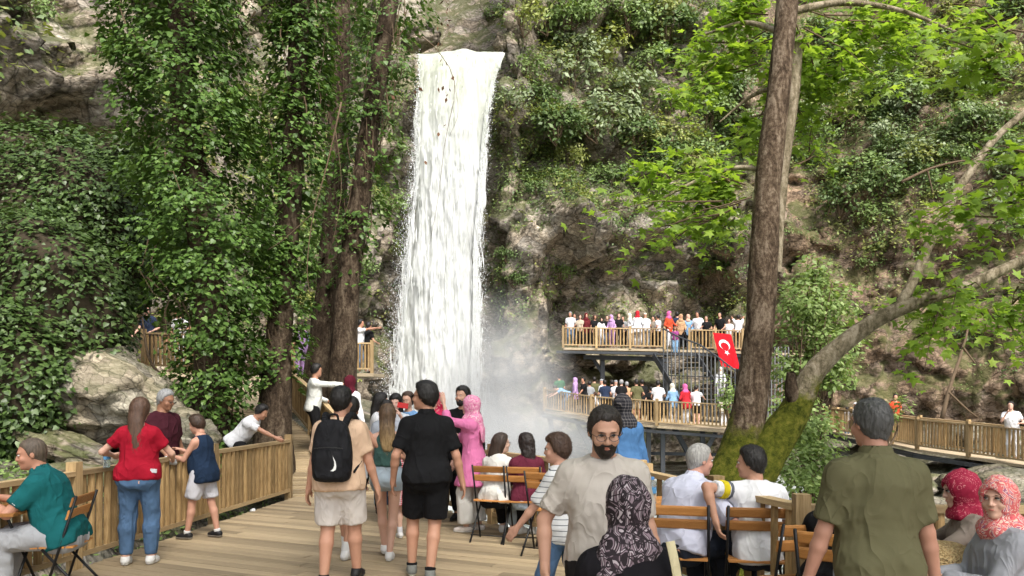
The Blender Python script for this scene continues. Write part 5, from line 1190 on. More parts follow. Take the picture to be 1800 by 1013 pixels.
        if ho is None and not (far or hkind == 'buzz'):
            v, q = snet(G, H); v = fit_vertex_noise(v, q, hair.get('amp', .0035), 75, seed + 3); hn = np.zeros_like(v); fn = np.cross(v[q[:, 2]] - v[q[:, 0]], v[q[:, 3]] - v[q[:, 1]])
            for i_ in range(4): np.add.at(hn, q[:, i_], fn)
            hn /= np.linalg.norm(hn, axis=1)[:, None] + 1e-9
            nbk = 1500 if dist < 6.5 else 700; ix = RNG.integers(0, len(v), nbk); b_, n_ = v[ix], hn[ix]; rel = (b_ - hc) / hk
            flow = np.stack([rel[:, 0] * 2.0 + .25, -.6 - rel[:, 1] * 2, -.9 + np.clip(rel[:, 2] * 6, 0, .9)], 1) if hkind == 'short' else np.stack([rel[:, 0] * .8, -.15 + 0 * rel[:, 1], -1.0 + 0 * rel[:, 2]], 1)
            flow = flow - n_ * (flow * n_).sum(1)[:, None]; flow /= np.linalg.norm(flow, axis=1)[:, None] + 1e-9
            L_ = (RNG.uniform(.010, .026, nbk) * min(1.0, max(.3, t / .016)) if hkind == 'short' else RNG.uniform(.03, .09, nbk))[:, None] * hk; sd_ = np.cross(flow, n_); wv_ = RNG.uniform(.0010, .0022, nbk)[:, None]
            out_ = (.28 if hkind == 'short' else .10) * np.abs(RNG.normal(0, 1, nbk))[:, None]; mid_ = b_ + (flow * .55 + n_ * out_ * .8) * L_ + n_ * .0015; tp_ = b_ + (flow + n_ * out_ + sd_ * RNG.normal(0, .2, nbk)[:, None]) * L_
            bv = np.stack([b_ - n_ * .002 - sd_ * wv_, mid_ - sd_ * wv_ * .8, tp_, mid_ + sd_ * wv_ * .8], 1).reshape(-1, 3); bq = np.arange(4 * nbk).reshape(-1, 4) + len(v)
            link('hair', mesh_np('hair', np.vstack([v, bv]), np.vstack([q, bq]), hmat, True), root)
    elif hkind == 'hijab':
        G = H.new(); mm = hair['m']; t = .018
        uni(H, G, *ell(hp_(0, -.016, .022), hr(.0785 + t, .102 + t, .097 + t), Rh))
        uni(H, G, *ell(hp_(0, -.03, -.05), hr(.078, .088, .085), Rh), k=.04)
        uni(H, G, *cone(hp_(0, -.012, -.07), nb + Rt @ V(0, .0, -.01) * k, .068 * hk, .082 * k), k=.03)
        uni(H, G, *ell(nb + Rt @ V(0, .045, -.045) * k, V(.115, .085, .075) * k, Rt), k=.05)
        uni(H, G, *ell(nb + Rt @ V(0, -.05, -.05) * k, V(.13, .07, .08) * k, Rt), k=.05)
        if longh: 
            off = V(*hair.get('fall', (.05, -.05, 0)))
            b0 = hp_(0, -.06, -.08); e2 = b0 + off + V(0, 0, -longh + .08); wd = hair.get('w', .08) * k
            zz = np.array([e2[2], (e2[2] + b0[2]) / 2, b0[2]]) - hc[2]
            uni(H, G, *loft(hc, np.eye(3), zz, np.array([wd, wd * .9, wd * .8]), np.array([.02, .03, .045]) * k, np.array([e2[1], (e2[1] + b0[1]) / 2 - .02, b0[1]]) - hc[1], xo=np.array([e2[0], (e2[0] + b0[0]) / 2, b0[0]]) - hc[0]), k=.03)
        cutr(H, G, *ell(hp_(0, .115, -.012), hr(.058, .085, .086), Rh), k=.006)
        obj('headscarf', G, mm, .009, 18)
    elif hkind == 'cap':
        G = H.new()
        uni(H, G, *ell(hp_(0, -.012, .035), hr(.088, .108, .098), Rh)); keep(G, (.035 - lz) * hk)
        uni(H, G, *ell(hp_(0, .11, .04), hr(.065, .07, .008), Rh), k=.01); obj('cap', G, hair['m'])
    if far: return root
    # ---- face details
    fm = pose.get('brow', HAIR_K)
    if face:
        for s in (1, -1):
            for nm, c_, r_, mm in (('eye', (s * .031, .0815, .0105), (.0135, .0125, .0088), plain((.62, .58, .54), .25, .5)), ('iris', (s * .031 + pose.get('gx', 0), .0915, .0095 + pose.get('gz', 0)), (.0058, .0032, .0058), plain((.02, .012, .008), .2, .6)), ):
                G = H.new(); uni(H, G, *ell(hp_(*c_), hr(*r_), Rh)); obj(nm, G, mm)
            G = H.new(); uni(H, G, *cone(hp_(s * .013, .096, .0285), hp_(s * .033, .094, .0335), .0036 * hk, .0042 * hk)); uni(H, G, *cone(hp_(s * .033, .094, .0335), hp_(s * .050, .080, .028), .0042 * hk, .0026 * hk), k=.003)
            obj('eyebrow', G, hairmat(fm))
            G = H.new(); uni(H, G, *cone(hp_(s * .0165, .0935, .0115), hp_(s * .031, .0945, .0178), .0016 * hk, .0026 * hk)); uni(H, G, *cone(hp_(s * .031, .0945, .0178), hp_(s * .046, .0855, .0125), .0026 * hk, .0018 * hk)); obj('eyelash', G, plain((.02, .014, .012), .6))
        tn = col(sk); lp = plain((tn[0] * .9, tn[1] * .52, tn[2] * .52), .45, .4)
        G = H.new(); uni(H, G, *ell(hp_(0, .0985, -.0495), hr(.021, .0062, .0042), Rh)); uni(H, G, *ell(hp_(0, .098, -.0595), hr(.018, .0068, .0050), Rh), k=.001); obj('lips', G, lp)
    bd = pose.get('beard')
    if bd is not None:
        G = H.new(); uni(H, G, *ell(hp_(0, .030, -.052), hr(.062 * jw, .069, .071), Rh)); uni(H, G, *ell(hp_(0, .062, -.092), hr(.034 * jw, .034, .032), Rh), k=.03); uni(H, G, *ell(hp_(0, .090, -.0385), hr(.027, .0165, .007), Rh), k=.01)
        cutr(H, G, *ell(hp_(0, .112, -.0555), hr(.0225, .022, .0105), Rh), k=.004)
        bl = np.interp(ly, [-.05, .0, .025, .05, .078, .09], [.02, .015, -.025, -.045, -.046, -.032]); keep(G, (lz - bl) * hk * .8, .005); keep(G, (-.016 - ly) * hk, .005)
        obj('beard', G, hairmat(bd), .002, 60)
    gl = pose.get('glasses')
    if gl:
        mb = MB(); dark = gl == 'sun'
        for s in (1, -1):
            ring = [hp_(s * .032 + .025 * math.cos(a), .108 - .010 * abs(.0 + .025 * math.cos(a)) * 10 * .3, .007 + .018 * math.sin(a)) for a in np.linspace(0, 2 * math.pi, 17)]
            mb.tube(ring, .0016 * hk, 5, cap=False)
            mb.tube([hp_(s * .057, .104, .012), hp_(s * .080, .06, .012), hp_(s * .084, -.005, .012)], .0017 * hk, 5)
        mb.tube([hp_(-.008, .112, .010), hp_(.008, .112, .010)], .0016 * hk, 5)
        g = mb.build('glasses', plain((.015, .012, .012), .35, .5), root)
        if dark:
            for s in (1, -1):
                G = H.new(); uni(H, G, *ell(hp_(s * .032, .1075, .006), hr(.0255, .0045, .0195), Rh)); o = obj('lens', G, plain((.012, .010, .010), .12, .6)); 
                if o: o.parent = g
    # ---- shoes
    if shoes:
        sm = shoes['m']; so = shoes.get('sole', plain((.55, .53, .48), .7))
        for nm, j in J.items():
            yaw = j['fy']; R = rotm(yaw, j['pitch']); an = j['an']; fx = min(res, .009); fl = shoes.get('len', 1.0) * k
            L = lambda x, y, z: an + R @ V(x, y, z) * fl
            Fs = Fld(an + V(-.2, -.2, -.13) * fl, an + V(.2, .2, .12) * fl, fx); A = Fs.new()
            uni(Fs, A, *cone(L(0, -.042, -.042), L(0, .06, -.045), .040 * fl, .042 * fl), k=.02); uni(Fs, A, *cone(L(0, .06, -.046), L(0, .135, -.056), .043 * fl, .030 * fl), k=.02)
            uni(Fs, A, *cone(L(0, -.02, -.03), L(0, -.012, shoes.get('top', .012)), .043 * fl, .046 * fl), k=.02)
            X, Y, Z = (Fs.ax[0][:, None, None] - an[0], Fs.ax[1][None, :, None] - an[1], Fs.ax[2][None, None, :] - an[2])
            z_ = (X * R[0, 2] + Y * R[1, 2] + Z * R[2, 2]); up = A.copy(); keep(up, -.064 * fl - z_); keep(up, z_ - shoes.get('top', .012) * fl)
            v, q = snet(up, Fs); o = link('shoe', mesh_np('shoe', v, q, sm, True), root)
            lo_ = A - .004; keep(lo_, z_ + .0625 * fl, .002); keep(lo_, -.085 * fl - z_, .002)
            v, q = snet(lo_, Fs)
            if len(v): link('sole', mesh_np('sole', v, q, so, True), o)
            if shoes.get('sock'):
                Sk = Fs.new(); d = nrm(j['kn'] - an); uni(Fs, Sk, *cone(an - d * .02, an + d * shoes.get('sockh', .1) * k, .043 * k * lw, .050 * k * lw, flat=True)); v, q = snet(Sk, Fs); link('sock', mesh_np('sock', v, q, shoes['sock'], True), root)
    return root
# ------------------------------------------------------------------ people on the deck
D2 = math.radians
def XY(px, Y, z=0.0): return ((px - 900) / FPX * Y, Y, z)
C_BLACK, C_WHITE = cloth((.010, .010, .011)), cloth((.66, .66, .68), var=.06)
JEANS, JEANS_L, JEANS_G, JEANS_D = cloth((.075, .135, .235), var=.3), cloth((.36, .43, .50), var=.2), cloth((.33, .34, .36), var=.12), cloth((.018, .022, .032), var=.3)
def stripes(name, base, line, scale=34, width=.18, axis=2, chk=False):
    n = NT(name); co = n.n('SeparateXYZ', {0: n.coord()}); f = lambda a: n.math('LESS_THAN', n.math('FRACT', n.math('MULTIPLY', a, scale)), width)
    k = f(co.outputs[axis])
    if chk: k = n.math('MULTIPLY', n.math('ADD', k, f(n.math('ADD', co.outputs[0], co.outputs[1]))), .5)
    n.bump(n.noise(n.coord(scale=(1, 1, .45)), 14, 3), .35, .02); return n.done(n.mix(k, base, line), .9, .1)
def paisley(name, cols, scale=28):
    n = NT(name); v = n.coord(); wv = n.n('VectorMath', {0: v, 1: n.n('TexNoise', {'Vector': v, 'Scale': 9.0}).outputs[1]}, operation='ADD').outputs[0]
    a = n.n('TexVoronoi', {'Vector': v, 'Scale': scale}, feature='DISTANCE_TO_EDGE').outputs[0]; b = n.n('TexVoronoi', {'Vector': v, 'Scale': scale * .45}, feature='F1').outputs[0]; c = n.n('TexWave', {'Vector': v, 'Scale': scale * .35, 'Distortion': 9.0, 'Detail': 2.0}).outputs[1]
    k = n.ramp(n.math('ADD', n.math('MULTIPLY', n.math('FRACT', n.math('MULTIPLY', b, 5.0)), .6), n.math('MULTIPLY', c, .4)), cols, 'CONSTANT'); n.bump(n.noise(v, 14, 3), .3, .02)
    c0 = n.mix(n.ramp(a, [(.03, 1.0), (.06, 0.0)]), k, cols[0][1]); return n.done(c0, .75, .2)
SCARF_BW = paisley('paisley_scarf', [(0, (.022, .016, .019)), (.36, (.22, .165, .19)), (.5, (.035, .024, .03)), (.64, (.42, .36, .385)), (.78, (.11, .075, .09))], 22)
SCARF_FL = paisley('floral_scarf', [(0, (.55, .12, .12)), (.35, (.65, .45, .36)), (.5, (.50, .07, .10)), (.65, (.70, .52, .46)), (.8, (.30, .10, .18))], 26)
SCARF_PK = paisley('pink_scarf', [(0, (.62, .22, .36)), (.4, (.66, .36, .45)), (.6, (.55, .13, .27)), (.8, (.68, .48, .52))], 16)
SCARF_MR = paisley('dotted_maroon_scarf', [(0, (.24, .010, .035)), (.55, (.27, .015, .045)), (.78, (.45, .14, .16))], 48)
PLAID = stripes('plaid_scarf', (.018, .018, .022), (.16, .15, .15), 30, .16, 2, True)
GING = stripes('gingham', (.66, .60, .60), (.50, .04, .07), 42, .5, 2, True)
STRIPE = stripes('striped_jersey', (.62, .62, .62), (.05, .06, .08), 27, .13, 2)
SH_W = dict(m=plain((.66, .65, .63), .6, .3, name='white_shoe'), sole=plain((.60, .58, .54), .7)); SH_K = dict(m=plain((.012, .012, .013), .55, .3, name='black_shoe'), sole=plain((.03, .03, .03), .7)); SH_G = dict(m=plain((.16, .165, .15), .7, .3, name='grey_trainer', var=.35, sc=40), sole=plain((.46, .45, .36), .7))

SIT = dict(sit=1, pelvis=(0, -.02, .55), footR=(.13, .40, 0), footL=(-.13, .40, 0), kneeR=(.12, .35, 1), kneeL=(-.12, .35, 1), handR=(.16, .34, .66), handL=(-.16, .34, .66), elbowR=(.6, -.8, -.2), elbowL=(-.6, -.8, -.2))
def sit(**k): d = dict(SIT); d.update(k); return d

n = NT('two_tone_hair'); v_ = n.coord(scale=(1, 1, .12)); z_ = n.n('SeparateXYZ', {0: n.coord()}).outputs[2]; g_ = n.math('MULTIPLY', n.math('SUBTRACT', 1.40, z_), 4.5, True)
st_ = n.ramp(n.noise(v_, 70, 4, .7), [(.35, .0), (.65, 1.0)]); n.bump(n.noise(v_, 110, 3), .7, .01); OMBRE = n.done(n.mix(g_, n.mix(st_, (.05, .03, .016), (.15, .09, .05)), n.mix(st_, (.20, .12, .05), (.48, .33, .16))), .5, .4)
# left foreground
person('seated man in teal polo with cropped hair leaning on the wooden table', XY(104, 6.25), D2(98), 1.80, sk=(.46, .24, .16), fat=1.10, face=True, top=dict(m=cloth((.010, .105, .112)), collar=True, sleeve=.72, hem=-.12, inf=.022, bands=[(.685, .715, C_WHITE)]), bot=dict(m=JEANS_G, inf=.022, to=1.93), hair=dict(k='buzz', m=hairmat((.10, .075, .055)), front=.085), shoes=SH_K,
       pose=sit(lean=.34, yaw=.35, nod=.22, handL=(-.12, .46, .80), handR=(.10, .50, .80), elbowL=(-.7, -.2, -.9), elbowR=(.8, -.2, -.8), footL=(-.13, .34, 0), footR=(.14, .44, 0), thumbL=(.6, .2, .7), thumbR=(-.6, .2, .7)))
rw_ = person('woman in red tee and blue jeans with long brown hair, seen from behind', XY(243, 7.5), D2(8), 1.67, 'f', (.58, .37, .28), fat=1.16, top=dict(m=cloth((.30, .008, .022)), sleeve=.60, hem=-.07, vback=-.075, nz=-.005, neck=.085, inf=.016), bot=dict(m=JEANS, inf=.010, to=1.95, wide=1.0, name='jeans'), hair=dict(k='long', len=.33, m=hairmat((.085, .045, .028)), w=.075, fall=(.02, -.06, 0), front=.075), shoes=dict(SH_W, top=.005),
       pose=dict(leg=1.05, footL=(-.12, 0, 0, .1), footR=(.12, .02, 0, -.1), handL=(-.33, .26, 1.10), handR=(.24, .34, 1.06), elbowL=(-.8, -.6, -.5), elbowR=(.8, -.7, -.5), yaw=-.15, nod=.15, thumbL=(.5, .3, .8), thumbR=(-.5, .3, .8), curlL=.9))
person('grey haired man in maroon shirt and dark glasses beyond the near fence', XY(284, 9.35, -.02), D2(-118), 1.79, sk=SKIN_D, fat=1.15, top=dict(m=cloth((.045, .010, .016)), sleeve=.75), bot=dict(m=JEANS_D), hair=dict(k='short', m=hairmat((.28, .28, .28)), t=.010), pose=dict(glasses='sun', nod=.3, yaw=.15, handR=(.2, .35, .95)))
person('boy in navy sleeveless vest and pale shorts with his hands on the fence', XY(357, 8.85), D2(78), 1.46, sk=(.50, .28, .20), fat=.92, top=dict(k='tank', m=cloth((.012, .024, .05)), sleeve=0, hem=-.17, inf=.03, boxy=1.05), bot=dict(m=cloth((.50, .50, .54), var=.07), to=.86, inf=.034, wide=1.35, name='shorts'), hair=dict(k='short', m=hairmat((.045, .025, .015)), t=.02, front=.07), shoes=dict(m=SH_K['m'], sole=plain((.25, .22, .18), .7), sock=plain((.6, .6, .6), .8), sockh=.03, top=.0),
       pose=dict(handL=(-.12, .40, 1.14), handR=(.14, .42, 1.20), elbowL=(-.4, -.5, -.9), elbowR=(.4, -.5, -.9), nod=.35, lean=.08, yaw=.05, footL=(-.13, .16, 0, .05), footR=(.12, -.14, 0, -.15), thumbL=(.8, .2, .4), thumbR=(-.8, .2, .4)))
person('boy in white tee and black trousers stooping over the fence post', XY(428, 11.3, .34), D2(-92), 1.52, sk=(.42, .23, .15), top=dict(m=C_WHITE, sleeve=.7, hem=-.12, inf=.028), bot=dict(m=C_BLACK, inf=.02), hair=dict(k='short', t=.016), pose=dict(lean=.75, pelvis=(0, -.12, .74), handR=(.16, .62, .78), handL=(-.3, .1, 1.15), nod=.55, footR=(.12, .1, 0), footL=(-.12, -.2, 0)))
person('man in untucked white shirt and black trousers reaching out on the ramp', XY(551, 14.4, .50), D2(-72), 1.76, sk=SKIN_C, fat=.95, top=dict(m=cloth((.60, .61, .58), var=.06), sleeve=1.93, hem=-.13, inf=.022, collar=True), bot=dict(m=C_BLACK, inf=.022, to=1.95), hair=dict(k='short', t=.018), shoes=SH_K, pose=dict(handR=(.14, .62, 1.32), elbowR=(.6, -.2, -1), handL=(-.2, .3, 1.0), yaw=.05, nod=.12, lean=.05))
person('woman in dark red headscarf and white top on the ramp beside the backpacker', XY(614, 13.3, .32), D2(-20), 1.70, 'f', SKIN_B, top=dict(m=C_WHITE, sleeve=1.9, hem=-.3, inf=.03), bot=dict(m=C_BLACK), hair=dict(k='hijab', m=cloth((.07, .008, .016)), len=.42, fall=(.10, -.04, 0)), pose=dict(handL=(-.4, .3, 1.2)))
bp_ = person('man in peach tee and cream shorts carrying the black backpack', XY(598, 6.72), D2(-3), 1.77, sk=(.50, .28, .19), fat=1.05, top=dict(m=cloth((.66, .46, .32), var=.06), sleeve=.72, hem=-.12, inf=.026, swide=1.4), bot=dict(m=cloth((.62, .57, .53), var=.06), to=.93, inf=.034, wide=1.25, name='shorts'), hair=dict(k='short', t=.014, amp=.004), shoes=SH_K,
       pose=dict(footL=(-.13, -.04, 0, .15), footR=(.10, .18, 0, -.1), handL=(-.30, .06, .80), handR=(.31, .10, .80), yaw=-.25, leg=1.04))
person('person in white vest with a dark strap, arm round the blonde girl', XY(614, 7.75), D2(-6), 1.68, sk=(.46, .25, .165), top=dict(k='tank', m=C_WHITE, sleeve=0, hem=-.1, inf=.02), bot=dict(m=C_BLACK, to=.9, inf=.03, name='shorts'), hair=dict(k='short'), shoes=dict(SH_W, sock=plain((.66, .66, .64), .9, name='white_sock'), sockh=.17), pose=dict(handR=(.58, .10, 1.06), elbowR=(.6, -.4, -1), footL=(-.1, .2, 0), footR=(-.02, -.05, 0), handL=(-.2, .2, .9), nod=.2))
person('blonde girl in green top and denim shorts seen from behind', XY(681, 7.75), D2(4), 1.60, 'f', (.60, .38, .29), fat=.95, top=dict(m=cloth((.045, .095, .085)), sleeve=.0, k='tank', hem=.08, inf=.012), bot=dict(m=JEANS_L, to=.36, inf=.014, waist=.10, wide=1.5, name='denim_shorts'), hair=dict(k='long', len=.30, m=OMBRE, w=.085, fall=(.01, -.04, 0)), shoes=SH_W,
       pose=dict(footL=(-.05, .22, 0, .1), footR=(.03, -.08, 0, -.1), handL=(-.25, .2, .85), handR=(.22, .2, .9), leg=.95))
person('tall man in black polo and black shorts with sunglasses, seen from behind', XY(752, 6.95), D2(6), 1.83, sk=(.48, .265, .175), fat=.98, face=False, top=dict(m=C_BLACK, collar=True, sleeve=.78, hem=-.10, inf=.02, swide=1.2), bot=dict(m=cloth((.009, .009, .010)), to=.90, inf=.032, wide=1.25, name='shorts'), hair=dict(k='short', t=.020, front=.07), shoes=dict(SH_G, sock=C_BLACK, sockh=.03),
       pose=dict(yaw=1.15, glasses='sun', footL=(-.14, .12, 0, .1), footR=(.02, -.10, 0, -.05), handL=(-.30, .06, .84), handR=(.30, .04, .82), pelvis=(-.01, 0, .93)))
# the group facing the camera
person('dark haired girl in white tee in profile behind the blonde girl', XY(664, 10.5), D2(-75), 1.72, 'f', (.60, .39, .30), top=dict(m=C_WHITE, sleeve=.6), bot=dict(m=JEANS_L), hair=dict(k='long', len=.30, m=hairmat(HAIR_K), w=.07), pose=dict(nod=.12), face=True)
person('girl with dark hair looking at the red phone she holds up', XY(697, 10.7), D2(176), 1.71, 'f', (.62, .41, .33), face=True, top=dict(m=cloth((.52, .55, .60)), sleeve=.6), bot=dict(m=JEANS), hair=dict(k='long', len=.25, m=hairmat(HAIR_K), w=.09, front=.062), pose=dict(nod=.22, handR=(.05, .30, 1.42), handL=(-.12, .30, 1.40), elbowR=(.5, 0, -1), elbowL=(-.5, 0, -1)))
person('woman in sunglasses and blue top beside the girl with the red phone', XY(719, 11.0), D2(160), 1.73, 'f', (.52, .32, .23), top=dict(m=cloth((.16, .30, .52)), sleeve=.6), bot=dict(m=JEANS), hair=dict(k='short', m=hairmat(HAIR_B), t=.014), pose=dict(glasses='sun', nod=.05), face=True)
person('small dark haired woman peeping over the blonde girl', XY(680, 9.9), D2(178), 1.62, 'f', (.58, .37, .29), top=dict(m=cloth((.3, .32, .36)), sleeve=.6), bot=dict(m=C_BLACK), hair=dict(k='long', len=.2, m=hairmat(HAIR_K)))
person('woman in floral red headscarf half hidden behind the man in black', XY(770, 9.9), D2(150), 1.72, 'f', SKIN_B, top=dict(m=C_BLACK, sleeve=1.9, hem=-.3, k='tunic'), bot=dict(m=C_BLACK), hair=dict(k='hijab', m=paisley('red_scarf', [(0, (.45, .012, .06)), (.5, (.50, .03, .10)), (.75, (.62, .40, .30))], 20)))
person('woman in long pink tunic, pink headscarf and white trousers with raised hand', XY(832, 9.3), D2(76), 1.68, 'f', (.58, .37, .28), face=True, top=dict(k='tunic', m=cloth((.60, .17, .34), var=.08), sleeve=1.55, hem=-.36, flare=.13, inf=.026, sinf=.022), bot=dict(m=cloth((.66, .65, .62), var=.05), inf=.036, wide=2.0, to=1.92), hair=dict(k='hijab', m=SCARF_PK, len=.46, fall=(-.02, -.13, 0), w=.075), shoes=dict(m=plain((.62, .56, .52), .5, name='cream_heel'), sole=plain((.6, .58, .55), .6), top=-.01),
       pose=dict(handL=(-.10, .36, 1.62), elbowL=(-.5, .4, -1), handR=(.12, .34, 1.25), elbowR=(.5, 0, -1), footR=(.09, -.05, 0), footL=(-.10, .06, 0), hdirL=(.1, .2, 1), curlL=.2))
person('bearded man in black standing behind the woman in pink', XY(815, 10.1), D2(165), 1.80, sk=(.50, .30, .21), face=True, top=dict(m=C_BLACK, sleeve=1.9), bot=dict(m=C_BLACK), hair=dict(k='short', t=.016, front=.068), pose=dict(beard=HAIR_K, yaw=-.25), shoes=SH_K)
person('little girl in red gingham skirt and white tights behind the couple', XY(712, 8.9), D2(20), 1.14, 'f', (.60, .40, .31), top=dict(m=GING, sleeve=.6), bot=dict(k='skirt', m=GING, len=.36, flare=.07, name='skirt'), hair=dict(k='long', len=.2, m=hairmat(HAIR_B)), shoes=dict(SH_W, sock=plain((.62, .62, .66), .9), sockh=.36))
# two girls on folding chairs, seen from behind
person('seated girl in white top with long brown hair turned to her friend', XY(873, 8.85), D2(-28), 1.62, 'f', (.60, .40, .31), top=dict(m=cloth((.64, .62, .58), var=.06), sleeve=1.5, hem=-.10, inf=.026), bot=dict(m=C_BLACK, inf=.02), hair=dict(k='long', len=.40, m=hairmat((.045, .028, .02)), w=.08, fall=(-.05, -.03, 0)), shoes=SH_W, pose=sit(lean=.18, yaw=-.75, glasses='clear', nod=.05))
person('seated girl in plum top with long dark wavy hair', XY(926, 8.75), D2(6), 1.62, 'f', SKIN_B, top=dict(m=cloth((.105, .018, .034)), sleeve=1.9, hem=-.08, inf=.024), bot=dict(m=JEANS_L, inf=.016, name='jeans'), hair=dict(k='long', len=.36, m=hairmat((.02, .013, .011)), w=.08, amp=.010), shoes=SH_W, pose=sit(lean=.12, yaw=.35))
person('boy in striped tee walking past the seated girls', XY(988, 5.35), D2(62), 1.42, sk=(.52, .30, .215), fat=.95, face=True, top=dict(m=STRIPE, sleeve=.85, hem=-.15, inf=.030, swide=1.4), bot=dict(m=JEANS, inf=.02), hair=dict(k='short', m=hairmat((.06, .032, .02)), t=.022, front=.060), pose=dict(handL=(-.24, .36, .86), handR=(.25, -.1, .8), yaw=.30, elbowL=(-.6, -1, 0), nod=.1, footL=(-.1, .2, 0), footR=(.1, -.2, 0)))
person('bearded man in beige tee and glasses facing the camera with hand in pocket', XY(1060, 3.8), D2(176), 1.665, sk=(.50, .29, .20), fat=1.02, face=True, top=dict(m=cloth((.50, .45, .40), var=.05), sleeve=.80, hem=-.09, inf=.020, swide=1.1, neck=.07), bot=dict(m=cloth((.018, .016, .016)), inf=.018), hair=dict(k='short', m=hairmat((.022, .016, .012)), t=.007, front=.104), pose=dict(nod=.34, yaw=.10, beard=(.018, .012, .009), glasses='clear', handR=(.30, .06, .86), elbowR=(.9, -.6, 0), handL=(-.29, .05, .82), gz=-.003, hs=1.01))
sw_ = person('woman in black with a black and white paisley headscarf, back to the camera', XY(1106, 3.12), D2(2), 1.72, 'f', SKIN_B, fat=1.18, top=dict(m=cloth((.011, .010, .012)), sleeve=1.9, hem=-.12, inf=.022), bot=dict(m=C_BLACK, inf=.03), hair=dict(k='hijab', m=SCARF_BW, len=.50, fall=(-.13, -.10, 0), w=.105), pose=sit(pelvis=(0, 0, .595), lean=.03, nod=.05, hs=.95))
person('woman in denim jacket and black plaid headscarf beyond the beige man', XY(1096, 8.0), D2(8), 1.70, 'f', SKIN_B, fat=1.05, top=dict(m=cloth((.055, .135, .28), var=.2), sleeve=1.9, hem=-.12, inf=.03), bot=dict(m=JEANS_D), hair=dict(k='hijab', m=PLAID, len=.36, fall=(0, -.06, 0), w=.12))
# right foreground
person('seated grey haired man in pale lilac shirt leaning forward', XY(1200, 5.85), D2(-48), 1.76, sk=(.52, .29, .22), fat=1.12, face=True, top=dict(m=cloth((.52, .53, .64), var=.06), sleeve=.95, hem=-.08, inf=.03, swide=1.5, collar=True, crease=.010), bot=dict(m=JEANS_D, inf=.026), hair=dict(k='buzz', m=hairmat((.30, .29, .275)), t=.007), shoes=SH_K, pose=sit(lean=.36, yaw=-.45, nod=.18, handR=(.26, .34, .70), handL=(-.10, .40, .68), belly=1.1))
person('seated man in white tee with yellow and grey sleeve bands', XY(1330, 5.75), D2(4), 1.70, sk=(.46, .26, .175), face=True, top=dict(m=C_WHITE, sleeve=.75, hem=-.12, inf=.026, crease=.009, bands=[(.36, .58, cloth((.62, .50, .02))), (.24, .35, cloth((.10, .11, .13)))]), bot=dict(m=JEANS_D, inf=.022), hair=dict(k='short', t=.016), shoes=SH_K, pose=sit(lean=.10, yaw=.95, nod=.12, handL=(-.38, -.16, .78), elbowL=(-1, -.1, .9), shrugL=.02, handR=(.22, .32, .7)))
person('seated woman in black dress half hidden by the man in olive', XY(1470, 4.7), D2(-35), 1.62, 'f', SKIN_B, fat=1.1, top=dict(m=C_BLACK, sleeve=.6, hem=-.1, inf=.02), bot=dict(m=C_BLACK, inf=.05, k='skirt', to=1.7), hair=dict(k='long', len=.25, m=hairmat(HAIR_K)), pose=sit(lean=.25, handL=(-.2, .45, .75), nod=.4))
person('grey haired man in olive polo and pale jeans standing with his back to us', XY(1541, 3.52), D2(-2), 1.70, sk=(.50, .27, .19), fat=1.0, face=False, top=dict(m=cloth((.13, .12, .064), var=.08), collar=True, sleeve=.80, hem=-.13, inf=.024, swide=1.2, crease=.008), bot=dict(m=JEANS_L, inf=.02), hair=dict(k='short', m=hairmat((.085, .083, .08)), t=.008), pose=dict(yaw=.30, nod=.08, handL=(-.31, .06, .80), handR=(.31, .05, .78), hs=.95, arm=1.0))
person('seated woman in maroon dotted headscarf and taupe shirt looking down', XY(1712, 4.75), D2(72), 1.60, 'f', (.54, .34, .26), face=True, top=dict(m=cloth((.20, .165, .14)), sleeve=1.92, hem=-.12, inf=.028, crease=.009), bot=dict(m=cloth((.16, .14, .13)), inf=.04), hair=dict(k='hijab', m=SCARF_MR), pose=sit(lean=.12, nod=.22, yaw=.18, handL=(-.10, .42, .86), handR=(.15, .4, .8)))
person('seated woman in floral red headscarf and grey shirt looking at the camera', XY(1762, 4.2), D2(84), 1.62, 'f', (.58, .36, .27), fat=1.12, face=True, top=dict(m=cloth((.26, .265, .29), var=.08), sleeve=1.95, hem=-.14, inf=.028, crease=.010, k='tee'), bot=dict(m=cloth((.27, .275, .30), var=.08), inf=.045, to=1.9), hair=dict(k='hijab', m=SCARF_FL, len=.22, fall=(-.06, -.10, 0)), pose=sit(lean=.05, yaw=.72, nod=.02, tilt=.05, handL=(-.07, .36, .72), handR=(.02, .38, .72), thumbL=(.7, .2, .5), thumbR=(-.7, .2, .5), gx=.002))

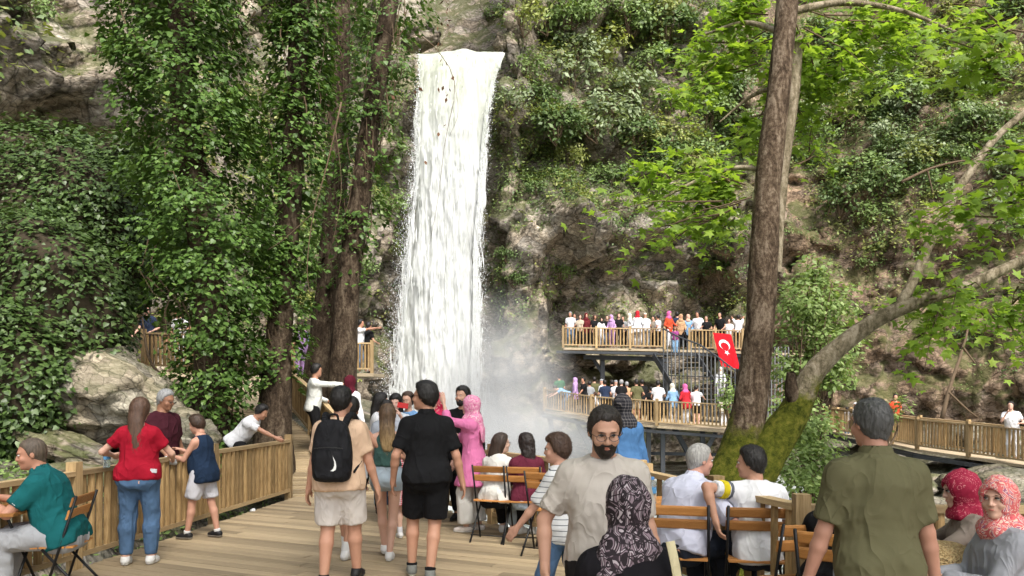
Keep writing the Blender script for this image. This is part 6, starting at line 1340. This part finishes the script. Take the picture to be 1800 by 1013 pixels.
# ------------------------------------------------------------------ the crowds on the terraces and walkways
CC = dict(white=(.64, .64, .66), black=(.012, .012, .013), navy=(.02, .03, .06), red=(.40, .02, .03), orange=(.48, .07, .03), maroon=(.12, .018, .022), pink=(.55, .12, .30), lilac=(.42, .26, .48), grey=(.26, .27, .28), olive=(.10, .095, .045), green=(.025, .12, .055), blue=(.20, .34, .52), tan=(.45, .28, .16), peach=(.58, .36, .27), purple=(.24, .05, .18), jeans=(.12, .19, .30), beige=(.42, .36, .28), yellow=(.50, .38, .08), cream=(.60, .55, .46))
def crowd(px, Y, z, top, bot, hair, h, rz, label, group, **pk):
    hk = dict(k='short') if hair == 'short' else dict(k='long', len=.25, m=hairmat(HAIR_B)) if hair == 'long' else dict(k='short', m=hairmat((.25, .25, .25))) if hair == 'grey' else dict(k='cap', m=cloth(CC[hair[4:]])) if hair.startswith('cap_') else dict(k='hijab', m=cloth(CC[hair]), len=.25, fall=(0, -.03, 0))
    f = hair not in ('short', 'grey') and not hair.startswith('cap_')
    kid = h < 1.4
    tp = dict(m=cloth(CC[top]), sleeve=.65 if hair in ('short', 'long', 'grey') or hair.startswith('cap_') else 1.9, hem=-.1 if not (f and hair != 'long') else -.25)
    pose = dict(handR=(.2, random.uniform(.1, .35), random.uniform(.85, 1.1)), handL=(-.2, random.uniform(.1, .35), random.uniform(.85, 1.1)), yaw=random.uniform(-.5, .5)); pose.update(pk.pop('pose', {}))
    rz += random.uniform(-28, 28); pose.setdefault('lean', random.uniform(0, .16)); pose.setdefault('side', random.uniform(-.06, .06))
    return person(label, XY(px, Y + random.uniform(-.05, .25), z), D2(rz), h, 'f' if f else 'm', random.choice([SKIN_A, SKIN_B, SKIN_C]), tp, dict(m=cloth(CC[bot]), to=pk.pop('to', 1.9)), hk, pose=pose, group=group, res=.036, detail=False)
GU, GL, GW = 'people on the upper terrace', 'people on the lower terrace', 'people on the walkways'
def uz(px): return float(np.interp(px, [990, 1168, 1305], [UT[0].z, UT[1].z, UT[2].z])) + .02
def uy(px): return float(np.interp(px, [990, 1168, 1305], [UT[0].y, UT[1].y, UT[2].y]))
U_ = [(1003, .5, 'white', 'jeans', 'grey', 1.72, 150, 'man in white tee at the end of the upper terrace by the fall'), (1012, .9, 'navy', 'black', 'short', 1.68, 160, 'second person from the corner of the upper terrace, in navy'), (1019, .5, 'beige', 'black', 'long', 1.60, 170, 'long haired woman in beige top on the upper terrace'),
      (1030, .6, 'maroon', 'black', 'maroon', 1.70, 190, 'woman in dull red scarf and coat on the upper terrace'), (1044, .6, 'black', 'black', 'long', 1.60, 175, 'long haired woman in black on the upper terrace'), (1056, .4, 'white', 'white', 'black', 1.45, 180, 'small figure in white with black headscarf on the upper terrace'), (1068, .9, 'black', 'jeans', 'short', 1.60, 180, 'short person with dark hair between the scarves on the upper terrace'),
      (1076, .5, 'lilac', 'lilac', 'lilac', 1.62, 140, 'woman all in lilac at the upper terrace fence'), (1087, .5, 'black', 'black', 'long', 1.70, 200, 'brown haired woman in dark top next to the one in lilac'), (1096, 1.0, 'grey', 'black', 'short', 1.60, 180, 'person in grey at the back of the upper terrace'), (1108, .5, 'white', 'white', 'cream', 1.68, 60, 'woman in white with a cream headscarf on the upper terrace'),
      (1121, .4, 'white', 'white', 'red', 1.82, 0, 'woman in white coat with bright red headscarf on the upper terrace'), (1136, .5, 'white', 'grey', 'cap_cream', 1.72, 20, 'person in white with a pale cap next to the red headscarf'), (1150, .8, 'beige', 'black', 'short', 1.60, 120, 'person in beige at the middle of the upper terrace'), (1157, .5, 'white', 'black', 'short', 1.62, 30, 'man in white tee left of the stair head'),
      (1176, .1, 'orange', 'white', 'pink', 1.76, 185, 'woman in orange coat at the head of the stair'), (1191, .9, 'navy', 'black', 'short', 1.84, -30, 'tall man in navy behind the stair head'), (1196, .2, 'tan', 'black', 'tan', 1.64, 175, 'woman in tan coat and scarf at the head of the stair'), (1209, .3, 'blue', 'black', 'peach', 1.66, 150, 'woman in pale blue with a peach scarf beside the stair head'),
      (1227, .5, 'white', 'black', 'short', 1.80, 160, 'man in white tee right of the stair head'), (1241, .5, 'black', 'black', 'short', 1.62, 170, 'person in black with a hand to the face on the upper terrace'), (1267, .4, 'black', 'black', 'short', 1.80, 150, 'man in black tee leaning over the flag'), (1281, .5, 'white', 'cream', 'short', 1.50, 180, 'person in white holding a child by the flag'), (1298, .5, 'white', 'black', 'short', 1.72, 10, 'man in white tee with raised arms next to the trunk')]
for px, dy, t, b, hr_, h, rz, lb in U_:
    pk = {}
    if 'raised' in lb: pk = dict(pose=dict(handR=(.15, .3, 1.55), handL=(-.15, .3, 1.55)))
    crowd(px, uy(px) + dy, uz(px), t, b, hr_, h, rz, lb, GU, **pk)
crowd(1187, 33.4, UT[1].z - .33, 'purple', 'blue', 'long', 1.30, 175, 'child in purple top and blue trousers on the top steps of the stair', GU)
crowd(1267, 31.9, P(1267, 712, 31.9).z, 'white', 'white', 'cream', 1.62, 150, 'woman in white coming up the caged stair', GL)
def lz(px): return float(np.interp(px, [957, 1040, 1155, 1300], [q.z for q in LT])) + .02
def ly_(px): return float(np.interp(px, [957, 1040, 1155, 1300], [q.y for q in LT]))
L_ = [(984, .9, 'green', 'black', 'short', 1.72, 20, 'man in green striped tee at the far end of the lower terrace'), (1012, .6, 'lilac', 'black', 'lilac', 1.66, 60, 'woman in pink lilac scarf on the lower terrace'), (1027, .5, 'black', 'black', 'short', 1.72, 110, 'bald man in black tee on the lower terrace'), (1037, 1.4, 'grey', 'black', 'short', 1.60, 40, 'person in grey behind the man in black on the lower terrace'),
      (1045, 1.8, 'olive', 'black', 'short', 1.82, 30, 'tall man in dark olive at the back of the lower terrace'), (1048, .3, 'white', 'beige', 'long', 1.15, 60, 'child in white at the lower terrace fence'), (1059, 1.2, 'white', 'grey', 'cap_grey', 1.72, 30, 'man in white with a grey cap on the lower terrace'), (1064, .4, 'navy', 'black', 'short', 1.68, -20, 'person in navy at the lower terrace fence'),
      (1075, 1.6, 'black', 'black', 'short', 1.72, 20, 'dark figure at the back of the lower terrace'), (1084, 1.0, 'white', 'grey', 'cap_grey', 1.70, 0, 'second grey cap on the lower terrace, in white'), (1092, .4, 'black', 'black', 'grey', 1.72, 5, 'man in black tee with a flat grey hair cut on the lower terrace'), (1103, 1.3, 'tan', 'black', 'grey', 1.66, 0, 'grey haired person in tan on the lower terrace'),
      (1119, .4, 'olive', 'beige', 'short', 1.76, 0, 'man in olive shirt and shorts with his back to us on the lower terrace'), (1130, 1.6, 'black', 'black', 'short', 1.80, 10, 'man in black behind the one in olive on the lower terrace'), (1145, .9, 'black', 'black', 'short', 1.5, 10, 'small dark figure left of the white tee on the lower terrace'), (1156, .4, 'white', 'black', 'short', 1.76, 5, 'man in white tee and dark trousers on the lower terrace'),
      (1184, .4, 'blue', 'white', 'cream', 1.66, 10, 'woman in pale blue with a white headscarf on the lower terrace'), (1206, .4, 'red', 'white', 'pink', 1.66, 0, 'woman in red tunic with a pink headscarf on the lower terrace'), (1224, .4, 'white', 'black', 'short', 1.62, -50, 'boy in white tee and black shorts reaching for the stair'), (1271, .5, 'cream', 'white', 'long', 1.25, -40, 'girl in cream skirt at the foot of the caged stair')]
for px, dy, t, b, hr_, h, rz, lb in L_:
    pk = dict(to=.9) if 'shorts' in lb else {}
    if 'reaching' in lb: pk['pose'] = dict(handR=(.3, .6, 1.1))
    crowd(px, ly_(px) + dy, lz(px), t, b, hr_, h, rz, lb, GL, **pk)
crowd(994, ly_(994) + .35, lz(994), 'blue', 'jeans', 'short', 1.7, 85, 'youth in pale tee hanging his arms over the lower terrace fence', GL, pose=dict(lean=1.15, pelvis=(0, -.1, .86), handR=(.3, .85, .75), handL=(-.2, .85, .7), nod=.9))
crowd(632, 24.75, 2.30, 'white', 'jeans', 'short', 1.80, -60, 'man in white shirt holding up a phone beside the fall', GW, pose=dict(handR=(.25, .65, 1.45), handL=(-.2, .6, 1.45), yaw=-.1))
crowd(646, 24.9, 2.30, 'black', 'black', 'short', 1.72, -40, 'person in black close beside the man with the phone', GW)
crowd(530, 20.3, 1.98, 'lilac', 'lilac', 'long', 1.66, 40, 'dark haired woman in lilac behind the slender ivy tree', GW); crowd(583, 22.5, 2.25, 'yellow', 'jeans', 'long', 1.66, 0, 'person in yellow between the two bare trunks', GW)
crowd(540, 20.8, 2.0, 'blue', 'jeans', 'short', 1.62, 60, 'person in pale blue next to the woman in lilac', GW)
crowd(263, 20.2, 2.30, 'navy', 'black', 'short', 1.72, 150, 'person in dark blue seen through the ivy leaves', GW); crowd(317, 20.0, 2.25, 'white', 'white', 'short', 1.66, 170, 'person in white glimpsed through the ivy', GW)
crowd(1779, 22.0, P(1779, 812, 22.0).z, 'white', 'white', 'short', 1.78, 150, 'woman all in white with a dark belt on the long walkway', GW, pose=dict(handR=(.12, .3, 1.35), elbowR=(.5, 0, -1)))
crowd(1572, 27.8, P(1572, 775, 27.8).z, 'orange', 'black', 'short', 1.74, 170, 'person in orange behind the leafy sprig on the long walkway', GW)
crowd(1489, 31.6, P(1489, 768, 31.6).z, 'white', 'jeans', 'short', 1.25, 40, 'figure in white bending at the far end of the long walkway', GW); crowd(1506, 30.6, P(1506, 772, 30.6).z, 'white', 'jeans', 'cap_white', 1.5, 60, 'figure with a white cap at the far end of the long walkway', GW)
# ------------------------------------------------------------------ chairs, tables, things people carry
W_SLAT = woodmat('orange_slat', (.34, .135, .035), (.56, .27, .085), .45, (2, 20, 20)); BLK = plain((.012, .012, .013), .4, .4, .3, name='black_steel')
_ch = {}
def chair(label, px, Y, rz, z=0.0, group='folding chairs'):
    fx = D2(rz); x_, y0_, _ = XY(px, Y, z); root = empty('folding_chair', (x_ + math.sin(fx) * .06, y0_ - math.cos(fx) * .06, z), fx); tag(root, label, 'chair', group)
    if not _ch:
        for nm, pts in (('front_leg', ((-.205, .13, .0), (-.205, -.01, .45), (-.205, -.135, .86))), ('rear_leg', ((-.185, -.26, 0), (-.185, .13, .44)))):
            m = MB(); 
            for s in (1, -1): pass
            _ch[nm] = m.tube([Vector(p) for p in pts], .011, 6).mesh(nm, BLK, True)
        _ch['slat'] = bevel_box('slat', W_SLAT, .15)
        _ch['foot_bar'] = MB().tube([(-.2, -.19, .08), (.2, -.19, .08)], .007, 6).mesh('foot_bar', BLK, True)
    for s in (0, 1):
        for nm in ('front_leg', 'rear_leg'): link(nm.replace('front_', '').replace('rear_', ''), _ch[nm], root, ((.41 if nm[0] == 'f' else .37) * s, 0, 0))
    for z_, y_ in ((.81, -.105), (.71, -.075)): link('back_slat', _ch['slat'], root, (0, y_, z_), (math.radians(107), 0, 0), (.44, .075, .016))
    for i in range(5): link('seat_slat', _ch['slat'], root, (0, -.08 + i * .066, .455), (0, 0, 0), (.40, .055, .016))
    link('foot_bar', _ch['foot_bar'], root); return root
chair('folding chair under the seated man in the teal polo', 108, 6.25, 98)
chair('folding chair under the girl in the white top', 870, 8.82, -18); chair('folding chair under the girl in the plum top', 922, 8.72, -10); chair('empty folding chair between the plum girl and the striped boy', 966, 8.1, -25)
chair('folding chair under the grey haired man in lilac', 1196, 5.80, -14); chair('folding chair under the man with yellow sleeve bands', 1326, 5.70, -10); chair('empty folding chair beside the square fence post', 1404, 5.0, 8)
chair('folding chair under the woman in the paisley scarf', 1106, 3.14, 2, .03); chair('folding chair under the woman in the black dress', 1474, 4.65, -35); chair('folding chair under the woman in the maroon scarf', 1722, 4.75, 72); chair('folding chair under the woman in the floral scarf', 1775, 4.2, 84)
def table(label, x, y, rz=0):
    root = empty('wooden_table', (x, y, 0), rz); tag(root, label, 'table', 'slatted tables')
    for i in range(7): link('top_slat', _ch['slat'], root, (0, -.30 + i * .10, .735), None, (.70, .088, .024))
    for s in (1, -1):
        MB().tube([(s * .28, -.28, 0), (s * .28, .26, .715)], .012, 6).build('leg', BLK, root, True); MB().tube([(s * .26, .28, 0), (s * .26, -.26, .715)], .012, 6).build('leg', BLK, root, True)
table('slatted wooden table under the elbows of the man in teal', -4.22, 6.2, .12); table('slatted wooden table beside the grey haired man in lilac', 1.22, 6.55, .2)
# bottles
def glass_like(c, a=.25):
    n = NT('clear_plastic'); n.done(c, .12, .5); n.b.inputs['Transmission Weight'].default_value = .85; n.b.inputs['IOR'].default_value = 1.2; return n.m
PET = glass_like((.75, .86, .92))
def lathe(prof, seg=14):
    m = MB(); 
    for r, z in prof: m.v += [Vector((r * math.cos(2 * math.pi * i / seg), r * math.sin(2 * math.pi * i / seg), z)) for i in range(seg)]
    for k in range(len(prof) - 1):
        for i in range(seg): a = k * seg + i; b = k * seg + (i + 1) % seg; m.f.append([a, b, b + seg, a + seg])
    m.f.append(list(range(seg))[::-1]); m.f.append([(len(prof) - 1) * seg + i for i in range(seg)]); return m
def bottle(label, loc, rot=(0, 0, 0)):
    r = empty('water_bottle', loc); r.rotation_euler = rot; tag(r, label, 'bottle')
    lathe([(.030, 0), (.033, .01), (.033, .06), (.030, .07), (.033, .08), (.033, .14), (.028, .165), (.013, .19), (.013, .20)]).build('body', PET, r, True); lathe([(.0335, .085), (.0335, .135)]).build('label_band', plain((.10, .30, .55), .5), r); lathe([(.0155, .198), (.0155, .22)]).build('cap', plain((.1, .28, .6), .5), r)
bottle('plastic water bottle in the hand of the woman in red', P(189, 822, 7.66) + Vector((-.02, .02, 0)), (.1, .1, 0)); bottle('small water bottle on the table beside the man in lilac', (1.18, 6.45, .75))
ph = link('phone', MB().box((0, 0, 0), (.145, .010, .072)).mesh('phone', plain((.55, .03, .03), .4)), None, P(708, 713, 10.36), (0, .15, .1)); tag(ph, 'red phone held up by the girl facing the camera', 'phone')
ph = link('phone', MB().box((0, 0, 0), (.06, .012, .035)).mesh('phone', plain((.6, .6, .62), .4)), None, Vector(XY(270, 7.40, .925)), (.1, .1, .1)); tag(ph, 'white phone sticking out of the jeans pocket of the woman in red', 'phone')
ph = link('phone', MB().box((0, 0, 0), (.015, .08, .15)).mesh('phone', plain((.03, .03, .03), .3)), None, P(657, 566, 24.5), (0, 0, 0)); tag(ph, 'phone held up by the man in white by the fall', 'phone')
# backpack
def worn(root): return Matrix.Translation(root.location) @ Matrix.Rotation(root.rotation_euler.z, 4, 'Z')
bpk = empty('backpack', bp_.location, bp_.rotation_euler.z); tag(bpk, 'black backpack with a white tick mark on the back of the man in peach', 'backpack')
Fb = Fld(V(-.30, -.45, .85), V(.30, .16, 1.62), .0085); A = Fb.new(); NYL = cloth((.014, .014, .016), .7)
uni(Fb, A, *loft(V(0, -.245, .93), rotm(0, .03), (0, .05, .20, .36, .47, .52), (.13, .155, .165, .15, .12, .07), (.085, .105, .105, .09, .07, .045), ex=3.2)); uni(Fb, A, *loft(V(0, -.315, .95), rotm(0, .03), (0, .04, .16, .24, .27), (.11, .13, .13, .115, .08), (.05, .06, .06, .045, .03), ex=3), k=.015)
v, q = snet(A, Fb); v = fit_vertex_noise(v, q, .006, 12, 5); link('bag', mesh_np('bag', v, q, NYL, True), bpk)
for s in (1, -1):
    pth = spline([(s * .085, -.165, 1.40), (s * .105, -.10, 1.475), (s * .12, .0, 1.475), (s * .125, .10, 1.40), (s * .13, .135, 1.28)], 16); m = MB()
    for a, b in zip(pth[:-1], pth[1:]): m.bar(Vector(a) + Vector((0, 0, .012)), Vector(b) + Vector((0, 0, .012)), .062, .014, up=(1, 0, 0)) if False else m.tube([a, b], [.030, .030], 8)
    m.build('strap', NYL, bpk, True)
    MB().tube(spline([(s * .13, .135, 1.28), (s * .19, .04, 1.12), (s * .165, -.16, 1.0)], 10), .010, 6).build('strap', NYL, bpk, True)
MB().tube(spline([(-.04, -.20, 1.445), (-.03, -.215, 1.49), (.03, -.215, 1.49), (.04, -.20, 1.445)], 10), .010, 6).build('handle', NYL, bpk, True)
MB().tube(spline([(-.12, -.352, 1.215), (0, -.372, 1.225), (.12, -.352, 1.215)], 10), .004, 5).build('zip', plain((.03, .03, .03), .3), bpk)
mk = [(-.052, 0), (-.040, -.022), (-.018, -.030), (.004, -.018), (.030, .010), (.052, .058)]; inn = [(-.052, 0), (-.044, -.006), (-.022, -.008), (.002, .000), (.024, .020), (.052, .058)]
R2 = lambda p, a: (p[0] * math.cos(a) - p[1] * math.sin(a), p[0] * math.sin(a) + p[1] * math.cos(a))
mb = MB(); 
def on_bag(x, z):
    ys_ = v[(np.abs(v[:, 0] - x) < .012) & (np.abs(v[:, 2] - z) < .012) & (v[:, 1] < -.25)][:, 1]; return (ys_.min() if len(ys_) else -.37) - .004
cxm, czm = .055, 1.075
for o_, i_ in zip(mk, inn):
    for p_ in (o_, i_):
        x_, z_ = R2((p_[0] * 1.05, p_[1] * 1.05), math.radians(52)); mb.v.append(Vector((cxm + x_, on_bag(cxm + x_, czm + z_), czm + z_)))
for i in range(len(mk) - 1): mb.f.append([2 * i, 2 * i + 2, 2 * i + 3, 2 * i + 1])
mb.build('tick_mark', plain((.75, .75, .73), .6), bpk)
# shoulder strap of the woman in the paisley scarf
m = MB(); pth = spline([(.135, -.135, 1.10), (.150, -.165, 1.00), (.165, -.17, .88), (.19, -.16, .76)], 14)
for a, b in zip(pth[:-1], pth[1:]): m.bar(a, b, .034, .008, up=(0, 1, 0))
hb = empty('shoulder_bag', sw_.location, sw_.rotation_euler.z); tag(hb, 'cream webbing strap of a bag across the back of the woman in black', 'bag'); m.build('strap', cloth((.55, .48, .30)), hb); MB().box((.24, -.10, .64), (.10, .24, .24)).build('pouch', cloth((.50, .44, .28)), hb)
# straw bag, cup, litter
Fs_ = Fld(V(-.25, -.2, -.02), V(.25, .2, .25), .009); A = Fs_.new(); uni(Fs_, A, *ell(V(0, 0, .10), V(.20, .13, .10)))
v2, q2 = snet(A, Fs_); n = NT('woven_straw'); vv_ = n.coord(); wv = n.n('TexVoronoi', {'Vector': vv_, 'Scale': 70.0}).outputs[0]; n.bump(wv, .9, .02); STRAW = n.done(n.mix(wv, (.30, .19, .08), (.56, .42, .22)), .8, .1)
tag(link('straw_bag', mesh_np('straw_bag', v2, q2, STRAW, True), None, Vector(XY(1655, 4.45, .62)), (0, 0, .2)), 'woven straw bag on the lap of the woman in the maroon scarf', 'bag')
cup = empty('paper_cup', P(1633, 908, 4.4)); tag(cup, 'white and blue paper cup held by the woman in the maroon scarf', 'cup'); cup.rotation_euler = (0, -.5, 0); lathe([(.028, 0), (.036, .09), (.038, .095)]).build('cup_wall', plain((.62, .66, .70), .5), cup, True); lathe([(.039, .092), (.040, .10), (.034, .106)]).build('lid', plain((.16, .34, .62), .4), cup, True)
tag(link('crumpled_tissue', mesh_np('crumpled_tissue', *blob((0, 0, 0), (.05, .04, .03), 8, 2, .8), plain((.65, .66, .66), .8)), None, P(444, 898, 10.9)), 'crumpled white tissue under the near fence', 'litter')
vb, fb = blob((0, 0, 0), (.09, .07, .06), 12, 3, .8); tag(link('plastic_bag', mesh_np('plastic_bag', vb, fb, plain((.62, .64, .66), .4, .5)), None, P(298, 812, 8.95) + Vector((0, 0, .02))), 'white plastic bag on the rail beside the boy in navy', 'bag')
# flag
fr = empty('red_flag', P(1253, 585, 33.6)); tag(fr, 'red flag with white crescent and star hung over the upper terrace fence', 'flag'); FO = Vector(fr.location)
def fs(u, v_, o=0.0):
    a = P(1253, 585, 33.55).lerp(P(1285, 588, 33.5), u); b = P(1268, 644, 33.3).lerp(P(1301, 649, 33.25), u); p = a.lerp(b, v_); p.y += .05 * math.sin(u * 9 + v_ * 4) * v_ - o; return p - FO
nu, nv = 16, 28; m = MB()
for i in range(nv + 1): m.v += [fs(j / nu, i / nv) for j in range(nu + 1)]
m.f = [[i * (nu + 1) + j, i * (nu + 1) + j + 1, (i + 1) * (nu + 1) + j + 1, (i + 1) * (nu + 1) + j] for i in range(nv) for j in range(nu)]; m.build('cloth', cloth((.52, .010, .018), .8), fr, True)
def emb(poly_o, poly_i):
    m = MB()
    for a, b in zip(poly_o, poly_i): m.v += [fs(a[0], a[1] / 1.95, .03), fs(b[0], b[1] / 1.95, .03)]
    m.f = [[2 * i, 2 * i + 2, 2 * i + 3, 2 * i + 1] for i in range(len(poly_o) - 1)]; return m
aa = np.linspace(math.radians(128), math.radians(412), 24); cu, cv = .47, .66
emb([(cu + .30 * math.cos(a), cv + .30 * math.sin(a)) for a in aa], [(cu + .225 * math.cos(a), cv + .085 + .225 * math.sin(a)) for a in aa]).build('crescent', C_WHITE, fr)
sc_, sv = .50, 1.10; m = MB(); m.v = [fs(sc_, sv / 1.95, .03)] + [fs(sc_ + (.16 if i % 2 == 0 else .065) * math.sin(i * math.pi / 5), (sv + (.16 if i % 2 == 0 else .065) * math.cos(i * math.pi / 5)) / 1.95, .03) for i in range(10)]; m.f = [[0, 1 + i, 1 + (i + 1) % 10] for i in range(10)]; m.build('star', C_WHITE, fr)
